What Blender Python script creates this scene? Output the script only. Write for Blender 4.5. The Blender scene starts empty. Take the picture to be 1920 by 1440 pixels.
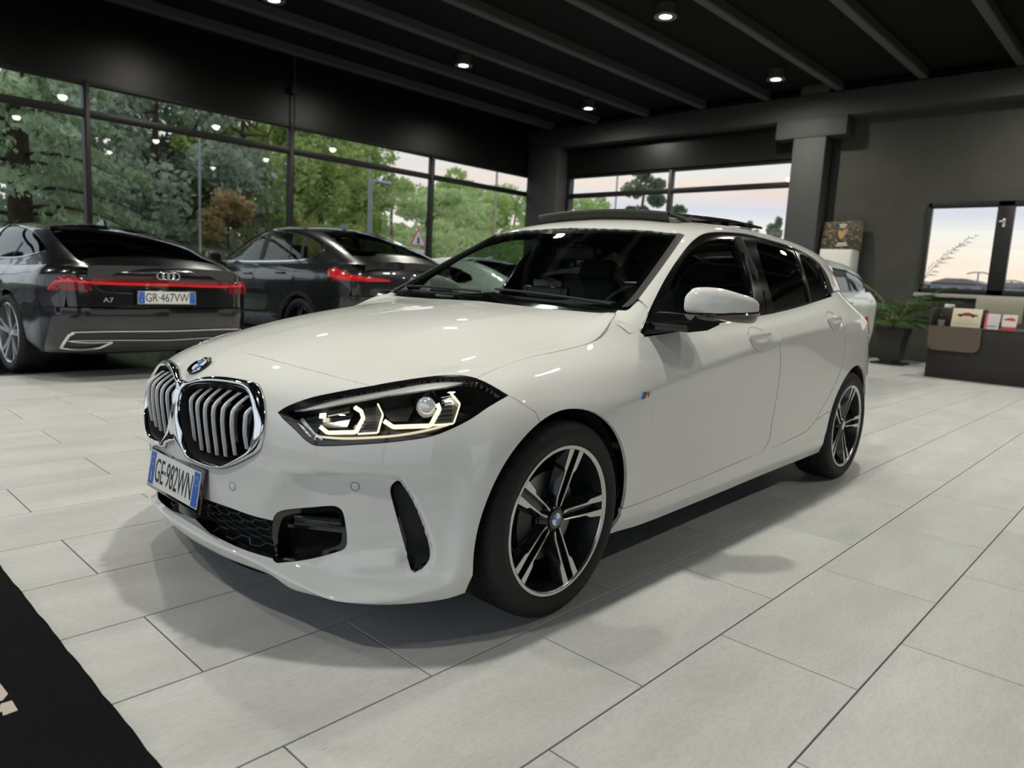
import bpy, bmesh, math, random
import numpy as np
from mathutils import Vector, Matrix
from mathutils.bvhtree import BVHTree
from mathutils.geometry import delaunay_2d_cdt

# ---------------------------------------------------------------- camera
SC = bpy.context.scene
COL = SC.collection
CAM_P = (-1.69854, -2.24242, 1.05030)
CAM_R = (0.68656646, -0.72518399, 0.05229402)
CAM_U = (0.06681963, 0.13455432, 0.98865073)
CAM_D = (0.72399007, 0.67528017, -0.14083701)
cam_data = bpy.data.cameras.new('camera')
cam = bpy.data.objects.new('camera', cam_data)
COL.objects.link(cam)
cam.matrix_world = Matrix(((CAM_R[0], CAM_U[0], -CAM_D[0], CAM_P[0]),
                           (CAM_R[1], CAM_U[1], -CAM_D[1], CAM_P[1]),
                           (CAM_R[2], CAM_U[2], -CAM_D[2], CAM_P[2]),
                           (0, 0, 0, 1)))
cam_data.sensor_width = 36.0
cam_data.lens = 36.0 * 1349.714 / 1920.0
cam_data.clip_start = 0.02
cam_data.clip_end = 400
cam_data.dof.use_dof = True
cam_data.dof.focus_distance = 2.45
cam_data.dof.aperture_fstop = 3.2
SC.camera = cam

# ---------------------------------------------------------------- colour management
SC.view_settings.view_transform = 'Standard'
SC.view_settings.look = 'None'
SC.view_settings.exposure = 0.0
SC.view_settings.gamma = 1.0
SC.view_settings.use_curve_mapping = False
SC.cycles.use_denoising = True
SC.cycles.caustics_reflective = False
SC.cycles.caustics_refractive = False
SC.cycles.max_bounces = 8
SC.cycles.diffuse_bounces = 3
SC.cycles.glossy_bounces = 4
SC.cycles.transmission_bounces = 6
SC.cycles.transparent_max_bounces = 16
SC.cycles.sample_clamp_indirect = 6.0

# ---------------------------------------------------------------- dusk sky
SKY_STRENGTH = 1.4
world = bpy.data.worlds.new('dusk_sky')
SC.world = world
world.use_nodes = True
wn, wl = world.node_tree.nodes, world.node_tree.links
wn.clear()
w_out = wn.new('ShaderNodeOutputWorld')
w_bg = wn.new('ShaderNodeBackground')
w_tc = wn.new('ShaderNodeTexCoord')
w_sep = wn.new('ShaderNodeSeparateXYZ')
w_ramp = wn.new('ShaderNodeValToRGB')
w_map = wn.new('ShaderNodeMapping')
w_noise = wn.new('ShaderNodeTexNoise')
w_cr = wn.new('ShaderNodeValToRGB')
w_mix = wn.new('ShaderNodeMix')
w_mix.data_type = 'RGBA'
w_ccol = wn.new('ShaderNodeValToRGB')
wl.new(w_tc.outputs['Generated'], w_sep.inputs[0])
wl.new(w_sep.outputs['Z'], w_ramp.inputs[0])
wl.new(w_sep.outputs['Z'], w_ccol.inputs[0])
w_cool = wn.new('ShaderNodeValToRGB')
wl.new(w_sep.outputs['Z'], w_cool.inputs[0])


def ramp(node, stops):
    el = node.color_ramp.elements
    el[0].position, el[0].color = stops[0][0], (*stops[0][1], 1)
    el[1].position, el[1].color = stops[-1][0], (*stops[-1][1], 1)
    for p, c in stops[1:-1]:
        q = el.new(p)
        q.color = (*c, 1)


# sunset side (beyond the back wall) and the cooler opposite side share one zenith
ramp(w_ramp, [(0.0, (.84, .70, .55)), (.06, (.83, .76, .66)), (.085, (.78, .74, .70)), (.105, (.60, .61, .70)), (.135, (.80, .66, .58)), (.16, (.72, .74, .74)), (.2, (.70, .77, .79)), (.3, (.68, .74, .79)), (.6, (.62, .70, .82)), (1.0, (.58, .67, .82))])
ramp(w_cool, [(0.0, (.70, .72, .77)), (.2, (.72, .77, .84)), (.6, (.66, .73, .84)), (1.0, (.58, .67, .82))])
ramp(w_ccol, [(0.0, (.86, .55, .42)), (.10, (.80, .52, .44)), (.17, (.52, .50, .56)), (.5, (.60, .64, .70))])
w_az = wn.new('ShaderNodeMapRange')
w_az.inputs['From Min'].default_value = -0.2
w_az.inputs['From Max'].default_value = 0.85
wl.new(w_sep.outputs['X'], w_az.inputs['Value'])
w_mixa = wn.new('ShaderNodeMix')
w_mixa.data_type = 'RGBA'
wl.new(w_az.outputs[0], w_mixa.inputs[0])
wl.new(w_cool.outputs[0], w_mixa.inputs[6])
wl.new(w_ramp.outputs[0], w_mixa.inputs[7])
w_cf = wn.new('ShaderNodeMath')
w_cf.operation = 'MULTIPLY'
wl.new(w_az.outputs[0], w_cf.inputs[1])
w_map.inputs['Scale'].default_value = (2.2, 2.2, 14.0)
wl.new(w_tc.outputs['Generated'], w_map.inputs[0])
wl.new(w_map.outputs[0], w_noise.inputs['Vector'])
w_noise.inputs['Scale'].default_value = 1.3
w_noise.inputs['Detail'].default_value = 6
w_noise.inputs['Roughness'].default_value = 0.55
wl.new(w_noise.outputs[0], w_cr.inputs[0])
w_cr.color_ramp.elements[0].position = 0.44
w_cr.color_ramp.elements[1].position = 0.60
wl.new(w_cr.outputs[0], w_cf.inputs[0])
w_cg = wn.new('ShaderNodeMath')
w_cg.operation = 'MULTIPLY'
w_cg.inputs[1].default_value = 0.45
wl.new(w_cf.outputs[0], w_cg.inputs[0])
wl.new(w_cg.outputs[0], w_mix.inputs[0])
wl.new(w_mixa.outputs[2], w_mix.inputs[6])
wl.new(w_ccol.outputs[0], w_mix.inputs[7])
wl.new(w_mix.outputs[2], w_bg.inputs[0])
w_bg.inputs[1].default_value = SKY_STRENGTH
wl.new(w_bg.outputs[0], w_out.inputs[0])
# ---------------------------------------------------------------- materials
MATS = {}


def mat(name, color=(0.5, 0.5, 0.5), rough=0.5, metal=0.0, coat=0.0, coat_rough=0.03, spec=0.5, emit=None, emit_s=0.0,
        noise=None, bump=None, sheen=0.0, alpha=1.0):
    """noise = (scale, second colour, low, high); bump = (scale, strength)"""
    if name in MATS:
        return MATS[name]
    m = bpy.data.materials.new(name)
    m.use_nodes = True
    n, l = m.node_tree.nodes, m.node_tree.links
    b = n['Principled BSDF']
    b.inputs['Base Color'].default_value = (*color, 1)
    b.inputs['Roughness'].default_value = rough
    b.inputs['Metallic'].default_value = metal
    b.inputs['Coat Weight'].default_value = coat
    b.inputs['Coat Roughness'].default_value = coat_rough
    b.inputs['Specular IOR Level'].default_value = spec
    b.inputs['Sheen Weight'].default_value = sheen
    if emit:
        b.inputs['Emission Color'].default_value = (*emit, 1)
        b.inputs['Emission Strength'].default_value = emit_s
    tc = None
    if noise or bump:
        tc = n.new('ShaderNodeTexCoord')
    if noise:
        t = n.new('ShaderNodeTexNoise')
        t.inputs['Scale'].default_value = noise[0]
        t.inputs['Detail'].default_value = 6
        l.new(tc.outputs['Object'], t.inputs['Vector'])
        r = n.new('ShaderNodeValToRGB')
        r.color_ramp.elements[0].position = noise[2]
        r.color_ramp.elements[1].position = noise[3]
        r.color_ramp.elements[0].color = (*color, 1)
        r.color_ramp.elements[1].color = (*noise[1], 1)
        l.new(t.outputs[0], r.inputs[0])
        l.new(r.outputs[0], b.inputs['Base Color'])
    if bump:
        t = n.new('ShaderNodeTexNoise')
        t.inputs['Scale'].default_value = bump[0]
        t.inputs['Detail'].default_value = 4
        l.new(tc.outputs['Object'], t.inputs['Vector'])
        bp = n.new('ShaderNodeBump')
        bp.inputs['Strength'].default_value = bump[1]
        bp.inputs['Distance'].default_value = 0.01
        l.new(t.outputs[0], bp.inputs['Height'])
        l.new(bp.outputs[0], b.inputs['Normal'])
    MATS[name] = m
    return m


def glass_mat(name, tint, refl=1.0, rough=0.0, f0=1.5):
    """thin pane: tinted see-through plus a Fresnel mirror"""
    if name in MATS:
        return MATS[name]
    m = bpy.data.materials.new(name)
    m.use_nodes = True
    n, l = m.node_tree.nodes, m.node_tree.links
    n.clear()
    out = n.new('ShaderNodeOutputMaterial')
    tr = n.new('ShaderNodeBsdfTransparent')
    tr.inputs[0].default_value = (*tint, 1)
    gl = n.new('ShaderNodeBsdfGlossy')
    gl.inputs['Color'].default_value = (refl, refl, refl, 1)
    gl.inputs['Roughness'].default_value = rough
    fr = n.new('ShaderNodeFresnel')
    geo = n.new('ShaderNodeNewGeometry')      # same mirror strength from both sides of the sheet
    io = n.new('ShaderNodeMapRange')
    io.inputs['To Min'].default_value = f0
    io.inputs['To Max'].default_value = 1.0 / f0
    l.new(geo.outputs['Backfacing'], io.inputs['Value'])
    l.new(io.outputs[0], fr.inputs[0])
    mx = n.new('ShaderNodeMixShader')
    l.new(fr.outputs[0], mx.inputs[0])
    l.new(tr.outputs[0], mx.inputs[1])
    l.new(gl.outputs[0], mx.inputs[2])
    l.new(mx.outputs[0], out.inputs[0])
    MATS[name] = m
    return m


# ---------------------------------------------------------------- object helpers
def link(name, data, parent=None, m=None):
    o = bpy.data.objects.new(name, data)
    COL.objects.link(o)
    if parent is not None:
        o.parent = parent
    if m is not None and data is not None:
        data.materials.append(m)
    return o


def empty(name, loc=(0, 0, 0), rz=0.0, parent=None):
    o = bpy.data.objects.new(name, None)
    COL.objects.link(o)
    o.location = loc
    o.rotation_euler = (0, 0, rz)
    o.empty_display_size = 0.1
    if parent is not None:
        o.parent = parent
    return o


def tag(o, label=None, cat=None, group=None, kind=None):
    if label:
        o['label'] = label
    if cat:
        o['category'] = cat
    if group:
        o['group'] = group
    if kind:
        o['kind'] = kind
    return o


def smooth_by_angle(me, deg=40):
    n = len(me.polygons)
    if not n:
        return
    me.polygons.foreach_set('use_smooth', [True] * n)
    try:
        me.set_sharp_from_angle(angle=math.radians(deg))
    except Exception:
        pass


class MB:
    """collects shapes into one mesh"""

    def __init__(s):
        s.v = []
        s.f = []

    def add(s, verts, faces, M=None):
        b = len(s.v)
        if M is not None:
            verts = [M @ Vector(p) for p in verts]
        s.v += [tuple(p) for p in verts]
        s.f += [tuple(b + i for i in f) for f in faces]
        return s

    def box(s, lo, hi, bev=0.0, M=None):
        x0, y0, z0 = lo
        x1, y1, z1 = hi
        if bev <= 0:
            v = [(x0, y0, z0), (x1, y0, z0), (x1, y1, z0), (x0, y1, z0), (x0, y0, z1), (x1, y0, z1), (x1, y1, z1), (x0, y1, z1)]
            f = [(0, 3, 2, 1), (4, 5, 6, 7), (0, 1, 5, 4), (1, 2, 6, 5), (2, 3, 7, 6), (3, 0, 4, 7)]
            return s.add(v, f, M)
        bm = bmesh.new()
        bmesh.ops.create_cube(bm, size=1)
        for q in bm.verts:
            q.co = Vector(((x0 + x1) / 2 + q.co.x * (x1 - x0), (y0 + y1) / 2 + q.co.y * (y1 - y0), (z0 + z1) / 2 + q.co.z * (z1 - z0)))
        bmesh.ops.bevel(bm, geom=bm.edges[:], offset=bev, segments=2, affect='EDGES', profile=0.5)
        return s.bm(bm, M)

    def bm(s, bm, M=None):
        bm.verts.index_update()
        s.add([v.co.copy() for v in bm.verts], [[v.index for v in f.verts] for f in bm.faces], M)
        bm.free()
        return s

    def lathe(s, prof, n=48, axis='z', M=None, close=False):
        """prof: [(r, h)...] revolved about an axis"""
        v, f = [], []
        k = len(prof)
        for i in range(n):
            a = 2 * math.pi * i / n
            c, d = math.cos(a), math.sin(a)
            for r, h in prof:
                if axis == 'z':
                    v.append((r * c, r * d, h))
                elif axis == 'y':
                    v.append((r * c, h, r * d))
                else:
                    v.append((h, r * c, r * d))
        m = k if close else k - 1
        for i in range(n):
            j = (i + 1) % n
            for q in range(m):
                p = (q + 1) % k
                f.append((i * k + q, j * k + q, j * k + p, i * k + p))
        return s.add(v, f, M)

    def tube(s, pts, r, n=8, cap=True, M=None):
        pts = [Vector(p) for p in pts]
        rs = r if isinstance(r, (list, tuple)) else [r] * len(pts)
        v, f = [], []
        up = None
        for i, p in enumerate(pts):
            t = (pts[min(i + 1, len(pts) - 1)] - pts[max(i - 1, 0)])
            if t.length < 1e-9:
                t = Vector((0, 0, 1))
            t.normalize()
            if up is None:
                up = Vector((0, 0, 1)) if abs(t.z) < 0.9 else Vector((1, 0, 0))
            a = t.cross(up)
            if a.length < 1e-6:
                a = t.cross(Vector((1, 0, 0)))
            a.normalize()
            b = a.cross(t)
            up = b
            for k in range(n):
                g = 2 * math.pi * k / n
                v.append(p + (a * math.cos(g) + b * math.sin(g)) * rs[i])
        for i in range(len(pts) - 1):
            for k in range(n):
                q = (k + 1) % n
                f.append((i * n + k, (i + 1) * n + k, (i + 1) * n + q, i * n + q))
        if cap:
            f.append(tuple(range(n)))
            f.append(tuple((len(pts) - 1) * n + k for k in reversed(range(n))))
        return s.add(v, f, M)

    def prism(s, poly, h0, h1, axis='z', M=None):
        """closed 2D polygon extruded along an axis; poly coords are the two other axes in order"""
        k = len(poly)
        area = sum(poly[i][0] * poly[(i + 1) % k][1] - poly[(i + 1) % k][0] * poly[i][1] for i in range(k))
        if area < 0:
            poly = poly[::-1]

        def P(a, b, h):
            return (a, b, h) if axis == 'z' else ((a, h, b) if axis == 'y' else (h, a, b))
        v = [P(a, b, h0) for a, b in poly] + [P(a, b, h1) for a, b in poly]
        f = [tuple(reversed(range(k))), tuple(range(k, 2 * k))] + [(i, (i + 1) % k, k + (i + 1) % k, k + i) for i in range(k)]
        if axis == 'y':
            f = [tuple(reversed(q)) for q in f]
        if h1 < h0:
            f = [tuple(reversed(q)) for q in f]
        return s.add(v, f, M)

    def build(s, name, m, parent=None, smooth=None, loc=None):
        me = bpy.data.meshes.new(name)
        me.from_pydata(s.v, [], s.f)
        me.update()
        if smooth:
            smooth_by_angle(me, smooth)
        o = link(name, me, parent, m)
        if loc:
            o.location = loc
        return o


def copy_tree(o, parent=None):
    c = o.copy()
    COL.objects.link(c)
    c.parent = parent
    if parent is not None:
        c.matrix_parent_inverse = o.matrix_parent_inverse.copy()
    for ch in list(o.children):
        copy_tree(ch, c)
    return c


def text_mesh(txt, size, depth, font_scale_x=1.0, align='CENTER'):
    """lettering as mesh verts/faces in the XY plane"""
    cu = bpy.data.curves.new('t', 'FONT')
    cu.body = txt
    cu.size = size
    cu.extrude = depth
    cu.align_x = align
    cu.align_y = 'CENTER'
    cu.resolution_u = 3
    o = bpy.data.objects.new('t', cu)
    me = o.to_mesh()
    v = [(p.co.x * font_scale_x, p.co.y, p.co.z) for p in me.vertices]
    f = [tuple(p.vertices) for p in me.polygons]
    o.to_mesh_clear()
    bpy.data.objects.remove(o)
    bpy.data.curves.remove(cu)
    return v, f


# ---------------------------------------------------------------- spline surfaces and trimmed panels
def tang(P, t, crease):
    """per-node left and right tangents of a non-uniform cubic; crease in 0..1 per node (array broadcast)"""
    n = len(P)
    d = (P[1:] - P[:-1]) / (t[1:] - t[:-1]).reshape(-1, *([1] * (P.ndim - 1)))
    T = np.zeros_like(P)
    for i in range(1, n - 1):
        h0, h1 = t[i] - t[i - 1], t[i + 1] - t[i]
        T[i] = (d[i - 1] * h1 + d[i] * h0) / (h0 + h1)
    T[0] = 1.5 * d[0] - 0.5 * T[1] if n > 2 else d[0]
    T[-1] = 1.5 * d[-1] - 0.5 * T[-2] if n > 2 else d[-1]
    L, R = T.copy(), T.copy()
    for i in range(1, n - 1):
        w = crease[i]
        L[i] = (1 - w) * T[i] + w * d[i - 1]
        R[i] = (1 - w) * T[i] + w * d[i]
    return L, R


def spline(P, t, tq, crease=None):
    P = np.asarray(P, float)
    n = len(P)
    if crease is None:
        crease = [0.0] * n
    L, R = tang(P, t, crease)
    k = np.clip(np.searchsorted(t, tq, side='right') - 1, 0, n - 2)
    h = (t[k + 1] - t[k])
    s = (tq - t[k]) / h
    sh = (-1,) + (1,) * (P.ndim - 1)
    s = s.reshape(sh)
    h = h.reshape(sh)
    return ((2 * s**3 - 3 * s**2 + 1) * P[k] + (s**3 - 2 * s**2 + s) * h * R[k] + (-2 * s**3 + 3 * s**2) * P[k + 1] + (s**3 - s**2) * h * L[k + 1])


def spl_pts(pts, step=None, n=None, closed=False):
    """smooth polyline through points (any dimension)"""
    P = np.asarray(pts, float)
    if len(P) < 3:
        if n is None:
            n = 2
        return np.array([P[0] + (P[-1] - P[0]) * a for a in np.linspace(0, 1, max(2, n))])
    if closed:
        P = np.vstack([P[-2:], P, P[:2]])
    c = np.concatenate([[0], np.cumsum(np.sqrt(np.linalg.norm(np.diff(P, axis=0), axis=1)) + 1e-9)])
    if closed:
        a, b = c[2], c[-2]
    else:
        a, b = c[0], c[-1]
    if n is None:
        n = max(4, int(np.linalg.norm(np.diff(P, axis=0), axis=1).sum() / step))
    q = np.linspace(a, b, n, endpoint=not closed)
    return spline(P, c, q)


class Surf:
    """dense grid G[i][j] of a smooth surface; (i, j) floats address it"""

    def __init__(s, G):
        s.G = np.asarray(G, float)
        s.refresh()

    def refresh(s):
        G = s.G
        s.nv, s.nu = G.shape[:2]
        du = np.gradient(G, axis=1)
        dv = np.gradient(G, axis=0)
        N = np.cross(du, dv)
        ln = np.linalg.norm(N, axis=2, keepdims=True)
        N = N / np.maximum(ln, 1e-12)
        s.N = N
        idx = np.arange(s.nv * s.nu).reshape(s.nv, s.nu)
        a, b, c, d = idx[:-1, :-1], idx[:-1, 1:], idx[1:, 1:], idx[1:, :-1]
        tr = np.stack([np.stack([a, b, c], -1), np.stack([a, c, d], -1)], 2).reshape(-1, 3)
        s.tris = tr
        s.flat = G.reshape(-1, 3)
        s.bvh = BVHTree.FromPolygons([tuple(p) for p in s.flat], [tuple(map(int, q)) for q in tr])
        su = np.linalg.norm(np.diff(G, axis=1), axis=2).mean()
        sv = np.linalg.norm(np.diff(G, axis=0), axis=2).mean()
        s.sc = (su, sv)

    def flip_to(s, test):
        """make normals point as test says (a point outside)"""
        if (s.N * (np.asarray(test) - s.G)).sum() < 0:
            s.N = -s.N
            s.flipped = True
        else:
            s.flipped = False
        return s

    def _uv(s, fi, p):
        t = s.tris[fi]
        A, B, C = (s.flat[k] for k in t)
        v0, v1, v2 = B - A, C - A, np.array(p) - A
        d00, d01, d11 = v0 @ v0, v0 @ v1, v1 @ v1
        d20, d21 = v2 @ v0, v2 @ v1
        den = d00 * d11 - d01 * d01
        if abs(den) < 1e-18:
            w = (1, 0, 0)
        else:
            b = (d11 * d20 - d01 * d21) / den
            c = (d00 * d21 - d01 * d20) / den
            w = (1 - b - c, b, c)
        ij = [divmod(int(k), s.nu) for k in t]
        return (sum(w[q] * ij[q][1] for q in range(3)), sum(w[q] * ij[q][0] for q in range(3)))

    def near(s, P):
        out = []
        for p in P:
            r = s.bvh.find_nearest(Vector(p))
            out.append(s._uv(r[2], r[0]))
        return np.array(out)

    def ray(s, o, d):
        r = s.bvh.ray_cast(Vector(o), Vector(d))
        if r[0] is None:
            return None
        return np.array(r[0])

    def cast(s, P, D):
        out = []
        for p in P:
            r = s.ray(p, D)
            if r is None:
                r = np.array(s.bvh.find_nearest(Vector(p))[0])
            out.append(r)
        return np.array(out)

    def side(s, pts, step=0.02, sm=True):       # (x, z) seen from the left
        q = spl_pts(pts, step=step) if sm else np.array(pts, float)
        out = []
        for x, z in q:
            r = s.ray((x, -3, z), (0, 1, 0))
            if r is None:
                r = np.array(s.bvh.find_nearest(Vector((x, -0.9, z)))[0])
            out.append(r)
        return np.array(out)

    def front(s, pts, step=0.02, sm=True):      # (y, z) seen from the front
        q = spl_pts(pts, step=step) if sm else np.array(pts, float)
        out = []
        for y, z in q:
            r = s.ray((-3, y, z), (1, 0, 0))
            if r is None:
                r = np.array(s.bvh.find_nearest(Vector((-0.8, y, z)))[0])
            out.append(r)
        return np.array(out)

    def rear(s, pts, step=0.02, sm=True):       # (y, z) seen from the back
        q = spl_pts(pts, step=step) if sm else np.array(pts, float)
        out = []
        for y, z in q:
            r = s.ray((9, y, z), (-1, 0, 0))
            if r is None:
                r = np.array(s.bvh.find_nearest(Vector((3.5, y, z)))[0])
            out.append(r)
        return np.array(out)

    def top(s, pts, step=0.02, sm=True):        # (x, y) seen from above
        q = spl_pts(pts, step=step) if sm else np.array(pts, float)
        out = []
        for x, y in q:
            r = s.ray((x, y, 5), (0, 0, -1))
            if r is None:
                r = np.array(s.bvh.find_nearest(Vector((x, y, 1)))[0])
            out.append(r)
        return np.array(out)

    def at(s, uv):
        uv = np.asarray(uv, float)
        j = np.clip(uv[:, 0], 0, s.nu - 1.000001)
        i = np.clip(uv[:, 1], 0, s.nv - 1.000001)
        j0, i0 = j.astype(int), i.astype(int)
        a, b = (j - j0)[:, None], (i - i0)[:, None]

        def L(X):
            return (X[i0, j0] * (1 - a) + X[i0, j0 + 1] * a) * (1 - b) + (X[i0 + 1, j0] * (1 - a) + X[i0 + 1, j0 + 1] * a) * b
        P, N = L(s.G), L(s.N)
        return P, N / np.maximum(np.linalg.norm(N, axis=1, keepdims=True), 1e-12)


def inside(poly, pts):
    x, y = pts[:, 0], pts[:, 1]
    r = np.zeros(len(pts), bool)
    n = len(poly)
    for k in range(n):
        x0, y0 = poly[k]
        x1, y1 = poly[(k + 1) % n]
        c = ((y0 > y) != (y1 > y))
        if y0 != y1:
            r ^= c & (x < (x1 - x0) * (y - y0) / (y1 - y0) + x0)
    return r


def dist_poly(poly, pts):
    d = np.full(len(pts), 1e9)
    for k in range(len(poly)):
        a, b = poly[k], poly[(k + 1) % len(poly)]
        ab = b - a
        t = np.clip(((pts - a) @ ab) / max(ab @ ab, 1e-12), 0, 1)
        d = np.minimum(d, np.linalg.norm(pts - (a + t[:, None] * ab), axis=1))
    return d


def resample(uv, S, step):
    """closed polygon in uv resampled to metric step, corners kept"""
    P, _ = S.at(uv)
    out = []
    n = len(uv)
    for k in range(n):
        L = np.linalg.norm(P[(k + 1) % n] - P[k])
        m = max(1, int(round(L / step)))
        for q in range(m):
            out.append(uv[k] + (uv[(k + 1) % n] - uv[k]) * q / m)
    o = [out[0]]
    for p in out[1:]:
        if np.linalg.norm((p - o[-1]) * S.sc) > step * 0.15:
            o.append(p)
    if np.linalg.norm((o[-1] - o[0]) * S.sc) < step * 0.15:
        o.pop()
    return np.array(o)


def inset_uv(uv, S, d):
    """shrink a uv polygon by metric d"""
    q = uv * S.sc
    n = len(q)
    A = 0.5 * np.sum(q[:, 0] * np.roll(q[:, 1], -1) - np.roll(q[:, 0], -1) * q[:, 1])
    sg = 1 if A > 0 else -1
    out = []
    for k in range(n):
        a, b, c = q[k - 1], q[k], q[(k + 1) % n]
        e0 = (b - a) / max(np.linalg.norm(b - a), 1e-9)
        e1 = (c - b) / max(np.linalg.norm(c - b), 1e-9)
        n0 = np.array([-e0[1], e0[0]]) * sg
        n1 = np.array([-e1[1], e1[0]]) * sg
        m = n0 + n1
        L = np.linalg.norm(m)
        m = m / L if L > 1e-6 else n0
        cs = max(0.5, m @ n0)
        out.append(b + m * d / cs)
    return np.array(out) / S.sc


def panel_data(S, outline, holes=(), gap=0.002, step=0.012, grid=0.022, off=0.0, rim=0.012, centre=False, uv=False, hole_gap=None):
    """trimmed piece of surface S: returns verts, normals, faces; rim folds the edge inwards"""
    polys = []
    for q, (o, g) in enumerate([(outline, gap)] + [(h, -(gap if hole_gap is None else hole_gap)) for h in holes]):
        U = np.asarray(o, float) if uv else S.near(o)
        U = resample(U, S, step)
        if g:
            onc = np.abs(S.at(U)[0][:, 1]) < 0.0015
            V = inset_uv(U, S, g)
            if centre:
                V[onc, 0] = np.round(U[onc, 0])
            U = V
        elif centre:
            onc = np.abs(S.at(U)[0][:, 1]) < 0.0015
            U[onc, 0] = np.round(U[onc, 0])
        polys.append(U)
    sc = np.array(S.sc)
    # interior nodes from the dense grid, thinned
    si = max(1, int(grid / sc[1]))
    sj = max(1, int(grid / sc[0]))
    jj, ii = np.meshgrid(np.arange(0, S.nu, sj), np.arange(0, S.nv, si))
    nodes = np.stack([jj.ravel(), ii.ravel()], -1).astype(float)
    lo, hi = polys[0].min(0), polys[0].max(0)
    nodes = nodes[((nodes >= lo) & (nodes <= hi)).all(1)]
    if len(nodes):
        keep = inside(polys[0], nodes)
        keep &= dist_poly(polys[0] * sc, nodes * sc) > step * 0.6
        for h in polys[1:]:
            keep &= ~inside(h, nodes)
            keep &= dist_poly(h * sc, nodes * sc) > step * 0.6
        nodes = nodes[keep]
    pts, edges = [], []
    for U in polys:
        b = len(pts)
        pts += [tuple(p * sc) for p in U]
        edges += [(b + k, b + (k + 1) % len(U)) for k in range(len(U))]
    pts += [tuple(p * sc) for p in nodes]
    V, E, F, *_ = delaunay_2d_cdt([Vector(p) for p in pts], edges, [], 0, 1e-7)
    V = np.array([tuple(v) for v in V])
    F = np.array(F)
    cen = V[F].mean(1) / sc
    ok = inside(polys[0], cen)
    for h in polys[1:]:
        ok &= ~inside(h, cen)
    F = F[ok]
    P, N = S.at(V / sc)
    P = P + N * off
    # orientation
    a, b, c = P[F[:, 0]], P[F[:, 1]], P[F[:, 2]]
    fn = np.cross(b - a, c - a)
    if (fn * N[F[:, 0]]).sum() < 0:
        F = F[:, ::-1]
    faces = [tuple(map(int, q)) for q in F]
    if rim > 0:
        cnt = {}
        for q in faces:
            for k in range(3):
                e = (q[k], q[(k + 1) % 3])
                cnt[e] = cnt.get(e, 0) + 1
        be = [e for e in cnt if (e[1], e[0]) not in cnt]
        if centre:
            be = [e for e in be if not (abs(P[e[0]][1]) < 1e-3 and abs(P[e[1]][1]) < 1e-3)]
        ids = sorted({k for e in be for k in e})
        m1 = {k: len(P) + q for q, k in enumerate(ids)}
        m2 = {k: len(P) + len(ids) + q for q, k in enumerate(ids)}
        r = 0.0012
        # outward direction along the surface for a tiny rounded lip
        P1 = np.array([P[k] for k in ids])
        P2 = np.array([P[k] - N[k] * rim for k in ids])
        NN = np.array([N[k] for k in ids])
        outd = {}
        for e in be:
            t = P[e[1]] - P[e[0]]
            for k in e:
                v = np.cross(t, N[k])
                outd[k] = outd.get(k, 0) + v / max(np.linalg.norm(v), 1e-12)
        OD = np.array([outd[k] / max(np.linalg.norm(outd[k]), 1e-12) for k in ids])
        P = np.vstack([P, P1, P2])
        N = np.vstack([N, OD, OD])
        for a, b in be:
            faces.append((b, a, m1[a], m1[b]))
            faces.append((m1[b], m1[a], m2[a], m2[b]))
    return P, N, faces


def mesh_from(name, P, N, F, m, parent=None, mirror=0, swap=None):
    """mirror: 0 as is, 1 flipped to the other side, 2 both halves joined on the centre line"""
    P, N = np.array(P), np.array(N)
    F = [tuple(f) for f in F]
    if mirror:
        P2, N2 = P * (1, -1, 1), N * (1, -1, 1)
        F2 = [tuple(reversed(f)) for f in F]
        if mirror == 1:
            P, N, F = P2, N2, F2
        else:
            n = len(P)
            mp = np.arange(n) + n
            on = np.abs(P[:, 1]) < 3e-4
            P[on, 1] = 0.0
            P2[on, 1] = 0.0
            N[on, 1] = 0
            mp[on] = np.arange(n)[on]
            F = F + [tuple(int(mp[k]) for k in f) for f in F2]
            P = np.vstack([P, P2])
            N = np.vstack([N, N2])
    # drop unused
    used = np.zeros(len(P), bool)
    for f in F:
        used[list(f)] = True
    re = np.cumsum(used) - 1
    P, N = P[used], N[used]
    F = [tuple(int(re[k]) for k in f) for f in F]
    me = bpy.data.meshes.new(name)
    me.from_pydata([tuple(p) for p in P], [], F)
    me.update()
    me.polygons.foreach_set('use_smooth', [True] * len(F))
    ln = np.maximum(np.linalg.norm(N, axis=1, keepdims=True), 1e-9)
    me.normals_split_custom_set_from_vertices([tuple(p) for p in N / ln])
    return link(name, me, parent, m)


def loft(rows, sub_u=10, sub_v=10, crease=None, tu=None, tv=None):
    """tensor spline grid through rows of control points; crease[r][c] in 0..1 breaks the row-to-row tangent"""
    C = np.asarray(rows, float)
    nr, nc = C.shape[:2]
    if tu is None:
        tu = np.concatenate([[0], np.cumsum(np.sqrt(np.linalg.norm(np.diff(C, axis=1), axis=2)).mean(0))])
    if tv is None:
        tv = np.concatenate([[0], np.cumsum(np.sqrt(np.linalg.norm(np.diff(C, axis=0), axis=2)).mean(1))])
    qu = np.concatenate([np.linspace(tu[k], tu[k + 1], sub_u, endpoint=False) for k in range(nc - 1)] + [[tu[-1]]])
    qv = np.concatenate([np.linspace(tv[k], tv[k + 1], sub_v, endpoint=False) for k in range(nr - 1)] + [[tv[-1]]])
    D = spline(np.swapaxes(C, 0, 1), tu, qu)          # (U, nr, 3)
    D = np.swapaxes(D, 0, 1)                           # (nr, U, 3)
    cr = None
    if crease is not None:
        cr = np.zeros((nr, len(qu), 1))
        for r in range(nr):
            cr[r, :, 0] = np.interp(qu, tu, crease[r])
    return spline(D, tv, qv, cr)
# ---------------------------------------------------------------- room shell
XB, YL, XF, YR = 12.8, 10.8, -5.6, -8.2      # back, window side, street side, plain side
ZC = 5.02


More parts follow.
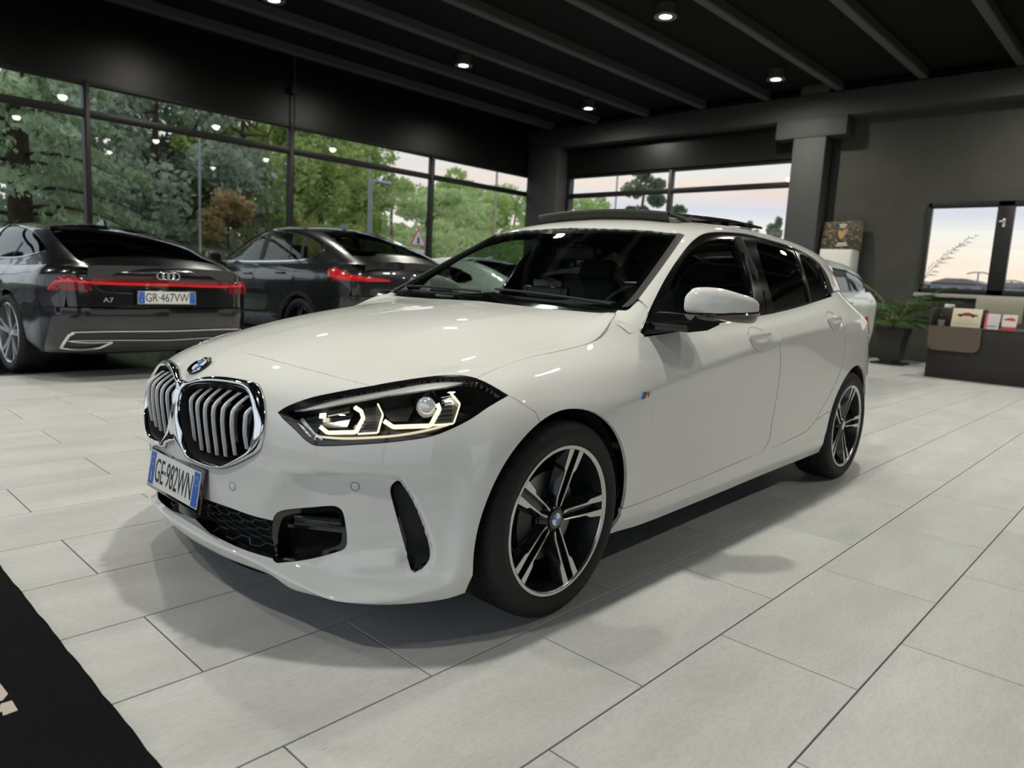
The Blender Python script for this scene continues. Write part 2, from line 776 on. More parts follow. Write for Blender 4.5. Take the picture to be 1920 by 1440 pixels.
def tile_mat():
    m = bpy.data.materials.new('porcelain_tile')
    m.use_nodes = True
    n, l = m.node_tree.nodes, m.node_tree.links
    b = n['Principled BSDF']
    geo = n.new('ShaderNodeNewGeometry')
    oi = n.new('ShaderNodeObjectInfo')
    mp = n.new('ShaderNodeVectorMath')
    mp.operation = 'MULTIPLY_ADD'
    mp.inputs[1].default_value = (1, 1, 1)
    cb = n.new('ShaderNodeCombineXYZ')
    l.new(oi.outputs['Random'], cb.inputs[2])
    sc = n.new('ShaderNodeVectorMath')
    sc.operation = 'SCALE'
    sc.inputs['Scale'].default_value = 30
    l.new(cb.outputs[0], sc.inputs[0])
    l.new(geo.outputs['Position'], mp.inputs[0])
    l.new(sc.outputs[0], mp.inputs[2])
    st = n.new('ShaderNodeMapping')
    st.inputs['Scale'].default_value = (0.7, 2.2, 1)
    l.new(mp.outputs[0], st.inputs[0])
    t1 = n.new('ShaderNodeTexNoise')
    t1.inputs['Scale'].default_value = 2.4
    t1.inputs['Detail'].default_value = 8
    t1.inputs['Roughness'].default_value = 0.62
    l.new(st.outputs[0], t1.inputs['Vector'])
    t2 = n.new('ShaderNodeTexNoise')
    t2.inputs['Scale'].default_value = 60
    t2.inputs['Detail'].default_value = 4
    l.new(st.outputs[0], t2.inputs['Vector'])
    r = n.new('ShaderNodeValToRGB')
    r.color_ramp.elements[0].position = 0.3
    r.color_ramp.elements[0].color = (0.50, 0.50, 0.495, 1)
    r.color_ramp.elements[1].position = 0.7
    r.color_ramp.elements[1].color = (0.62, 0.62, 0.615, 1)
    l.new(t1.outputs[0], r.inputs[0])
    mx = n.new('ShaderNodeMix')
    mx.data_type = 'RGBA'
    mx.blend_type = 'MULTIPLY'
    mx.inputs[0].default_value = 0.35
    r2 = n.new('ShaderNodeValToRGB')
    r2.color_ramp.elements[0].position = 0.35
    r2.color_ramp.elements[0].color = (0.72, 0.72, 0.72, 1)
    r2.color_ramp.elements[1].position = 0.6
    r2.color_ramp.elements[1].color = (1, 1, 1, 1)
    l.new(t2.outputs[0], r2.inputs[0])
    l.new(r.outputs[0], mx.inputs[6])
    l.new(r2.outputs[0], mx.inputs[7])
    # scuffs: sparse dark specks
    vo = n.new('ShaderNodeTexVoronoi')
    vo.inputs['Scale'].default_value = 5.0
    l.new(st.outputs[0], vo.inputs['Vector'])
    lt = n.new('ShaderNodeMath')
    lt.operation = 'LESS_THAN'
    lt.inputs[1].default_value = 0.022
    l.new(vo.outputs['Distance'], lt.inputs[0])
    ms = n.new('ShaderNodeMath')
    ms.operation = 'MULTIPLY'
    ms.inputs[1].default_value = 0.45
    l.new(lt.outputs[0], ms.inputs[0])
    mx2 = n.new('ShaderNodeMix')
    mx2.data_type = 'RGBA'
    l.new(ms.outputs[0], mx2.inputs[0])
    l.new(mx.outputs[2], mx2.inputs[6])
    mx2.inputs[7].default_value = (0.12, 0.11, 0.1, 1)
    l.new(mx2.outputs[2], b.inputs['Base Color'])
    rr = n.new('ShaderNodeMapRange')
    rr.inputs[3].default_value = 0.33
    rr.inputs[4].default_value = 0.5
    l.new(t1.outputs[0], rr.inputs[0])
    l.new(rr.outputs[0], b.inputs['Roughness'])
    b.inputs['Specular IOR Level'].default_value = 0.42
    return m


M_TILE = tile_mat()
M_GROUT = mat('grout', (0.10, 0.098, 0.092), 0.9)
M_BLACKFLOOR = mat('black_gloss_floor', (0.012, 0.012, 0.014), 0.12, noise=(3, (0.02, 0.02, 0.022), 0.4, 0.7))
M_CHAR = mat('charcoal_plaster', (0.058, 0.058, 0.052), 0.78, bump=(22, 0.5), noise=(2.0, (0.068, 0.068, 0.061), 0.4, 0.7))
M_COLUMN = mat('charcoal_column', (0.062, 0.064, 0.065), 0.7, bump=(30, 0.2))
M_FASCIA = mat('black_fascia', (0.006, 0.006, 0.006), 0.34, spec=0.5)
M_RIB = mat('dark_rib', (0.085, 0.09, 0.094), 0.65, bump=(12, 0.15))
M_DECK = mat('dark_deck', (0.006, 0.0065, 0.007), 0.85, spec=.2)
M_FRAME = mat('black_aluminium', (0.012, 0.012, 0.013), 0.4)
M_PANE = glass_mat('window_pane', (0.86, 0.90, 0.88), 1.0, 0.0, 1.5)
M_WHITE = mat('white_lacquer', (0.78, 0.78, 0.76), 0.4)

floor = MB().box((XF, YR, -0.2), (XB, 5.29, -0.004)).build('floor', M_GROUT)
tag(floor, 'light grey concrete-look tiled showroom floor', 'floor', kind='structure')
floor_dark = MB().box((XF, 5.29, -0.2), (XB, YL, 0.0)).build('floor', M_BLACKFLOOR)
tag(floor_dark, 'glossy black floor strip along the big windows under the dark cars', 'floor', kind='structure')

# tiles 0.82 x 0.409 in running bond
TL, TW = 0.82, 0.409
tile_me = bpy.data.meshes.new('tile')
hx, hy, bv = TL / 2 - 0.0022, TW / 2 - 0.0022, 0.0012
tile_me.from_pydata([(-hx, -hy, -0.01), (hx, -hy, -0.01), (hx, hy, -0.01), (-hx, hy, -0.01),
                     (-hx, -hy, -bv), (hx, -hy, -bv), (hx, hy, -bv), (-hx, hy, -bv),
                     (-hx + bv, -hy + bv, 0), (hx - bv, -hy + bv, 0), (hx - bv, hy - bv, 0), (-hx + bv, hy - bv, 0)], [],
                    [(0, 1, 5, 4), (1, 2, 6, 5), (2, 3, 7, 6), (3, 0, 4, 7), (4, 5, 9, 8), (5, 6, 10, 9), (6, 7, 11, 10), (7, 4, 8, 11), (8, 9, 10, 11)])
tile_me.materials.append(M_TILE)
tiles = []
rnd = random.Random(4)
for k in range(-17, 17):
    y = -1.307 - TW / 2 + TW * k * -1 if False else -1.511 + TW * k
    if y - TW / 2 < YR or y + TW / 2 > 5.30:
        continue
    ph = 0.312 if k % 2 == 0 else -0.12
    for i in range(-12, 18):
        x = ph + TL * (i + 0.5)
        if x - TL / 2 < XF or x + TL / 2 > XB:
            continue
        tiles.append((x, y))


def in_view(x, y, z, mx=80):
    v = Vector((x - CAM_P[0], y - CAM_P[1], z - CAM_P[2]))
    d = v.dot(Vector(CAM_D))
    if d < 0.2:
        return False
    u = 960 + 1349.7 * v.dot(Vector(CAM_R)) / d
    w = 720 - 1349.7 * v.dot(Vector(CAM_U)) / d
    return -mx < u < 1920 + mx and -mx < w < 1440 + mx


vis = sorted([t for t in tiles if any(in_view(t[0] + a, t[1] + b, 0) for a in (-.4, 0, .4) for b in (-.2, .2))],
             key=lambda t: (t[0] - CAM_P[0])**2 + (t[1] - CAM_P[1])**2)
near_tiles = vis[:298]
for x, y in near_tiles:
    o = link('tile', tile_me, floor)
    o.location = (x, y, 0)
ns = set(near_tiles)
mbt = MB()
for x, y in tiles:
    if (x, y) not in ns:
        mbt.add([(v.co.x + x, v.co.y + y, v.co.z) for v in tile_me.vertices], [tuple(p.vertices) for p in tile_me.polygons])
far = mbt.build('tile_field', M_TILE, floor)
tag(far, kind='stuff')
# light metal strip where the two floors meet
tr0 = MB().box((XF, 5.275, -0.004), (XB, 5.30, 0.004)).build('trim_1', mat('strip_metal', (0.35, 0.35, 0.33), 0.35, 0.8))
tag(tr0, 'thin metal strip between pale tiles and black floor', 'trim', kind='structure')

# ceiling: deck, ribs as children
ceil = MB().box((XF, YR, ZC), (XB, YL, ZC + 0.2)).build('ceiling', M_DECK)
tag(ceil, 'black ceiling with long charcoal ribs', 'ceiling', kind='structure')
for k in range(14):
    y = 10.08 - 1.4 * k
    if y < YR + .2:
        break
    b = MB()
    b.prism([(y - 0.06, 4.86), (y + 0.06, 4.86), (y + 0.07, 4.88), (y + 0.05, ZC), (y - 0.05, ZC), (y - 0.07, 4.88)], XF, 12.5, 'x')
    b.build('ceiling_rib', M_RIB, ceil)

# back wall with its openings
WB = MB()
wy0, wy1, wz0, wz1 = 3.86, 9.72, 0.12, 3.75     # glazed bay
ry0, ry1, rz0, rz1 = -2.2, 1.42, 1.24, 2.80     # office window
WB.box((XB, 9.72, 0), (XB + .25, YL + .25, ZC))
WB.box((XB, wy0, wz1), (XB + .25, wy1, ZC))
WB.box((XB, wy0, 0), (XB + .25, wy1, wz0))
WB.box((XB, ry1, 0), (XB + .25, wy0, ZC))
WB.box((XB, ry0, rz1), (XB + .25, ry1, ZC))
WB.box((XB, ry0, 0), (XB + .25, ry1, rz0))
WB.box((XB, YR - .25, 0), (XB + .25, ry0, ZC))
wall_back = WB.build('wall_back', M_CHAR)
tag(wall_back, 'charcoal plaster back wall', 'wall', kind='structure')
# black fascia above the glazed bay
fb = MB().box((XB - 0.06, 3.86, 3.75), (XB - 0.005, 9.72, 4.4)).build('fascia_board', M_FASCIA, wall_back)
WRm = MB()
dx0, dx1, dz1 = -3.6, 0.2, 2.5          # glazed double door in the plain wall
WRm.box((XF - .25, YR - .25, 0), (dx0, YR, ZC))
WRm.box((dx1, YR - .25, 0), (XB + .25, YR, ZC))
WRm.box((dx0, YR - .25, dz1), (dx1, YR, ZC))
WR = WRm.build('wall_right', M_CHAR)
tag(WR, 'plain dark wall behind the camera', 'wall', kind='structure')
WL = MB()
WL.box((XF, YL, 3.80), (XB, YL + .25, ZC))
WL.box((XF, YL, 0), (XB, YL + .25, 0.10))
wall_left = WL.build('wall_left', M_FASCIA)
tag(wall_left, 'black fascia above the long window front', 'wall', kind='structure')
WF = MB()
WF.box((XF - .25, YR, 4.0), (XF, YL, ZC))
WF.box((XF - .25, YR, 0), (XF, YL, 0.10))
wall_front = WF.build('wall_front', M_FASCIA)
tag(wall_front, 'black fascia above the street window front', 'wall', kind='structure')

# columns and beam
BM = MB()
BM.box((12.42, YR, 4.40), (XB, YL, 4.84), 0.01)
beam = BM.build('trim_2', M_COLUMN, smooth=30)
tag(beam, 'wide charcoal concrete beam across the back of the ceiling', 'beam', kind='structure')
cb = MB()
cb.box((12.42, 3.22, 0), (XB, 3.84, 4.40), 0.012)
cb.box((12.40, 2.86, 4.06), (XB, 4.20, 4.40), 0.012)
cb.box((12.44, 3.25, 4.84), (XB, 3.80, ZC), 0.004)
colm = cb.build('concrete_column', M_COLUMN, smooth=30)
tag(colm, 'charcoal concrete column with wide capital beside the framed canvas', 'column', kind='structure')
cc = MB()
cc.box((12.38, 9.74, 0), (XB, 10.74, 4.40), 0.012)
colc = cc.build('concrete_column', M_COLUMN, smooth=30)
tag(colc, 'dark corner column where the two window fronts meet', 'column', kind='structure')
sg = MB().box((12.76, 3.08, 0), (12.81, 3.22, 4.42)).build('shadow_gap_strip', M_FRAME, wall_back)  # black strip on the wall, standing in for the shadow gap beside the column


def glazing(name, label, axis, plane, a0, a1, z0, z1, mull, trans, fw=0.09, inset=0.0, pane_m=None, panes=True):
    """window front: frame bars, mullions, transoms, one pane for each opening"""
    root = empty(name)
    tag(root, label, 'window', kind='structure')

    def bar(nm, lo_a, hi_a, lo_z, hi_z, d=0.06):
        if axis == 'x':      # wall runs along X at Y = plane
            MB().box((lo_a, plane - d, lo_z), (hi_a, plane + d, hi_z), 0.006).build(nm, M_FRAME, root, smooth=30)
        else:
            MB().box((plane - d, lo_a, lo_z), (plane + d, hi_a, hi_z), 0.006).build(nm, M_FRAME, root, smooth=30)
    bar('frame_head', a0, a1, z1 - fw * 0.7, z1)
    bar('frame_sill', a0, a1, z0, z0 + fw)
    for c in mull:
        bar('mullion', c - fw / 2, c + fw / 2, z0, z1, 0.065)
    for t in trans:
        bar('transom', a0, a1, t - 0.055, t + 0.055, 0.055)
    if panes:
        A = sorted(mull)
        Z = [z0] + list(trans) + [z1]
        for q in range(len(A) - 1):
            for w in range(len(Z) - 1):
                l0, l1 = A[q] + fw / 2 - .01, A[q + 1] - fw / 2 + .01
                h0, h1 = Z[w] + .04, Z[w + 1] - .04
                if axis == 'x':
                    v = [(l0, plane, h0), (l1, plane, h0), (l1, plane, h1), (l0, plane, h1)]
                else:
                    v = [(plane, l0, h0), (plane, l1, h0), (plane, l1, h1), (plane, l0, h1)]
                MB().add(v, [(0, 1, 2, 3)]).build('pane', pane_m or M_PANE, root)
    return root


ML = [-4.91 + 3.545 * k for k in range(5)] + [12.74]
ML[0] = XF + .05
glazing('window_1', 'long window front with slim black mullions facing the trees', 'x', YL + .05, XF, XB, 0.10, 3.80, ML, [3.315])
glazing('window_2', 'glazed bay in the back wall showing the sunset sky', 'y', XB + .05, 3.84, 9.74, 0.12, 3.75, [3.88, 6.74, 9.70], [3.26])
glazing('window_4', 'street window front with black mullions behind the camera', 'y', XF - .08, YR, YL, 0.10, 4.0, [YR + .05, -4.6, -1.0, 2.6, 6.2, YL - .05], [3.3])

glazing('door_1', 'glazed double door behind the camera', 'x', YR - .12, dx0, dx1, 0.0, dz1, [dx0 + .05, (dx0 + dx1) / 2, dx1 - .05], [1.05])

# office window: two sashes with wide black frames, pale sill
ow = empty('window_3')
tag(ow, 'black framed two-sash window above the reception desk', 'window', kind='structure')
for nm, a0, a1, z0, z1 in (('frame_head', ry0, ry1, rz1 - .09, rz1), ('frame_sill', ry0, ry1, rz0, rz0 + .09),
                           ('frame_side', ry1 - .06, ry1, rz0, rz1), ('mullion', 0.14, 0.38, rz0, rz1), ('mullion', -1.18, -0.96, rz0, rz1), ('frame_side', ry0, ry0 + .06, rz0, rz1)):
    MB().box((XB - .06, a0, z0), (XB + .06, a1, z1), 0.008).build(nm, M_FRAME, ow, smooth=30)
for a0, a1 in ((0.38, ry1 - .06), (-0.96, 0.14), (ry0 + .06, -1.18)):
    MB().add([(XB + .02, a0, rz0 + .09), (XB + .02, a1, rz0 + .09), (XB + .02, a1, rz1 - .09), (XB + .02, a0, rz1 - .09)], [(0, 1, 2, 3)]).build('pane', M_PANE, ow)
MB().box((XB - .13, ry0, rz0 - .07), (XB + .02, ry1 + .05, rz0 - .005), 0.008).build('window_ledge', mat('sill_stone', (0.42, 0.42, 0.38), 0.5), ow, smooth=30)
hb = MB().box((XB - .075, .245, 2.37), (XB - .06, .285, 2.51), 0.004)
hb.box((XB - .105, .25, 2.45), (XB - .075, .275, 2.475), 0.003)
hb.box((XB - .105, .25, 2.45), (XB - .09, .33, 2.475), 0.003)
hb.build('window_handle', M_WHITE, ow, smooth=30)

# conduit with junction box hanging by the second mullion
cd = empty('ceiling_conduit', (5.73, YL - .08, 3.8))
tag(cd, 'thin grey conduit with a small junction box above the window mullion', 'conduit')
MB().tube([(0, 0, .68), (0, 0, 1.5)], 0.018).build('conduit_pipe', mat('conduit_grey', (0.06, 0.06, 0.058), 0.5), cd, smooth=40)
jb = MB().box((-.07, -.05, .55), (.07, .04, .68), .01)
jb.box((-.14, -.02, .57), (.1, .0, .59))
jb.build('junction_box', mat('conduit_grey'), cd, smooth=30)
MB().tube([(0, 0, .0), (0, 0, .55)], 0.012).build('conduit_pipe', mat('conduit_grey'), cd, smooth=40)

# ---------------------------------------------------------------- ceiling spotlights (each carries its own lamp)
SPOT_W = 335.0
M_LED = mat('led_lens', (1, 1, 1), 0.4, emit=(1.0, 0.96, 0.84), emit_s=35.0)
M_CAN = mat('spot_can', (0.10, 0.10, 0.095), 0.4)
M_CANR = mat('spot_rim', (0.30, 0.30, 0.28), 0.35, 0.3)
can_me = lens_me = None


def spotlight(x, y, label):
    global can_me, lens_me
    r = empty('ceiling_spotlight', (x, y, 4.86))
    tag(r, label, 'spotlight', 'round downlights in rows between the ceiling ribs')
    c = MB().lathe([(0.085, -0.005), (0.15, -0.005), (0.158, 0.01), (0.15, 0.04), (0.13, 0.10), (0.13, 0.165)], 28)
    c.lathe([(0.085, -0.005), (0.08, 0.03)], 28)
    c.build('housing', M_CAN, r, smooth=40)
    MB().lathe([(0.118, -0.006), (0.155, -0.009), (0.16, 0.004)], 28).build('rim_ring', M_CANR, r, smooth=40)
    MB().lathe([(0.0, 0.002), (0.118, 0.002)], 28).build('lens', M_LED, r)
    ld = bpy.data.lights.new('spot_lamp', 'SPOT')
    ld.energy = SPOT_W
    ld.color = (1.0, 0.975, 0.85)
    ld.spot_size = math.radians(176)
    ld.spot_blend = 1.0
    ld.shadow_soft_size = 0.10
    lo = bpy.data.objects.new('spot_lamp', ld)
    COL.objects.link(lo)
    lo.parent = r
    lo.location = (0, 0, -0.02)
    return r


names = {(0, 1): 'ceiling downlight at the top edge above the long window front',
         (0, 2): 'ceiling downlight in front of the black fascia, above the dark coupe SUV',
         (0, 3): 'smallest ceiling downlight, near the dark corner column',
         (1, 2): 'largest ceiling downlight, at the top middle of the ceiling',
         (1, 3): 'ceiling downlight by the concrete column with the wide capital'}
for a, y in enumerate((7.95, 3.75, -0.45, -4.65)):
    for b, x in enumerate((0.1, 3.8, 7.5, 11.2, -3.6)):
        if a == 3 and x < 1:
            continue
        spotlight(x, y, names.get((a, b), 'unseen ceiling downlight %s, %s' % (('by the window front', 'in the middle row', 'above the hatchback', 'by the plain wall')[a], ('level with its front wheels', 'level with its rear wheels', 'beyond its rear end', 'next to the back wall', 'nearest the street')[b])))
# ================================================================ the white hatchback
# car frame: x backwards from the front axle, y to its right, z up
CAR_YAW = 0.0134685
hatch = empty('hatchback_car', (0, 0, 0), CAR_YAW)
tag(hatch, 'white five-door hatchback with lit headlights in the foreground', 'car')

PXC = {}
_c, _s = math.cos(-CAR_YAW), math.sin(-CAR_YAW)


def _rot(v):
    return np.array([v[0] * _c - v[1] * _s, v[0] * _s + v[1] * _c, v[2]])


def px_ray(u, v):
    D = (u - 960) / 1349.714 * np.array(CAM_R) - (v - 720) / 1349.714 * np.array(CAM_U) + np.array(CAM_D)
    return _rot(np.array(CAM_P)), _rot(D)


def _px(S, key, pts, step=9.0, sm=True):
    q = spl_pts(pts, step=step) if (sm and len(pts) > 2) else np.array(pts, float)
    out = []
    for u, v in q:
        o, d = px_ray(u, v)
        r = S.ray(o, d)
        if r is None:       # nearest point to the ray
            best = None
            for t in np.linspace(1.2, 6, 240):
                h = S.bvh.find_nearest(Vector(o + d * t))
                if best is None or h[3] < best[1]:
                    best = (np.array(h[0]), h[3])
            r = best[0]
        out.append(r)
    PXC[key] = np.array(out)
    return np.array(out)


def P3(*pts):
    return np.array(pts, float)


def cat(*a):
    out = [np.asarray(x) for x in a]
    P = np.vstack(out)
    keep = [0]
    for k in range(1, len(P)):
        if np.linalg.norm(P[k] - P[keep[-1]]) > 1e-4:
            keep.append(k)
    return P[keep]


def mk(rows):
    return [[tuple(c) for c in r] for r in rows]


# --- lower body: contour rows from the bottom edge up to the hood edge and belt, columns from the nose round to the tail
LOW = [
 # bottom edge
 [(-.765,0,.178),(-.75,-.2,.176),(-.715,-.40,.176),(-.685,-.49,.150),(-.60,-.64,.146),(-.51,-.74,.146),(-.425,-.80,.152),(-.36,-.83,.162),
  (0,-.84,.175),(.35,-.85,.185),(.5,-.852,.178),(1.0,-.852,.18),(1.6,-.852,.19),(2.2,-.855,.197),(2.67,-.855,.2),(3.0,-.84,.2),(3.25,-.74,.22),(3.36,-.5,.24),(3.4,0,.25)],
 [(-.798,0,.235),(-.785,-.2,.230),(-.748,-.37,.222),(-.700,-.51,.205),(-.628,-.64,.20),(-.53,-.745,.21),(-.435,-.81,.23),(-.37,-.855,.24),
  (0,-.875,.24),(.35,-.875,.238),(.5,-.872,.232),(1.0,-.872,.235),(1.6,-.875,.245),(2.2,-.88,.255),(2.67,-.885,.26),(3.0,-.87,.26),(3.3,-.77,.28),(3.42,-.5,.3),(3.46,0,.3)],
 [(-.800,0,.335),(-.787,-.2,.335),(-.748,-.37,.33),(-.688,-.51,.325),(-.61,-.635,.325),(-.515,-.735,.33),(-.425,-.815,.335),(-.368,-.868,.34),
  (0,-.893,.33),(.35,-.888,.33),(.5,-.884,.318),(1.0,-.880,.32),(1.6,-.885,.33),(2.2,-.892,.34),(2.67,-.90,.35),(3.0,-.885,.35),(3.31,-.79,.36),(3.45,-.5,.38),(3.48,0,.38)],
 [(-.810,0,.43),(-.796,-.2,.43),(-.755,-.37,.43),(-.694,-.51,.43),(-.615,-.635,.43),(-.52,-.735,.43),(-.425,-.818,.435),(-.355,-.877,.44),
  (0,-.902,.43),(.35,-.896,.43),(.5,-.886,.42),(1.0,-.877,.42),(1.6,-.882,.43),(2.2,-.895,.44),(2.67,-.905,.45),(3.0,-.89,.45),(3.32,-.80,.46),(3.47,-.5,.48),(3.49,0,.48)],
 [(-.812,0,.52),(-.797,-.2,.52),(-.754,-.37,.52),(-.694,-.51,.52),(-.616,-.635,.52),(-.523,-.735,.522),(-.42,-.82,.526),(-.325,-.88,.53),
  (0,-.905,.53),(.35,-.90,.53),(.5,-.889,.52),(1.0,-.880,.53),(1.6,-.884,.54),(2.2,-.898,.55),(2.67,-.908,.55),(3.0,-.89,.55),(3.32,-.80,.56),(3.46,-.5,.57),(3.49,0,.57)],
 [(-.806,0,.60),(-.79,-.2,.60),(-.744,-.37,.60),(-.680,-.51,.605),(-.60,-.63,.61),(-.505,-.73,.615),(-.40,-.815,.62),(-.29,-.873,.63),
  (0,-.90,.63),(.35,-.897,.625),(.5,-.891,.62),(1.0,-.885,.64),(1.6,-.888,.66),(2.2,-.90,.68),(2.67,-.903,.68),(3.0,-.88,.68),(3.31,-.79,.68),(3.45,-.5,.69),(3.48,0,.69)],
 [(-.793,0,.665),(-.773,-.2,.665),(-.724,-.37,.662),(-.655,-.505,.66),(-.57,-.62,.67),(-.475,-.715,.685),(-.36,-.80,.70),(-.24,-.848,.712),
  (0,-.877,.705),(.35,-.887,.700),(.5,-.893,.713),(1.0,-.897,.778),(1.6,-.897,.847),(2.2,-.893,.894),(2.67,-.88,.915),(3.0,-.85,.92),(3.28,-.75,.90),(3.41,-.5,.88),(3.44,0,.88)],
 [(-.757,0,.722),(-.737,-.2,.72),(-.687,-.368,.713),(-.612,-.50,.705),(-.525,-.61,.713),(-.43,-.70,.728),(-.31,-.775,.745),(-.18,-.808,.762),
  (.01,-.828,.770),(.33,-.845,.785),(.5,-.856,.805),(1.0,-.864,.85),(1.6,-.864,.905),(2.2,-.85,.96),(2.62,-.825,1.0),(2.95,-.78,1.0),(3.22,-.68,.985),(3.36,-.45,.97),(3.40,0,.96)],
 [(-.650,0,.782),(-.634,-.2,.777),(-.592,-.36,.763),(-.53,-.495,.748),(-.45,-.60,.752),(-.365,-.675,.764),(-.26,-.735,.772),(-.12,-.738,.797),
  (.03,-.738,.822),(.28,-.745,.858),(.49,-.745,.925),(1.0,-.818,.908),(1.6,-.817,.950),(2.2,-.79,1.02),(2.57,-.76,1.085),(2.9,-.70,1.09),(3.15,-.60,1.07),(3.28,-.4,1.04),(3.32,0,1.03)],
]
# a shelf row above the lip, a row above the hood edge / belt, and two more columns by the A-pillar foot
LOW[1] = [(-.802,0,.232),(-.789,-.2,.228),(-.753,-.37,.218),(-.708,-.515,.188),(-.657,-.645,.166),(-.556,-.752,.172),(-.445,-.82,.198),(-.372,-.852,.225)] + LOW[1][8:]
SHELF = [(-.760,0,.254),(-.748,-.2,.250),(-.713,-.36,.243),(-.668,-.497,.222),(-.592,-.612,.208),(-.500,-.717,.216),(-.425,-.808,.240),(-.369,-.859,.268)]
SHELF += [tuple((np.array(LOW[1][k]) * .6 + np.array(LOW[2][k]) * .4)) for k in range(8, 19)]
LOW.insert(2, SHELF)
LOW.append([(-.55,0,.812),(-.535,-.2,.807),(-.50,-.34,.791),(-.45,-.46,.773),(-.385,-.56,.771),(-.31,-.635,.779),(-.21,-.69,.788),(-.1,-.70,.807),
  (.04,-.70,.832),(.28,-.705,.868),(.51,-.695,.985),(1.0,-.80,.952),(1.6,-.797,1.0),(2.2,-.772,1.075),(2.57,-.742,1.125),(2.9,-.68,1.12),(3.08,-.60,1.10),(3.25,-.4,1.07),(3.30,0,1.06)])
LOW[9][10] = (.50,-.758,.922)
LOW[9][15] = (2.88,-.695,1.09)
LOW[9][16] = (3.08,-.61,1.075)
for r_, (y15, x16, y16) in {1: (.84, 3.22, .75), 2: (.86, 3.24, .76), 3: (.87, 3.26, .77), 4: (.872, 3.27, .775), 5: (.872, 3.27, .775), 6: (.865, 3.26, .765), 7: (.835, 3.22, .72), 8: (.765, 3.15, .65)}.items():
    LOW[r_][15] = (LOW[r_][15][0], -y15, LOW[r_][15][2])
    LOW[r_][16] = (x16, -y16, LOW[r_][16][2])


def ins(row, k, p=None, f=0.5):
    if p is None:
        R = np.array(row)
        t = np.concatenate([[0], np.cumsum(np.sqrt(np.linalg.norm(np.diff(R, axis=0), axis=1)))])
        p = tuple(spline(R, t, np.array([t[k] + (t[k + 1] - t[k]) * f]))[0])
    row.insert(k + 1, p)


for r, row in enumerate(LOW):
    top = {9: ((.395,-.742,.887), (.64,-.800,.905)), 10: ((.395,-.705,.912), (.64,-.755,.985))}.get(r, (None, None))
    ins(row, 10, top[1], .3)
    ins(row, 9, top[0], .5)
CR = np.zeros((11, 21))
CR[7, 9:18] = (0, .1, .3, .5, .75, .75, .75, .7, .5)
CR[1, :] = 1.0
CR[1, 9:19] = .4
CR[2, 0:8] = .5
LOWS = Surf(loft(LOW, 12, 12, CR)).flip_to((0.0, -6, 1.0))
JC = lambda c: 12.0 * (c if c < 10 else c + 2)


def sstep(x):
    x = np.clip(x, 0, 1)
    return x * x * (3 - 2 * x)


def recess(S, poly, widths, depth):
    """push the surface in inside a closed 3D outline; widths[k] softens the side after point k"""
    U = S.near(poly)
    sc = np.array(S.sc)
    jj, ii = np.meshgrid(np.arange(S.nu), np.arange(S.nv))
    Q = np.stack([jj.ravel(), ii.ravel()], -1).astype(float)
    inn = inside(U, Q)
    q = Q[inn]
    h = S.G.reshape(-1, 3)[inn]
    w = np.ones(len(q))
    n = len(U)
    P = np.asarray(poly)
    for k in range(n):
        if widths[k] <= 0:
            continue
        a, b = P[k], P[(k + 1) % n]
        ab = b - a
        t = np.clip(((h - a) @ ab) / max(ab @ ab, 1e-12), 0, 1)
        d = np.linalg.norm(h - (a + t[:, None] * ab), axis=1)
        w = np.minimum(w, sstep(d / widths[k]))
    F = S.G.reshape(-1, 3).copy()
    F[inn] -= S.N.reshape(-1, 3)[inn] * (depth * w)[:, None]
    fl = S.flipped
    S.G = F.reshape(S.G.shape)
    S.refresh()
    if fl:
        S.N = -S.N
    S.flipped = fl


# --- hood
HOOD = [
 [(-.655,0,.783),(-.40,0,.850),(-.1,0,.900),(.2,0,.934),(.47,0,.958)],
 [(-.636,-.2,.778),(-.39,-.2,.844),(-.1,-.2,.895),(.2,-.2,.930),(.475,-.2,.955)],
 [(-.594,-.36,.764),(-.36,-.365,.830),(-.08,-.38,.884),(.2,-.39,.921),(.48,-.40,.951)],
 [(-.532,-.495,.749),(-.31,-.50,.803),(-.06,-.515,.855),(.21,-.53,.899),(.485,-.54,.948)],
 [(-.452,-.60,.753),(-.25,-.605,.793),(-.03,-.61,.835),(.23,-.62,.882),(.487,-.625,.948)],
 [(-.367,-.675,.765),(-.18,-.68,.797),(0,-.685,.828),(.24,-.69,.868),(.482,-.67,.950)],
 [(-.262,-.735,.773),(-.11,-.738,.799),(.05,-.738,.825),(.27,-.745,.857),(.47,-.725,.940)],
]
for k, row in enumerate(HOOD):
    row.insert(0, LOW[8][k])          # carry the hood surface on over the nose so the pieces overlap
    row[1] = LOW[9][k]
    row.append((row[-1][0] + .07, row[-1][1], row[-1][2] + .012))
HOOD.append([(-.50,-.72,.685),(-.33,-.785,.728),(-.17,-.81,.762),(.02,-.826,.772),(.29,-.842,.787),(.47,-.80,.875),(.54,-.80,.885)])
hcr = np.zeros((8, 7))
hcr[2, :] = .55
HOODS = Surf(loft(HOOD, 14, 12, hcr)).flip_to((0, 0, 9))
HS2 = Surf(np.swapaxes(HOODS.G, 0, 1)).flip_to((0, 0, 9))     # j = 0 is the centre line

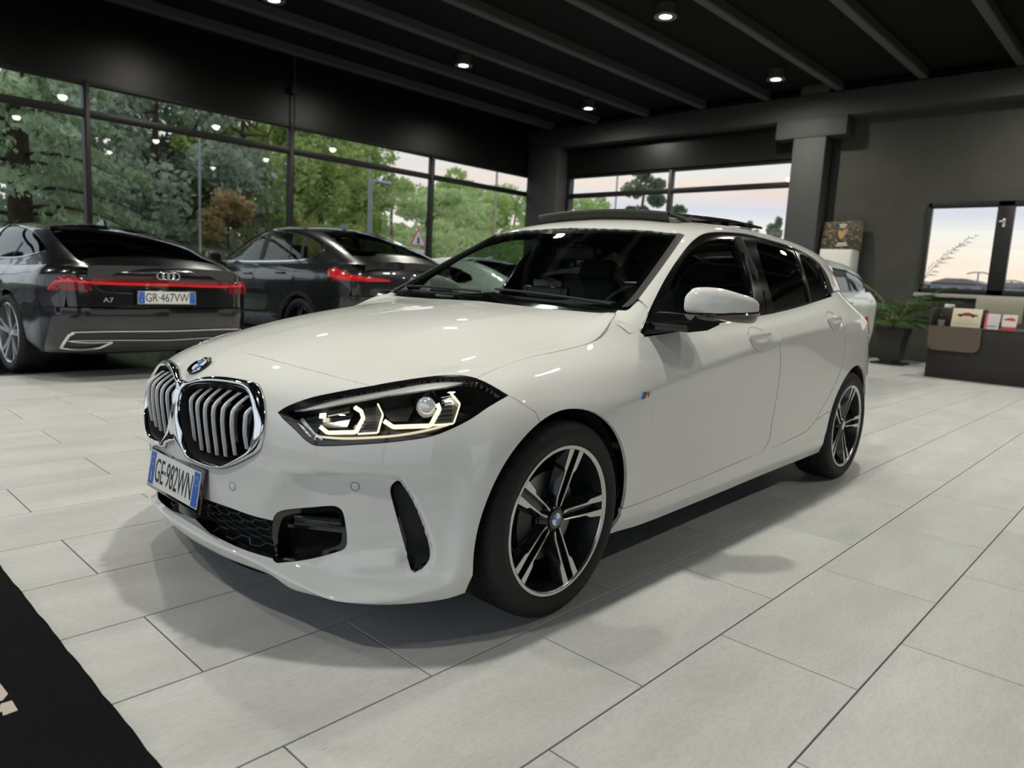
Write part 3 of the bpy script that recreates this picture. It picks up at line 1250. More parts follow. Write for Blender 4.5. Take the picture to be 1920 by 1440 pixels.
# --- upper body: one section per station, belt to roof centre
UP = {
 .44: [(.795,.872),(.785,.885),(.77,.90),(.755,.912),(.74,.922),(.72,.93),(.40,.942),(0,.948)],
 .55: [(.803,.885),(.79,.91),(.77,.932),(.75,.95),(.73,.962),(.705,.972),(.38,.99),(0,1.0)],
 .70: [(.813,.893),(.79,.94),(.76,.98),(.728,1.017),(.695,1.042),(.668,1.052),(.36,1.085),(0,1.098)],
 .85: [(.818,.900),(.79,.965),(.752,1.03),(.70,1.092),(.66,1.125),(.63,1.138),(.35,1.176),(0,1.192)],
 1.0: [(.82,.909),(.787,.99),(.743,1.075),(.68,1.165),(.625,1.208),(.59,1.222),(.34,1.262),(0,1.278)],
 1.15: [(.82,.918),(.785,1.01),(.738,1.11),(.667,1.22),(.597,1.282),(.55,1.302),(.33,1.335),(0,1.349)],
 1.4: [(.82,.932),(.783,1.03),(.733,1.14),(.657,1.260),(.595,1.323),(.53,1.350),(.3,1.386),(0,1.400)],
 1.8: [(.815,.963),(.782,1.05),(.733,1.155),(.657,1.270),(.597,1.336),(.53,1.370),(.3,1.413),(0,1.428)],
 2.2: [(.79,1.02),(.767,1.085),(.724,1.17),(.655,1.266),(.597,1.328),(.525,1.370),(.3,1.413),(0,1.428)],
 2.57: [(.76,1.085),(.742,1.125),(.705,1.185),(.645,1.253),(.587,1.314),(.52,1.356),(.3,1.402),(0,1.418)],
 2.9: [(.69,1.09),(.68,1.12),(.652,1.175),(.607,1.230),(.565,1.284),(.505,1.328),(.3,1.380),(0,1.398)],
 3.12: [(.59,1.075),(.59,1.10),(.58,1.145),(.56,1.195),(.545,1.245),(.485,1.295),(.3,1.350),(0,1.370)],
 3.3: [(.50,1.04),(.50,1.07),(.50,1.10),(.50,1.15),(.48,1.19),(.44,1.23),(.3,1.292),(0,1.312)],
}
UPC = np.array([[(x, -y, z) for (y, z) in UP[x]] for x in UP])      # stations x rows
UPC = np.swapaxes(UPC, 0, 1)[::-1]                                   # rows from the centre out
UPC = np.ascontiguousarray(UPC)
cr = np.zeros((8, 13))
cr[2, 0:6] = (1, 1, 1, 1, .8, .3)
UPS = Surf(np.swapaxes(loft(np.swapaxes(UPC, 0, 1), 14, 12), 0, 1)[::1])
# columns of UPS.G run along x; make j=0 the centre line: transpose so that j goes centre -> belt
UPS = Surf(np.swapaxes(loft(UPC, 12, 12, cr), 0, 1)).flip_to((1.5, 0, 9))

px = lambda S, key, pts, **k: _px(S, key, pts, **k)

M_PAINT = mat('white_paint', (0.80, 0.80, 0.785), 0.5, coat=1.0, coat_rough=0.012, spec=0.08)
M_BLK = mat('gloss_black', (0.006, 0.006, 0.007), 0.12, coat=0.6)
M_BLKM = mat('matt_black', (0.010, 0.010, 0.011), 0.6)
M_UNDER = mat('underbody_black', (0.006, 0.006, 0.006), 0.9)
M_CHROME = mat('chrome', (0.82, 0.83, 0.85), 0.05, 1.0)
M_SATIN = mat('satin_silver', (0.62, 0.63, 0.65), 0.28, 1.0)
M_GLASSF = glass_mat('windscreen_glass', (0.62, 0.70, 0.66), 1.0)
M_GLASSD = glass_mat('door_glass', (0.50, 0.56, 0.53), 1.0)
M_GLASSP = glass_mat('privacy_glass', (0.05, 0.055, 0.055), 1.0)


def pan(name, S, outline, holes=(), m=M_PAINT, both=True, centre=False, parent=None, ret=False, **kw):
    P, N, F = panel_data(S, outline, holes, centre=centre, **kw)
    if centre:
        return mesh_from(name, P, N, F, m, parent or hatch, 2)
    a = mesh_from(name, P, N, F, m, parent or hatch, 0)
    if both:
        b = mesh_from(name, P, N, F, m, hatch if parent is None else parent, 1)
        return (a, b)
    return a


def arc(cx, cz, r, a0, a1, n=40):
    return [(cx + r * math.cos(math.radians(a0 + (a1 - a0) * k / n)), cz + r * math.sin(math.radians(a0 + (a1 - a0) * k / n))) for k in range(n + 1)]


# outlines ---------------------------------------------------------------
HL_top = [(521,773),(539,762),(582,746),(630,735.5),(697,723.5),(749.6,714),(809.5,705.6),(845,703),(869,704),(893,709)]
HL_tail = [(893,709),(917,720),(953,741.5)]
HL_low = [(953,741.5),(917,762),(881,786),(845,804),(809.5,817),(749.6,826.6),(677.7,832.6),(606,835.7),(589,834),(575,826.6),(553,805),(534,788),(521,773)]
rc1 = px(LOWS, 'rc1', [(520,893),(600,889),(690,889),(735,894),(754,899)], sm=False)
rc2 = px(LOWS, 'rc2', [(775,930),(800,985),(813,1030),(809,1055),(795,1073)], sm=False)
rc3 = px(LOWS, 'rc3', [(740,1062),(640,1074),(560,1082)], sm=False)
rc4 = px(LOWS, 'rc4', [(500,1030),(480,960)], sm=False)
recess(LOWS, cat(rc1, rc2, rc3, rc4), [.016] * 4 + [.014] * 6 + [.05] * 2 + [.12] * 3, 0.038)
hl_a = px(LOWS, 'hl_a', HL_top[:5])            # tip to the hood corner
hl_b = px(LOWS, 'hl_b', HL_top[4:])
hl_c = px(LOWS, 'hl_c', HL_tail)
hl_d = px(LOWS, 'hl_d', HL_low)
hood_front = px(LOWS, 'hood_front', [(470,664),(544,684),(620,704),(697,723.5)])
SHUT = [(893,709),(945,686),(1000,668),(1045,659),(1083,650),(1105,643),(1122,633),(1135,618),(1146,600),(1153,588),(1157,579)]
shut_low = px(LOWS, 'shut_low', SHUT[:9])
joint = px(LOWS, 'joint', [(953,741.5),(1004,772)], sm=False)
ARF = arc(0, .315, .358, 222, -22, 60)
jx = joint[-1]
ang = math.degrees(math.atan2(jx[2] - .315, jx[0]))
arch_fr = LOWS.side(arc(0, .315, .358, ang, 195, 24), sm=False)      # bumper part
arch_re = LOWS.side(arc(0, .315, .358, ang, -8, 40), sm=False)       # fender part
arch_fr = cat(arch_fr, LOWS.side([(-.352, .17)], sm=False))

GR = [(359,717.5),(370,714),(386,709.5),(402,708),(431,709.5),(463,715),(482,720),(489,728),(496,749.5),(499,772),(498,804),(491,836),(485,847),(463,861),(439,872),(415,878),(391,875),(367,866),(354,858),(349,847),(343,840)]
grille_out = px(LOWS, 'grille_out', GR, step=6)
gt, gb = LOWS.front([(0, .693)], sm=False), LOWS.front([(0, .512)], sm=False)
INT_top = px(LOWS, 'int_top', [(375,932),(389,938),(429,952),(474,968),(512,977)])
POD_top = px(LOWS, 'pod_top', [(512,977),(514,970),(519,963),(530,958),(586,952),(622,949.5),(632,951),(641,958),(645,970)])
POD_side = px(LOWS, 'pod_side', [(645,970),(649,995),(650,1018),(647,1026),(640,1031)])
POD_bot = px(LOWS, 'pod_bot', [(640,1031),(586,1046),(530,1054.5),(519,1055),(512,1049)])
INT_bot = px(LOWS, 'int_bot', [(512,1047),(452,1028),(393,999)])
it = LOWS.front([(0, INT_top[0][2] + .002)], sm=False)
ib = LOWS.front([(0, INT_bot[-1][2] + .012)], sm=False)
vent = px(LOWS, 'vent', [(745,902),(735,910),(732,920),(737.5,944.6),(750,990),(762.5,1034),(776,1072),(792,1063),(803,1051),(806,1038),(803,1017.5),(791.7,984),(777,949),(760,917.5),(750,904)], sm=False)
vent = spl_pts(vent, n=64, closed=True)
lip = LOWS.at(np.array([(j, 0) for j in np.linspace(0, LOWS.near(arch_fr[-1:])[0][0], 60)]))[0][::-1]
c0 = lambda z: LOWS.front([(0, z)], sm=False)

bump_out = cat(c0(.787), hood_front, hl_a[::-1], hl_d[::-1], joint, arch_fr, lip, P3(LOWS.at([(0, 0)])[0][0]), ib, INT_bot[::-1], POD_bot[::-1], POD_side[::-1], POD_top[::-1], INT_top[::-1], it, gb, grille_out[::-1], gt)
bumper = pan('front_bumper', LOWS, bump_out, [vent], centre=True, gap=0.0015, step=0.009, grid=0.016, rim=.007)

sill_top = px(LOWS, 'sill_top', [(1165,955),(1208,940),(1300,902),(1400,860),(1490,820),(1513,807),(1530,787)])
DF = [(1207,628),(1216,660),(1222,700),(1223,740),(1220,790),(1214,850),(1209,920),(1208,940)]
door_f = px(LOWS, 'door_f', DF)
dlo_low_px = [(1204,631),(1263,622.5),(1326,610),(1413,593),(1451,587),(1492,577),(1534,564),(1563,554)]
BP = [(1449,587.5),(1458,620),(1463,655),(1463,690),(1455,750),(1446,800),(1443,822),(1428,849)]
door_b = px(LOWS, 'door_b', BP)
belt_f = px(LOWS, 'belt_f', [(1207,630.5),(1263,622.5),(1326,610),(1413,594),(1449,587.5)])
belt_r = px(LOWS, 'belt_r', [(1449,587.5),(1492,577),(1534,564),(1563,554)])
sill_f = px(LOWS, 'sill_f', [(1208,940),(1300,902),(1400,860),(1428,849)])
sill_r = px(LOWS, 'sill_r', [(1428,849),(1490,820),(1513,807),(1530,787)])
door_r = px(LOWS, 'door_r', [(1530,787),(1568,715),(1580,680),(1585,640),(1583,605),(1575,575),(1563,554)])
fender_out = cat(hl_c, joint, arch_re, px(LOWS, 'fs', [(1165,955),(1208,940)], sm=False), door_f[::-1], shut_low[::-1])
fender = pan('front_fender', LOWS, fender_out, gap=0.0015, step=0.01, grid=0.02)
fdoor = pan('front_door', LOWS, cat(door_f[::-1], belt_f, door_b, sill_f[::-1]), gap=0.0018, step=0.012, grid=0.025)
rdoor = pan('rear_door', LOWS, cat(belt_r, door_r[::-1], sill_r[::-1], door_b[::-1]), gap=0.0018, step=0.012, grid=0.025)
# sill between the wheel arches
arr = lambda a0, a1, n=40: LOWS.side(arc(2.67, .315, .358, a0, a1, n), sm=False)
row0 = lambda x0, x1, n=40: LOWS.at(np.array([(j, 0) for j in np.linspace(LOWS.near([(x0, -.85, .18)])[0][0], LOWS.near([(x1, -.85, .18)])[0][0], n)]))[0]
sill_out = cat(sill_top, LOWS.side([(2.19,.42),(2.26,.435),(2.335,.44)], sm=False), arr(160, 202, 12), row0(2.28, .31), LOWS.side([(.352,.26)], sm=False))
sill = pan('side_sill', LOWS, sill_out, gap=0.0015, step=0.012, grid=0.022)
quarter_out = cat(door_r, LOWS.at(np.array([(j, 12 * 9.0) for j in np.linspace(LOWS.near(door_r[-1:])[0][0], JC(16.2), 14)]))[0],
                  LOWS.side([(3.2, .9), (3.15, .6), (3.14, .5)], sm=False), arr(28, 160, 50), LOWS.side([(2.335,.44),(2.26,.435),(2.19,.42)], sm=False))
quarter = pan('quarter_panel', LOWS, quarter_out, gap=0.0015, step=0.014, grid=0.03)
rb = cat(LOWS.side([(3.14, .5), (3.15, .6)], sm=False), LOWS.at(np.array([(j, 12 * 6.2) for j in np.linspace(JC(16.3), JC(18), 12)]))[0],
         LOWS.at(np.array([(j, 0) for j in np.linspace(JC(18), LOWS.near([(3.0, -.84, .2)])[0][0], 30)]))[0], arr(-20, 28, 12))
MESHES = {}
P_, N_, F_ = panel_data(LOWS, rb, centre=False, gap=0.0015, step=0.02, grid=0.035)
mesh_from('rear_bumper', P_, N_, F_, M_PAINT, hatch, 0)
mesh_from('rear_bumper', P_, N_, F_, M_PAINT, hatch, 1)

# hood -------------------------------------------------------------------
h_fr = px(HS2, 'h_fr', [(470,664),(544,684),(620,704),(697,723.5)])
h_hl = px(HS2, 'h_hl', HL_top[4:])
h_sh = px(HS2, 'h_sh', SHUT)
hc0 = HS2.top([(h_fr[0][0] - .012, 0)], sm=False)
h_bk = HS2.top([(.505, -.69), (.497, -.55), (.489, -.4), (.483, -.2), (.48, 0)])
seal = px(LOWS, 'seal', SHUT[:9])
hood = pan('hood', HS2, cat(hc0, h_fr, h_hl, h_sh, h_bk), centre=True, gap=0.002, step=0.011, grid=0.02)

# upper body --------------------------------------------------------------
ws_top = px(UPS, 'ws_top', [(1085,427.5),(1131,428.6),(1197,431),(1251.6,436),(1271,438.6)])
ws_side = px(UPS, 'ws_side', [(1271,438.6),(1228,500),(1183,560),(1165,577)])
ws_bot = px(UPS, 'ws_bot', [(1165,577),(1120,580),(1045,577),(964,571.6),(915,566)])
u0 = lambda P: cat(UPS.at([(0, UPS.near(P)[0][1])])[0])
wt0, wb0 = u0(ws_top[:1]), u0(ws_bot[-1:])
wt0, wb0 = UPS.top([(ws_top[0][0], 0)], sm=False), UPS.top([(.47, 0)], sm=False)
ws_out = cat(wt0, ws_top[2:], ws_side, ws_bot[:-2], wb0)
windshield = pan('windscreen', UPS, ws_out, m=M_GLASSF, centre=True, gap=0.0, rim=0, step=0.02, grid=0.04)
DLO_top = [(1563,554),(1564,548.5),(1561,535),(1549,508),(1530,487),(1492,465),(1451,451),(1405,439),(1367.5,434.6),(1336,435),(1317.5,439),(1299,452),(1276,479),(1249,520),(1222,572.5),(1207,608),(1203,622),(1204,631)]
dlo_t = px(UPS, 'dlo_t', DLO_top)
dlo_b = px(UPS, 'dlo_b', dlo_low_px)
seam = UPS.top([(ws_top[-1][0] + .012, ws_top[-1][1] + .03), (1.25, -.525), (1.6, -.52), (2.2, -.51), (2.8, -.48), (3.15, -.44)])
strip_o = px(UPS, 'strip_o', [(1283,441),(1240,502),(1197,560)])
side_out = cat(strip_o[::-1], seam, UPS.at(np.array([(j, UPS.nv - 1) for j in np.linspace(UPS.near(seam[-1:])[0][0], UPS.nu - 1, 12)]))[0],
               UPS.at(np.array([(UPS.nu - 1, i) for i in np.linspace(UPS.nv - 1, UPS.near(dlo_t[:1])[0][1], 16)]))[0], dlo_t[:-3], px(UPS, 'ajo', [(1217,580),(1197,560)], sm=False))
side_frame = pan('side_frame', UPS, side_out, gap=0.001, step=0.011, grid=0.022)
roof_out = cat(wt0, ws_top[2:], seam, UPS.at(np.array([(j, UPS.nv - 1) for j in np.linspace(UPS.near(seam[-1:])[0][0], 0, 12)]))[0])
SRX0, SRX1, SRY = 1.30, 2.05, 0.42
roof = pan('roof', UPS, roof_out, centre=True, gap=0.0015, step=0.014, grid=0.028)
dlo = pan('window_surround', UPS, cat(dlo_t, dlo_b), m=M_BLK, gap=0.0, off=-0.004, step=0.012, grid=0.03)
strip = pan('windscreen_trim', UPS, cat(strip_o, ws_side[::-1]), m=M_BLKM, gap=0.0, off=0.003, step=0.012, grid=0.03)
# ---------------------------------------------------------------- helpers for pieces lying on the body
def off_surf(S, d, j0=0, j1=None, i0=0, i1=None):
    T = Surf((S.G + S.N * d)[i0:i1, j0:j1])
    if (T.N * S.N[i0:i1, j0:j1]).sum() < 0:
        T.N = -T.N
        T.flipped = True
    else:
        T.flipped = False
    return T


def vnormals(P, F):
    N = np.zeros_like(P)
    for f in F:
        a, b, c = P[f[0]], P[f[1]], P[f[2]]
        n = np.cross(b - a, c - a)
        for k in f:
            N[k] += n
    return N / np.maximum(np.linalg.norm(N, axis=1, keepdims=True), 1e-12)


def bulged(S, outline, holes=(), h=0.006, w=0.008, off=0.0, rim=0.01, step=0.006, grid=0.008, centre=False, inner_only=False):
    """like panel_data but swelling away from its edges"""
    P, N, F = panel_data(S, outline, holes, gap=0, step=step, grid=grid, off=off, rim=0, centre=centre)
    E = np.full(len(P), 1e9)
    loops = [outline] + list(holes)
    for L in loops:
        L = np.asarray(L)
        n = len(L)
        for k in range(n):
            a, b = L[k], L[(k + 1) % n]
            if centre and abs(a[1]) < 2e-3 and abs(b[1]) < 2e-3:
                continue
            ab = b - a
            t = np.clip(((P - N * off - a) @ ab) / max(ab @ ab, 1e-12), 0, 1)
            E = np.minimum(E, np.linalg.norm(P - N * off - (a + t[:, None] * ab), axis=1))
    x = np.clip(E / w, 0, 1)
    P = P + N * (h * np.sqrt(np.maximum(0, 1 - (1 - x)**2)))[:, None]
    N2 = vnormals(P, F)
    if rim > 0:
        cnt = {}
        for q in F:
            for k in range(3):
                cnt[(q[k], q[(k + 1) % 3])] = 1
        be = [e for e in cnt if (e[1], e[0]) not in cnt]
        if centre:
            be = [e for e in be if not (abs(P[e[0]][1]) < 1e-3 and abs(P[e[1]][1]) < 1e-3)]
        ids = sorted({k for e in be for k in e})
        m2 = {k: len(P) + q for q, k in enumerate(ids)}
        P = np.vstack([P, [P[k] - N[k] * rim for k in ids]])
        N2 = np.vstack([N2, [N2[k] for k in ids]])
        F = list(F) + [(b, a, m2[a], m2[b]) for a, b in be]
    return P, N2, F


def ribbon(S, path3, width, m, name, parent, off=0.0, thick=0.006, mirror=0):
    """flat bar of given width lying on S along a 3D path"""
    path3 = np.asarray(path3, float)
    path3 = np.vstack([path3[:1]] + [np.linspace(path3[k], path3[k + 1], 1 + max(1, int(np.linalg.norm(path3[k + 1] - path3[k]) / .03)))[1:] for k in range(len(path3) - 1)])
    U = S.near(path3)
    P, N = S.at(U)
    n = len(P)
    T = np.gradient(P, axis=0)
    B = np.cross(N, T)
    B /= np.maximum(np.linalg.norm(B, axis=1, keepdims=True), 1e-12)
    a = P + B * width / 2 + N * off
    b = P - B * width / 2 + N * off
    V = np.vstack([a, b, a + N * thick, b + N * thick])
    F = []
    for k in range(n - 1):
        F += [(2 * n + k, 2 * n + k + 1, 3 * n + k + 1, 3 * n + k), (k, 2 * n + k, 2 * n + k + 1, k + 1)[::-1], (n + k, n + k + 1, 3 * n + k + 1, 3 * n + k)[::-1]]
    F += [(0, n, 3 * n, 2 * n), (n - 1, 3 * n - 1, 4 * n - 1, 2 * n - 1)]
    if mirror:
        V = V * (1, -1, 1)
        F = [f[::-1] for f in F]
    mb = MB().add([tuple(v) for v in V], F)
    return mb.build(name, m, parent, smooth=40)


# ---------------------------------------------------------------- glass in the doors
gw_f = px(UPS, 'gw_f', [(1261,596),(1259,565),(1257,539),(1274,502),(1297,470),(1317.5,455),(1338,447.5),(1367.5,446.5),(1389,449.6)])
gw_f2 = px(UPS, 'gw_f2', [(1389,449.6),(1397,483),(1407,527),(1413,587)])
gw_f3 = px(UPS, 'gw_f3', [(1413,587),(1380,594),(1320,605),(1261,615)])
gw_r = px(UPS, 'gw_r', [(1417.5,452),(1451,459),(1488,472.5)])
gw_r2 = px(UPS, 'gw_r2', [(1488,472.5),(1505,514),(1517.5,566)])
gw_r3 = px(UPS, 'gw_r3', [(1517.5,566),(1490,573),(1453,582)])
gw_r4 = px(UPS, 'gw_r4', [(1453,582),(1443.5,543),(1428,493),(1417.5,452)])
gw_q = px(UPS, 'gw_q', [(1499,474.6),(1514,481),(1528,490),(1541,506),(1549,525),(1553,552)])
gw_q2 = px(UPS, 'gw_q2', [(1553,552),(1540,559),(1523,565)])
gw_q3 = px(UPS, 'gw_q3', [(1523,565),(1513,527),(1499,474.6)])
win_f, win_r, win_q = cat(gw_f, gw_f2, gw_f3), cat(gw_r, gw_r2, gw_r3, gw_r4), cat(gw_q, gw_q2, gw_q3)
bpy.data.objects.remove(dlo[0]); bpy.data.objects.remove(dlo[1])
dlo = pan('window_surround', UPS, cat(dlo_t, dlo_b), [win_f, win_r, win_q], m=M_BLK, gap=0.0, off=-0.003, rim=0.012, step=0.01, grid=0.03)
pan('door_window', UPS, win_f, m=M_GLASSD, gap=-0.004, off=-0.008, rim=0, step=0.02, grid=0.05)
pan('door_window', UPS, win_r, m=M_GLASSP, gap=-0.004, off=-0.008, rim=0, step=0.02, grid=0.05)
pan('quarter_window', UPS, win_q, m=M_GLASSP, gap=-0.004, off=-0.008, rim=0, step=0.02, grid=0.05)
M_TRIMB = mat('gloss_trim', (0.05, 0.048, 0.042), 0.22, coat=0.5)
for q, pth in enumerate(([(1392,450),(1399,483),(1409,527),(1415.5,588)], [(1491,472),(1508,514),(1520,566)], [(1433,545),(1439,583)], [(1257,545),(1232,592),(1214,622)])):
    p3 = px(UPS, 'trim%d' % q, pth)
    w = (.010, .012, .003, .010)[q]
    for mi in (0, 1):
        ribbon(UPS, p3, w, M_TRIMB if q != 2 else M_CHROME, 'pillar_trim', hatch, off=-0.002, thick=0.005, mirror=mi)

corner = px(UPS, 'corner', [(1140,606),(1149,594),(1157,579),(1180,577),(1196,561),(1217,580),(1207,604),(1203,622),(1208,632),(1180,622)], sm=False)
pan('pillar_foot', UPS, corner, m=M_PAINT, gap=0, off=-.006, rim=0, step=.015, grid=.03)
# windscreen: black ceramic border as a thin inner band, cowl below it
WSI = off_surf(UPS, -0.006)
inner_ws = cat(UPS.top([(ws_top[0][0] - .05, 0)], sm=False), px(WSI, 'wsi_t', [(1120,438),(1190,440),(1240,444),(1256,447)]), px(WSI, 'wsi_s', [(1256,447),(1216,500),(1172,556),(1150,569)]),
               px(WSI, 'wsi_b', [(1150,569),(1100,571),(1045,568),(980,562)]), UPS.top([(.56, 0)], sm=False))
pan('windscreen_border', UPS, ws_out, [inner_ws], m=M_BLK, centre=True, gap=0, off=-0.005, rim=0, step=0.02, grid=0.05)
pan('cowl_panel', UPS, cat(UPS.top([(.56, 0)], sm=False), UPS.top([(.57, -.4), (.60, -.6), (.605, -.70)], sm=False), UPS.top([(.46, -.70), (.45, -.4), (.445, 0)], sm=False)), m=M_BLKM, centre=True, gap=0, off=-0.02, rim=0, step=0.02, grid=0.05)
# wipers resting on the glass
for q, (a, b) in enumerate((((.545, -.64), (.555, -.02)), ((.53, .05), (.575, .62)))):
    w = UPS.cast([(a[0] + (b[0] - a[0]) * t, -abs(a[1] + (b[1] - a[1]) * t), 3) for t in np.linspace(0, 1, 14)], (0, 0, -1))
    w[:, 1] = [a[1] + (b[1] - a[1]) * t for t in np.linspace(0, 1, 14)]
    w[:, 2] += 0.012
    MB().tube([tuple(p) for p in w], 0.006, 6).build('wiper', M_BLKM, hatch, smooth=40)
MB().box((.505, .20, .963), (.56, .32, .973), .003).build('washer_cover', mat('grey_plastic', (.25, .25, .25), .5), hatch, smooth=30)

# ---------------------------------------------------------------- headlights
HLI = [(536,772.7),(558,766.7),(630,746),(725.6,728),(797.5,715),(845,711.6),(884,715),(898,719)]
HLI2 = [(898,719),(927,735.5),(940,744)]
HLI3 = [(940,744),(917,759.5),(881,781),(845,798),(809.5,811),(749.6,820.6),(677.7,826),(606,826.6),(589,824),(577,814.6),(558,793),(536,772.7)]
hlo = cat(px(LOWS, 'hlo1', HL_top), px(LOWS, 'hlo2', HL_tail), px(LOWS, 'hlo3', HL_low))
hli = cat(px(LOWS, 'hli1', HLI), px(LOWS, 'hli2', HLI2), px(LOWS, 'hli3', HLI3))
LI = off_surf(LOWS, -0.030, 12, 12 * 11, 12 * 5, None)
LB = off_surf(LOWS, -0.075, 12, 12 * 11, 12 * 5, None)
M_LENS = glass_mat('lamp_lens', (0.93, 0.94, 0.95), 1.0, 0.0, 1.42)
M_BUCKET = mat('lamp_bucket', (0.028, 0.028, 0.028), 0.25, 0.4)
M_DRL = mat('daytime_light', (1, .95, .85), .3, emit=(1.0, 0.88, 0.60), emit_s=.95)
M_GLINT = mat('glint_glow', (1, .95, .85), .3, emit=(1.0, 0.93, 0.78), emit_s=2.6)
M_REFL = mat('lamp_reflector', (.75, .75, .74), .18, 1.0)
M_RIBG = mat('ribbed_optic', (.30, .30, .28), .15, .7)
roots = []
for mi in (0, 1):
    r = empty('headlight', parent=hatch)
    roots.append(r)


def lamp_part(name, P, N, F, m):
    for mi in (0, 1):
        mesh_from(name, P, N, F, m, roots[mi], mi)


lamp_part('bezel', *panel_data(LOWS, hlo, [hli], gap=0.001, hole_gap=0.0, off=0.0005, rim=0.02, step=.006, grid=.02), M_BLK)
lamp_part('lens', *panel_data(LOWS, hli, gap=-0.002, rim=0, step=0.012, grid=0.02, off=0.0), M_LENS)
lamp_part('bucket', *panel_data(LB, px(LB, 'bk', HLI[:-1] + HLI2[:-1] + HLI3[:-1], sm=False), gap=-0.02, rim=0, step=0.02, grid=0.03), M_BUCKET)
# side walls of the bucket
A = resample(LOWS.near(hli), LOWS, 0.012)
PA, NA = LOWS.at(A)
PA2 = PA - NA * 0.08
nA = len(PA)
FA = [(k, (k + 1) % nA, nA + (k + 1) % nA, nA + k) for k in range(nA)]
for mi in (0, 1):
    V = np.vstack([PA - NA * .0202 - 0 * NA, PA2]) * ((1, -1, 1) if mi else (1, 1, 1))
    MB().add([tuple(v) for v in V], FA).build('bucket_wall', M_BUCKET, roots[mi], smooth=50)
LJ = off_surf(LOWS, -0.007, 12, 12 * 11, 12 * 5, None)
brow = px(LJ, 'brow', [(545,771),(630,749),(725,731),(797,718),(845,714.5),(872,717),(835,726),(800,731),(725,741),(650,755),(570,770)], sm=False)
lamp_part('brow_strip', *panel_data(LJ, brow, gap=0, rim=0.006, step=0.008, grid=0.02), mat('brow_silver', (.62, .63, .60), .38, .15))


def lamp_bar(name, pts, w, m, off=0.0, sm=False, thick=.008):
    p = px(LI, name + str(len(PXC)), pts, sm=sm)
    if not sm:
        p = np.array([p[0]] + [x for k in range(len(p) - 1) for x in (p[k] + (p[k + 1] - p[k]) * t for t in (.06, .5, .94))] + [p[-1]])
    for mi in (0, 1):
        ribbon(LI, p, w, m, name, roots[mi], off=off, thick=thick, mirror=mi)


lamp_bar('daytime_bar', [(602,801),(615.5,812),(668,811),(682,786),(678,773),(666,765.5)], .0105, M_DRL)
lamp_bar('daytime_bar', [(721,790.6),(737.7,801.5),(807,799),(824,769),(819,757),(799,744)], .0115, M_DRL)
lamp_bar('light_guide', [(592,818),(640,822),(690,821),(749.6,816),(800,807),(841,796)], .006, mat('light_guide', (.9, .8, .6), .3, emit=(1, .84, .52), emit_s=.6), off=-.004, sm=True)
lamp_bar('light_guide', [(709,760),(718.6,779),(709,812),(672,814)], .004, M_DRL)
lamp_bar('light_guide', [(845,740),(862,760),(850,795),(812,798)], .004, M_DRL)
lamp_bar('light_guide', [(566,786),(590,815),(606,823)], .010, M_REFL, off=-.004)
lamp_bar('chrome_line', [(558,770),(650,752),(730,738),(800,726),(834,727)], .004, M_CHROME, off=.004)
lamp_bar('chrome_line', [(846,729),(880,723),(896,719)], .0022, mat('lamp_print', (.6, .6, .6), .5), off=.02, thick=.001)
for q, pts in enumerate(([(682,763),(706,759),(716,778),(706,810),(678,811),(685,788)], [(819,745),(846,740),(860,762),(849,794),(812,796),(827,770)])):
    p = px(LI, 'optic%d' % q, pts, sm=False)
    lamp_part('ribbed_optic', *panel_data(LI, p, gap=0, rim=.012, step=.006, grid=.012, off=-.004), M_RIBG)
    a, b = p[0], p[1]
    for k in range(7):
        t = (k + .7) / 7.6
        l0 = p[0] + (p[4] - p[0]) * t if t > .55 else p[0] + (p[5] - p[0]) * (t / .55)
        l0 = p[0] * (1 - t) + p[4] * t
        l1 = p[1] * (1 - t) + p[3] * t
        for mi in (0, 1):
            ribbon(LI, np.array([l0, (l0 + l1) / 2, l1]), .0025, M_BUCKET, 'optic_rib', roots[mi], off=.0, thick=.003, mirror=mi)
# reflector bowls and projector
for q, pts in enumerate(([(572,790),(600,786),(655,772),(668,782),(655,806),(620,806)], [(725,762),(765,752),(778,775),(765,795),(735,796),(722,782)])):
    p = px(LB, 'refl%d' % q, pts, sm=False)
    lamp_part('reflector', *panel_data(LB, p, gap=0, rim=.0, step=.01, grid=.02, off=.02), mat('smoked_reflector', (.22, .22, .21), .2, .9))
lamp_bar('white_glint', [(597,777),(609,776)], .014, M_GLINT, off=-.012, thick=.004)  # glowing patch put in for a small white reflection, not a light source
for k in range(3):
    lamp_bar('reflector_fin', [(614, 779 - 4 * k), (655, 771 - 4.5 * k)], .003, mat('reflector_fin', (.35, .33, .28), .3, .8), off=-.008, thick=.004)
pc = px(LI, 'proj', [(797,764)], sm=False)[0]
pn = LI.at(LI.near([pc]))[1][0]
fw = np.array([-.88, -.46, .1]); fw /= np.linalg.norm(fw)
rotm = Vector(fw).to_track_quat('Z', 'Y').to_matrix().to_4x4()
for mi in (0, 1):
    sgn = -1 if mi else 1
    Mx = Matrix.Diagonal((1, sgn, 1, 1)) @ Matrix.Translation(Vector(pc - fw * .004)) @ rotm
    MB().lathe([(.0, .012), (.010, .0115), (.02, .008), (.027, .002), (.030, -.006)], 28, M=Mx).build('projector_lens', mat('projector', (.55, .56, .55), .06, .5, emit=(1, .97, .9), emit_s=.16, coat=1), roots[mi], smooth=60)
    MB().lathe([(.030, -.006), (.033, -.004), (.046, -.014), (.05, -.03)], 6, M=Mx @ Matrix.Rotation(.3, 4, 'Z')).build('projector_shroud', M_BLK, roots[mi], smooth=20)
tv, tf = text_mesh('BMW LED', .0085, .0002)
tp = px(LI, 'ledtxt', [(862,721)], sm=False)[0]
tn = LI.at(LI.near([tp]))[1][0]
tx = px(LI, 'ledtx2', [(882,717)], sm=False)[0] - tp
tx = tx / np.linalg.norm(tx)
tn = tn - tx * (tn @ tx); tn /= np.linalg.norm(tn)
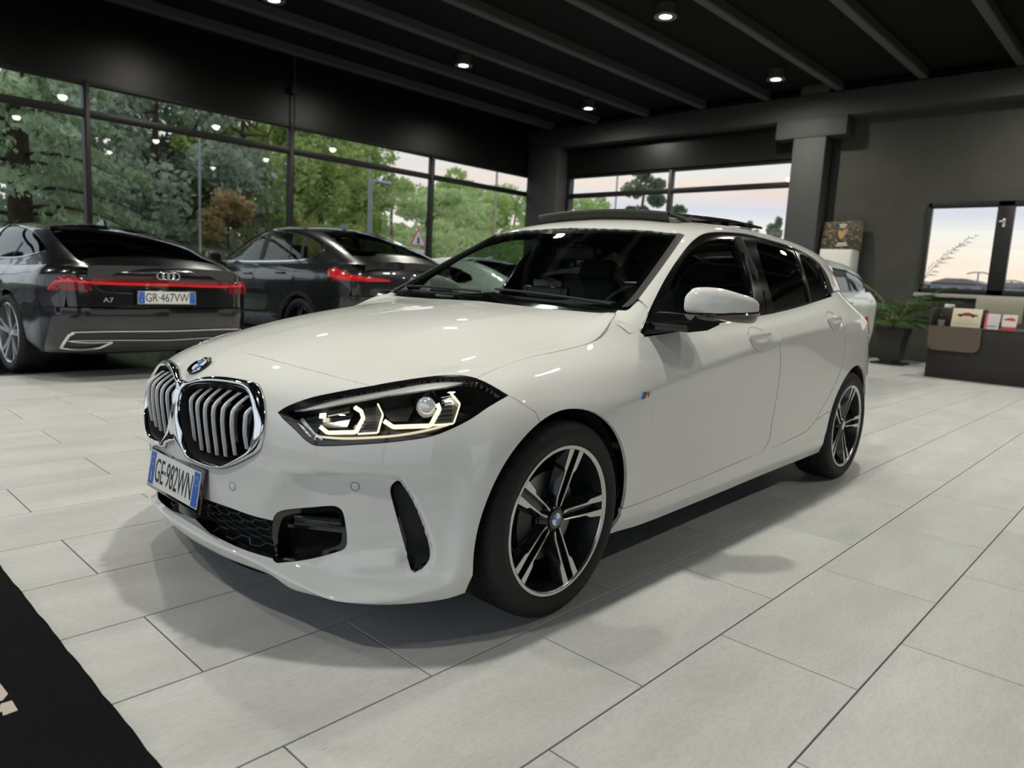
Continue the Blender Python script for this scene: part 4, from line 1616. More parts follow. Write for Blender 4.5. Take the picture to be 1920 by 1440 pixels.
ty = np.cross(tn, tx)
Mt = Matrix(((tx[0], ty[0], tn[0], tp[0] + tn[0] * .024), (tx[1], ty[1], tn[1], tp[1] + tn[1] * .024), (tx[2], ty[2], tn[2], tp[2] + tn[2] * .024), (0, 0, 0, 1)))
MB().add(tv, tf, Mt).build('lamp_lettering', mat('lamp_print'), roots[0])

# ---------------------------------------------------------------- kidney grille
GI = [(342,748),(346,735),(359,726),(375,721.5),(399,720),(431,723),(456,729),(467,738),(474,762),(478,788),(477,812),(469,843),(455,854),(434,866),(421,871),(399,869),(376,860),(359,850),(349,828),(343,804),(339.5,772)]
grille_in = px(LOWS, 'grille_in', GI, sm=False)
grille_in = spl_pts(grille_in, n=90, closed=True)
g_half = cat(gt, grille_out, gb)
gr_root = empty('kidney_grille', parent=hatch)
# chrome ring as a smooth swept band from the opening out to the edge
Ui, Uo = LOWS.near(grille_in), resample(LOWS.near(g_half), LOWS, .002)
scv = np.array(LOWS.sc)
ci = Ui.mean(0)


def ray_loop(U, c, ang):
    V = (U - c) * scv
    out = []
    n = len(V)
    for a in ang:
        d = np.array([math.cos(a), math.sin(a)])
        best = None
        for k in range(n):
            p, q = V[k], V[(k + 1) % n]
            e_ = q - p
            den = d[0] * e_[1] - d[1] * e_[0]
            if abs(den) < 1e-15:
                continue
            t = (p[0] * e_[1] - p[1] * e_[0]) / den
            w = (p[0] * d[1] - p[1] * d[0]) / den
            if t > 0 and -1e-9 <= w <= 1 + 1e-9 and (best is None or t > best):
                best = t
        out.append(c + d * best / scv)
    return np.array(out)


AN = np.linspace(0, 2 * math.pi, 180, endpoint=False)
Ra, Rb = ray_loop(Ui, ci, AN), ray_loop(Uo, ci, AN)
m_ = 9
grid_ = []
for q in range(m_):
    t = q / (m_ - 1)
    uv_ = Ra * (1 - t) + Rb * t
    uv_[uv_[:, 0] < .03, 0] = 0
    Pq, Nq = LOWS.at(uv_)
    h_ = .002 + .012 * math.sqrt(max(0, 1 - (2 * t - 1)**2)) + (.003 * (1 - t))
    grid_.append(Pq + Nq * h_)
grid_.append(LOWS.at(Rb)[0] - LOWS.at(Rb)[1] * .02)
G_ = np.array(grid_)
nr_ = len(AN)
V_ = G_.reshape(-1, 3)
F_ = [(q * nr_ + k, q * nr_ + (k + 1) % nr_, (q + 1) * nr_ + (k + 1) % nr_, (q + 1) * nr_ + k) for q in range(len(grid_) - 1) for k in range(nr_)]
for mi in (0, 1):
    Vm = V_ * ((1, -1, 1) if mi else (1, 1, 1))
    MB().add([tuple(v) for v in Vm], [f[::-1] for f in F_] if mi else F_).build('chrome_surround', M_CHROME, gr_root, smooth=80)
U_ = LOWS.near(grille_in)
Pg, Ng = LOWS.at(U_)
n_ = len(Pg)
for mi in (0, 1):
    V = np.vstack([Pg + Ng * .003, Pg - Ng * .02 + (Pg.mean(0) - Pg) * .02, Pg - Ng * .10 + (Pg.mean(0) - Pg) * .05]) * ((1, -1, 1) if mi else (1, 1, 1))
    MB().add([tuple(v) for v in V], [(k, (k + 1) % n_, n_ + (k + 1) % n_, n_ + k) for k in range(n_)] + [(n_ + k, n_ + (k + 1) % n_, 2 * n_ + (k + 1) % n_, 2 * n_ + k) for k in range(n_)] + [tuple(range(2 * n_, 3 * n_))]).build('grille_cup', M_BLKM, gr_root, smooth=40)
SL = [[(780,420),(640,540),(630,640),(650,820),(680,1090)], [(880,420),(720,570),(705,650),(720,830),(760,1150)], [(985,425),(815,590),(795,680),(800,830),(845,1180)],
      [(1100,445),(910,620),(890,720),(895,850),(940,1210)], [(1210,475),(1020,640),(1000,740),(1000,880),(1040,1225)], [(1310,510),(1130,680),(1110,780),(1110,920),(1150,1210)],
      [(1360,640),(1280,720),(1265,820),(1260,960),(1290,1140)]]
for k, L in enumerate(SL):
    L = [(255 + a * .1597, 660 + b * .1597) for a, b in L]
    o, d = px_ray(*L[2])
    hit = LOWS.ray(o, d)
    yk = -0.062 - 0.0465 * k
    path = []
    for u, v in L:
        o, d = px_ray(u, v)
        t = (yk - o[1]) / d[1]
        path.append(o + d * t)
    path = spl_pts(path, n=14)
    PXC['slat%d' % k] = path
    for mi in (0, 1):
        sg = -1 if mi else 1
        V, F = [], []
        for q in path:
            for dx, dy in ((0, -.0048), (0, .0048), (.006, .0075), (.05, .0075), (.05, -.0075), (.006, -.0075)):
                V.append((q[0] + dx, (q[1] + dy) * sg, q[2]))
        for q in range(len(path) - 1):
            for w in range(6):
                F.append((q * 6 + w, q * 6 + (w + 1) % 6, (q + 1) * 6 + (w + 1) % 6, (q + 1) * 6 + w))
        F += [tuple(range(6)), tuple((len(path) - 1) * 6 + w for w in range(6))]
        o = MB().add(V, F).build('grille_slat', mat('slat_silver', (.74, .75, .77), .32, .35), gr_root, smooth=30)
        o.data.materials.append(M_BLK)
        for pi, p in enumerate(o.data.polygons):
            p.material_index = 0 if (pi % 6 in (0,) or pi % 6 in (1, 5)) and pi < (len(path) - 1) * 6 else 1

# ---------------------------------------------------------------- lower intake, corner pods, side vents
ir = empty('lower_grille', parent=hatch)
intake_half = cat(it, INT_top, px(LOWS, 'pod_left', [(512,977),(511,1010),(512,1049)], sm=False), INT_bot, ib)
LK = off_surf(LOWS, -0.05)
P_, N_, F_ = panel_data(LOWS, intake_half, gap=-0.01, rim=0, off=-0.075, step=.02, grid=.03, centre=True)
mesh_from('intake_back', P_, N_, F_, M_UNDER, ir, 2)
for loop, cl, nm in ((intake_half, True, 'intake_wall'),):
    Uq = resample(LOWS.near(loop), LOWS, .015)
    Pq, Nq = LOWS.at(Uq)
    nq = len(Pq)
    for mi in (0, 1):
        V = np.vstack([Pq, Pq - Nq * .08]) * ((1, -1, 1) if mi else (1, 1, 1))
        F = [(k, (k + 1) % nq, nq + (k + 1) % nq, nq + k) for k in range(nq) if not (abs(Pq[k][1]) < 1e-3 and abs(Pq[(k + 1) % nq][1]) < 1e-3)]
        MB().add([tuple(v) for v in V], F).build(nm, M_BLK, ir, smooth=40)
# honeycomb
zt = lambda y: np.interp(-abs(y), *zip(*sorted([(p[1], p[2]) for p in cat(it, INT_top)])))
zb = lambda y: np.interp(-abs(y), *zip(*sorted([(p[1], p[2]) for p in cat(INT_bot, ib)])))
hexh = {-1: MB(), 1: MB()}
cw, chh = .066, .027
seen = set()
for r_i in range(-1, 9):
    for c_i in range(-11, 12):
        cy = c_i * cw * .78
        cz = .225 + r_i * chh + (chh / 2 if c_i % 2 else 0)
        hx = [(cy + cw * .5 * a, cz + chh * .5 * b) for a, b in ((1.04, 0), (.52, 1), (-.52, 1), (-1.04, 0), (-.52, -1), (.52, -1))]
        for q in range(6):
            a, b = hx[q], hx[(q + 1) % 6]
            key = tuple(sorted([(round(a[0], 3), round(a[1], 3)), (round(b[0], 3), round(b[1], 3))]))
            if key in seen:
                continue
            seen.add(key)
            if all(zb(p[0]) - .004 < p[1] < zt(p[0]) + .004 and abs(p[0]) < .425 and abs(p[0]) > .055 for p in (a, b)):
                xa = LOWS.front([(-abs(a[0]), a[1])], sm=False)[0][0] + .022
                xb = LOWS.front([(-abs(b[0]), b[1])], sm=False)[0][0] + .022
                hexh[1 if a[0] + b[0] > 0 else -1].tube([(xa, a[0], a[1]), (xb, b[0], b[1])], .0026, 5, cap=False)
for sg in (-1, 1):
    hexh[sg].build('honeycomb_mesh', mat('mesh_plastic', (.02, .02, .021), .35), ir, smooth=60)
sb = MB().box((-.79, -.052, .262), (-.74, .052, .345), .012)
sb.build('radar_sensor', mat('radar_plate', (.035, .035, .037), .3), ir, smooth=40)
# pods
pod_loop = cat(POD_top, POD_side, POD_bot, px(LOWS, 'pod_left2', [(512,1049),(511,1010),(512,977)], sm=False))
pod_in = px(LOWS, 'pod_in', [(530,972),(540,966),(590,961),(630,960),(638,975),(641,1012),(634,1022),(590,1036),(540,1045),(520,1046)], sm=False)
pod_in = spl_pts(pod_in, n=70, closed=True)
for mi in (0, 1):
    r = empty('bumper_pod', parent=hatch)
    P_, N_, F_ = panel_data(LOWS, pod_loop, [pod_in], gap=0, off=.001, rim=.05, step=.006, grid=.02)
    mesh_from('pod_frame', P_, N_, F_, M_BLK, r, mi)
    P_, N_, F_ = panel_data(LOWS, pod_in, gap=-.012, rim=0, off=-.05, step=.015, grid=.03)
    mesh_from('pod_back', P_, N_, F_, mat('pod_black', (.004, .004, .004), .3, spec=.15), r, mi)
    p = px(LOWS, 'podblade', [(540,985),(590,990),(644,996)])
    ribbon(LOWS, p, .010, M_BLK, 'pod_blade', r, off=-.035, thick=.036, mirror=mi)
    p = px(LOWS, 'foglamp', [(548,978),(590,981),(641,985)])
    ribbon(LOWS, p, .018, mat('fog_lens', (.10, .095, .09), .1, .6, coat=1), 'fog_lamp', r, off=-.03, thick=.01, mirror=mi)
    r = empty('side_vent', parent=hatch)
    P_, N_, F_ = panel_data(LOWS, vent, gap=-.006, rim=0, off=-.03, step=.012, grid=.02)
    mesh_from('vent_back', P_, N_, F_, M_BLKM, r, mi)
    P_, N_, F_ = bulged(LOWS, vent, [spl_pts(vent * .93 + vent.mean(0) * .07, n=60, closed=True)], h=.002, w=.004, off=-.003, rim=.035)
    mesh_from('vent_frame', P_, N_, F_, M_BLK, r, mi)

# ---------------------------------------------------------------- roundel, number plate, sensors, side badge
M_BLUE = mat('roundel_blue', (0.02, 0.16, 0.55), .2, coat=1)
M_RWHT = mat('roundel_white', (.82, .83, .85), .25, coat=1)


def roundel(parent, Mw, R, nm='badge', split=True):
    """Mw: z axis outwards, y axis up"""
    sub = []
    MB().lathe([(0, .001), (R * .97, .001), (R, .0035), (R, 0)], 40, M=Mw).build(nm + '_disc', M_BLK, parent, smooth=40)
    MB().lathe([(R * .93, .003), (R * .965, .0055), (R, .0035)], 40, M=Mw).build(nm + '_rim', M_CHROME, parent, smooth=50)
    MB().lathe([(R * .60, .002), (R * .63, .0042), (R * .66, .002)], 40, M=Mw).build(nm + '_rim', M_CHROME, parent, smooth=50)
    for q in range(4):
        pts = [(0, 0)] + [(R * .61 * math.cos(math.radians(90 * q + a)), R * .61 * math.sin(math.radians(90 * q + a))) for a in range(0, 91, 9)]
        MB().prism(pts, .001, .003, M=Mw).build(nm + '_quadrant', M_BLUE if q % 2 == 1 else M_RWHT, parent)
    for ch, a in (('B', 125), ('M', 90), ('W', 55)):
        v, f = text_mesh(ch, R * .36, .0004)
        Ml = Mw @ Matrix.Rotation(math.radians(a - 90), 4, 'Z') @ Matrix.Translation((0, R * .79, .0022))
        MB().add(v, f, Ml).build(nm + '_letter', M_RWHT, parent)


bd = empty('roundel_badge', parent=hatch)
bp0 = LOWS.front([(0, .738)], sm=False)[0]
bn = LOWS.at(LOWS.near([bp0]))[1][0]
bn[1] = 0; bn /= np.linalg.norm(bn)
bx = np.array([0, -1., 0]); by = np.cross(bn, bx)
if by[2] < 0:
    bx, by = -bx, -by
Mb = Matrix(((bx[0], by[0], bn[0], bp0[0] + bn[0] * .002), (bx[1], by[1], bn[1], 0), (bx[2], by[2], bn[2], bp0[2] + bn[2] * .002), (0, 0, 0, 1)))
roundel(bd, Mb, .041)

M_PLATE = mat('plate_white', (.80, .81, .80), .35)
M_PBLUE = mat('plate_blue', (.03, .13, .52), .35)
M_PTXT = mat('plate_black', (.01, .01, .01), .4)


def number_plate(parent, Mw, txt, W, H, yellow_ring=True):
    """Mw: x right, y up, z outwards"""
    r = empty('number_plate', parent=parent)
    MB().box((-W / 2 - .012, -H / 2 - .012, -.014), (W / 2 + .012, H / 2 + .012, -.001), .004, M=Mw).build('plate_frame', M_BLK, r, smooth=30)
    MB().box((-W / 2, -H / 2, -.001), (W / 2, H / 2, .0015), .0006, M=Mw).build('plate_face', M_PLATE, r)
    bw = W * .105
    for s in (-1, 1):
        MB().box((s * (W / 2 - .003) - (bw if s > 0 else 0), -H / 2 + .003, .0015), (s * (W / 2 - .003) + (bw if s < 0 else 0), H / 2 - .003, .0021), M=Mw).build('plate_band', M_PBLUE, r)
    v, f = text_mesh(txt, H * .88, .0004, .60 if W < .4 else .72)
    xs = [p[0] for p in v]
    k = (W - 2 * bw - .02) / (max(xs) - min(xs))
    c = (max(xs) + min(xs)) / 2
    ys = [p[1] for p in v]
    ky = H * .70 / (max(ys) - min(ys)); cy = (max(ys) + min(ys)) / 2
    v = [((p[0] - c) * k, (p[1] - cy) * ky, p[2] + .002) for p in v]
    MB().add(v, f, Mw).build('plate_lettering', M_PTXT, r)
    v, f = text_mesh('I', H * .38, .0004, .8)
    MB().add([(p[0] - W / 2 + bw / 2 + .003, p[1] - H * .25, p[2] + .0024) for p in v], f, Mw).build('plate_country', M_PLATE, r)
    ring = MB()
    for cx_, m_ in ((W / 2 - bw / 2 - .003, 0), (-W / 2 + bw / 2 + .003, 1)):
        yy = H * .22
        rr = bw * .32
        ring.lathe([(rr, .0022), (rr + .0012, .0028), (rr + .0024, .0022)], 24, M=Mw @ Matrix.Translation((cx_, yy, 0)))
    ring.build('plate_ring', mat('plate_ring', (.35, .42, .55), .4), r)
    return r


pz = Vector((-1, 0, .16)).normalized()
py_ = Vector((.16, 0, 1)).normalized()
pxx = Vector((0, -1, 0))
Mp = Matrix(((pxx.x, py_.x, pz.x, -.822), (pxx.y, py_.y, pz.y, 0), (pxx.z, py_.z, pz.z, .392), (0, 0, 0, 1)))
number_plate(hatch, Mp, 'GE·982WN', .36, .11)
MB().box((-.815, -.10, .35), (-.78, .10, .43)).build('plate_bracket', M_BLKM, hatch)
for q, uv in enumerate(((436,912), (666,912), (273,832))):
    if q == 2:
        continue
    c = px(LOWS, 'pdc%d' % q, [uv], sm=False)[0]
    nn = LOWS.at(LOWS.near([c]))[1][0]
    for mi in (0, 1):
        sg = -1 if mi else 1
        Mq = Matrix.Diagonal((1, sg, 1, 1)) @ Matrix.Translation(Vector(c)) @ Vector(nn).to_track_quat('Z', 'Y').to_matrix().to_4x4()
        r = empty('parking_sensor', parent=hatch)
        MB().lathe([(0, .0012), (.0095, .0012), (.011, .0004)], 24, M=Mq).build('sensor_face', M_PAINT, r, smooth=40)
        MB().lathe([(.011, .0004), (.0118, .0012), (.0126, .0004)], 24, M=Mq).build('sensor_ring', M_BLKM, r, smooth=40)
# little three-stripe badge on the fender
sbg = empty('side_badge', parent=hatch)
c = LOWS.side([(.415, .682)], sm=False)[0]
for q, (dx, w, col) in enumerate(((0, .010, (.12, .35, .75)), (.011, .008, (.02, .03, .18)), (.020, .008, (.65, .02, .03)))):
    MB().prism([(c[0] - .022 + dx, c[2] - .012), (c[0] - .022 + dx + w, c[2] - .012), (c[0] - .022 + dx + w + .010, c[2] + .012), (c[0] - .022 + dx + .010, c[2] + .012)], c[1] - .003, c[1] + .002, 'y').build('badge_stripe', mat('stripe%d' % q, col, .25), sbg)
v, f = text_mesh('M', .030, .001, 1.1)
Mm = Matrix(((1, 0, 0, c[0] + .024), (0, 0, -1, c[1] - .0015), (0, 1, 0, c[2]), (0, 0, 0, 1)))
MB().add([(a + b * .35, b, z) for a, b, z in v], f, Mm).build('badge_letter', mat('dark_chrome', (.25, .25, .26), .2, 1.0), sbg)

# ---------------------------------------------------------------- door handles in their cups
for hx_, hz_ in ((1.35, .862), (2.285, .934)):
    c = LOWS.side([(hx_, hz_)], sm=False)[0]
    # cup
    for mi in (0, 1):
        sg = -1 if mi else 1
        hr = empty('door_handle', parent=hatch)
        cup = MB()
        prof = [(.0, .012), (.4, .011), (.75, .006), (.95, .0), (1.02, -.0035), (1.06, -.004)]
        V, F = [], []
        n = 36
        for i in range(n):
            a = 2 * math.pi * i / n
            for rr, dd in prof:
                xx, zz = hx_ + .085 * rr * math.cos(a), hz_ - .005 + .05 * rr * math.sin(a)
                yy = np.interp(zz, [hz_ - .05, hz_, hz_ + .05], [LOWS.side([(hx_, z)], sm=False)[0][1] for z in (hz_ - .05, hz_, hz_ + .05)]) if i == 0 and rr == 0 else None
                V.append((xx, dd, zz))
        ys = {}
        V2 = []
        for xx, dd, zz in V:
            y = LOWS.side([(xx, zz)], sm=False)[0][1]
            V2.append((xx, (y + dd - .001) * sg, zz))
        k = len(prof)
        for i in range(n):
            j = (i + 1) % n
            for q in range(k - 1):
                F.append((i * k + q, j * k + q, j * k + q + 1, i * k + q + 1) if mi else (i * k + q + 1, j * k + q + 1, j * k + q, i * k + q))
        cup.add(V2, F).build('handle_cup', M_PAINT, hr, smooth=60)
        # the pull bar
        path = []
        for t in np.linspace(-1, 1, 13):
            xx = hx_ + .01 + .098 * t
            y = LOWS.side([(xx, hz_ + .008)], sm=False)[0][1]
            path.append((xx, (y - .020 + .016 * abs(t)**3) * sg, hz_ + .010 + .006 * t))
        V, F = [], []
        for t, p in zip(np.linspace(-1, 1, 13), path):
            s_ = 1 - .35 * abs(t)**4
            for q in range(10):
                a = 2 * math.pi * q / 10
                V.append((p[0], p[1] + .008 * s_ * math.cos(a), p[2] + .017 * s_ * math.sin(a)))
        for i in range(12):
            for q in range(10):
                F.append((i * 10 + q, (i + 1) * 10 + q, (i + 1) * 10 + (q + 1) % 10, i * 10 + (q + 1) % 10))
        F += [tuple(range(10)), tuple(120 + q for q in range(10))]
        MB().add(V, F).build('handle_bar', M_PAINT, hr, smooth=50)

# ---------------------------------------------------------------- door mirrors
for mi in (0, 1):
    sg = -1 if mi else 1
    mr = empty('door_mirror', parent=hatch)
    # sections from the inner front end to the outer rear end: centre, half height up/down, half depth
    sec = [(.668, -.895, 1.005, .030, .030, .030), (.672, -.905, 1.008, .050, .045, .045), (.700, -.935, 1.010, .057, .056, .062), (.745, -.972, 1.010, .055, .060, .070), (.800, -1.006, 1.004, .048, .062, .066),
           (.850, -1.028, 1.000, .040, .060, .055), (.885, -1.036, .994, .030, .052, .040), (.898, -1.039, .990, .018, .036, .024)]
    sec = [np.array(s) for s in sec]
    sp = spl_pts(sec, n=26)
    n = 28
    top_b, low_b, sig_b = MB(), MB(), MB()
    rings = []
    T = np.gradient(sp[:, :3], axis=0)
    for k, s in enumerate(sp):
        t = T[k] / np.linalg.norm(T[k])
        t[2] = 0; t /= np.linalg.norm(t)
        b = np.array([-t[1], t[0], 0])       # horizontal, across
        ring = []
        for q in range(n):
            a = 2 * math.pi * q / n
            ca, sa = math.cos(a), math.sin(a)
            e = 2 / 3.4
            ca2, sa2 = math.copysign(abs(ca)**e, ca), math.copysign(abs(sa)**e, sa)
            p = s[:3] + b * s[5] * ca2 + np.array([0, 0, 1]) * (s[3] if sa > 0 else s[4]) * sa2
            if mi:      # the far mirror is folded in against the door
                a_ = math.radians(31)
                q_ = p - np.array([.70, -.86, 0])
                p = np.array([.90 + q_[0] * math.cos(a_) - q_[1] * math.sin(a_), -.815 + q_[0] * math.sin(a_) + q_[1] * math.cos(a_), p[2]])
            ring.append((p[0], p[1] * sg, p[2]))
        rings.append(ring)
    zsplit = lambda x: .968 + (x - .64) * .085
    if mi:
        zsplit = lambda x: .975
    for nm_, m_, up_ in (('mirror_shell', M_PAINT, True), ('mirror_base_cover', M_BLK, False)):
        V, F = [], []
        for r in rings:
            c = np.mean(r, axis=0)
            zs = zsplit(c[0])
            k_ = .985 if not up_ else 1.0
            for p in r:
                z = max(p[2], zs) if up_ else min(p[2], zs - .003)
                V.append((c[0] + (p[0] - c[0]) * k_, c[1] + (p[1] - c[1]) * k_, z))
        for k in range(len(rings) - 1):
            for q in range(n):
                f = (k * n + q, k * n + (q + 1) % n, (k + 1) * n + (q + 1) % n, (k + 1) * n + q)
                F.append(f[::-1] if mi else f)
        F += [tuple(range(n)), tuple((len(rings) - 1) * n + q for q in range(n))]
        MB().add(V, F).build(nm_, m_, mr, smooth=50)
    arm = MB()
    arm.prism([(.56, .905), (.70, .910), (.79, .930), (.79, .966), (.70, .972), (.60, .965), (.545, .93)], -.80 * sg, (-.965 if not mi else -.85) * sg, 'y')
    arm.build('mirror_arm', M_BLK, mr, smooth=40)
    tri = px(UPS, 'mtri', [(1204,631),(1222,580),(1256,541),(1262,590),(1262,622)], sm=False)
    P_, N_, F_ = panel_data(UPS, tri, gap=.001, off=.006, rim=.01, step=.02, grid=.05)
    mesh_from('mirror_triangle', P_, N_, F_, M_BLK, mr, mi)
    path = []
    for k in range(9, 24):
        r = rings[k]
        # outermost front point at the split height
        zz = zsplit(np.mean([p[0] for p in r])) - .008
        best = min(r, key=lambda p: abs(p[2] - zz) * 8 + (p[1] * sg) + p[0] * .5)
        path.append((best[0] - .002, best[1] - .002 * sg, zz))
    MB().tube(path, .005, 6).build('indicator_strip', mat('indicator', (.06, .04, .05), .1, coat=1), mr, smooth=50)

# ---------------------------------------------------------------- open glass roof with raised wind deflector
sr = empty('sunroof', parent=hatch)
op = cat(UPS.top([(1.30, 0)], sm=False), UPS.top([(1.30, -.2), (1.31, -.40)], sm=False), UPS.top([(1.34, -.43)], sm=False), UPS.top([(2.10, -.425)], sm=False), UPS.top([(2.10, 0)], sm=False))
P_, N_, F_ = panel_data(UPS, op, gap=0, off=.002, rim=0, step=.02, grid=.05, centre=True)
mesh_from('opening_dark_sheet', P_, N_, F_, M_BLKM, sr, 2)  # matt black sheet on the closed roof, standing in for the dark open hole
gl_ = cat(UPS.top([(1.52, 0)], sm=False), UPS.top([(1.52, -.2), (1.53, -.40)], sm=False), UPS.top([(1.56, -.43)], sm=False), UPS.top([(2.28, -.425)], sm=False), UPS.top([(2.30, -.38)], sm=False), UPS.top([(2.30, 0)], sm=False))
P_, N_, F_ = panel_data(UPS, gl_, gap=0, off=.034, rim=.012, step=.02, grid=.05, centre=True)
mesh_from('glass_panel', P_, N_, F_, mat('roof_glass', (.012, .012, .012), .06, coat=1), sr, 2)
dz = lambda y: 1.425 - .13 * y * y
dfl = [(1.285 + .12 * y * y, y, dz(y)) for y in np.linspace(-.40, .40, 25)]
rf = [(1.31 + .10 * y * y, y, UPS.top([(1.31, -abs(y))], sm=False)[0][2] - .005) for y in np.linspace(-.40, .40, 25)]
MB().tube(dfl, .009, 8).build('deflector_bar', mat('deflector', (.035, .031, .026), .45), sr, smooth=50)
MB().add([tuple(p) for p in dfl + rf], [(k, k + 1, 26 + k, 25 + k) for k in range(24)]).build('deflector_net', mat('deflector_net', (.045, .040, .032), .8), sr)
for s_ in (-1, 1):
    MB().tube([(1.305, .40 * s_, dz(.4)), (1.40, .415 * s_, 1.392), (1.50, .42 * s_, 1.372)], [.009, .011, .011], 6).build('deflector_arm', M_BLKM, sr, smooth=50)
# ---------------------------------------------------------------- wheels
M_TYRE = mat('tyre_rubber', (.012, .012, .0125), .62, spec=.35, bump=(160, .12))
M_RIMD = mat('rim_dark', (.018, .020, .023), .22, .55, coat=.6)
M_RIMM = mat('rim_machined', (.60, .60, .58), .22, .95)
M_RIMB = mat('rim_barrel', (.030, .031, .033), .35, .6)
M_DISC = mat('brake_disc', (.28, .27, .26), .35, .9)


def tyre_mesh(R=.3185, W=.225, rb=.238, seg=168):
    """tread with ribs, lateral sipes in the shoulders"""
    h = W / 2
    prof = [(rb - .012, -h + .028), (rb, -h + .012), (rb + .012, -h + .004), (rb + .035, -h - .002), (rb + .055, -h + .003), (R - .012, -h + .012), (R - .004, -h + .024), (R - .001, -h + .045)]
    ribs = []
    for c in (-.038, 0.0, .038):
        ribs += [(R, c - .012), (R - .0065, c - .0105), (R - .0065, c - .0055), (R, c - .004)]
    prof += [(R - .001, -h + .052)] + [(r, y) for r, y in ribs if abs(y) < h - .05] + [(R - .001, h - .052), (R - .001, h - .045), (R - .004, h - .024), (R - .012, h - .012), (rb + .055, h - .003), (rb + .03, h + .001), (rb, h - .012), (rb - .012, h - .028)]
    V, F = [], []
    k = len(prof)
    for i in range(seg):
        a = 2 * math.pi * i / seg
        for q, (r, y) in enumerate(prof):
            rr = r
            if i % 4 == 0 and (5 <= q <= 8 or k - 9 <= q <= k - 6):
                rr -= .0045
            aa = a + y * .35
            V.append((rr * math.cos(aa), y, rr * math.sin(aa)))
    for i in range(seg):
        j = (i + 1) % seg
        for q in range(k - 1):
            F.append((i * k + q, i * k + q + 1, j * k + q + 1, j * k + q))
    return V, F


def spoke_polys():
    top = [(.040, .0085), (.070, .0125), (.150, .0150), (.2285, .0140), (.2285, .038), (.166, .031), (.152, .0220), (.070, .019), (.044, .0145)]
    bot = [(.045, .004), (.084, .008), (.160, .010), (.231, .010), (.231, .050), (.176, .047), (.160, .040), (.090, .034), (.050, .028)]
    return top, bot


def face_y(u):
    return -(.083 + .020 * min(1, max(0, (u - .06) / .16))**1.3)


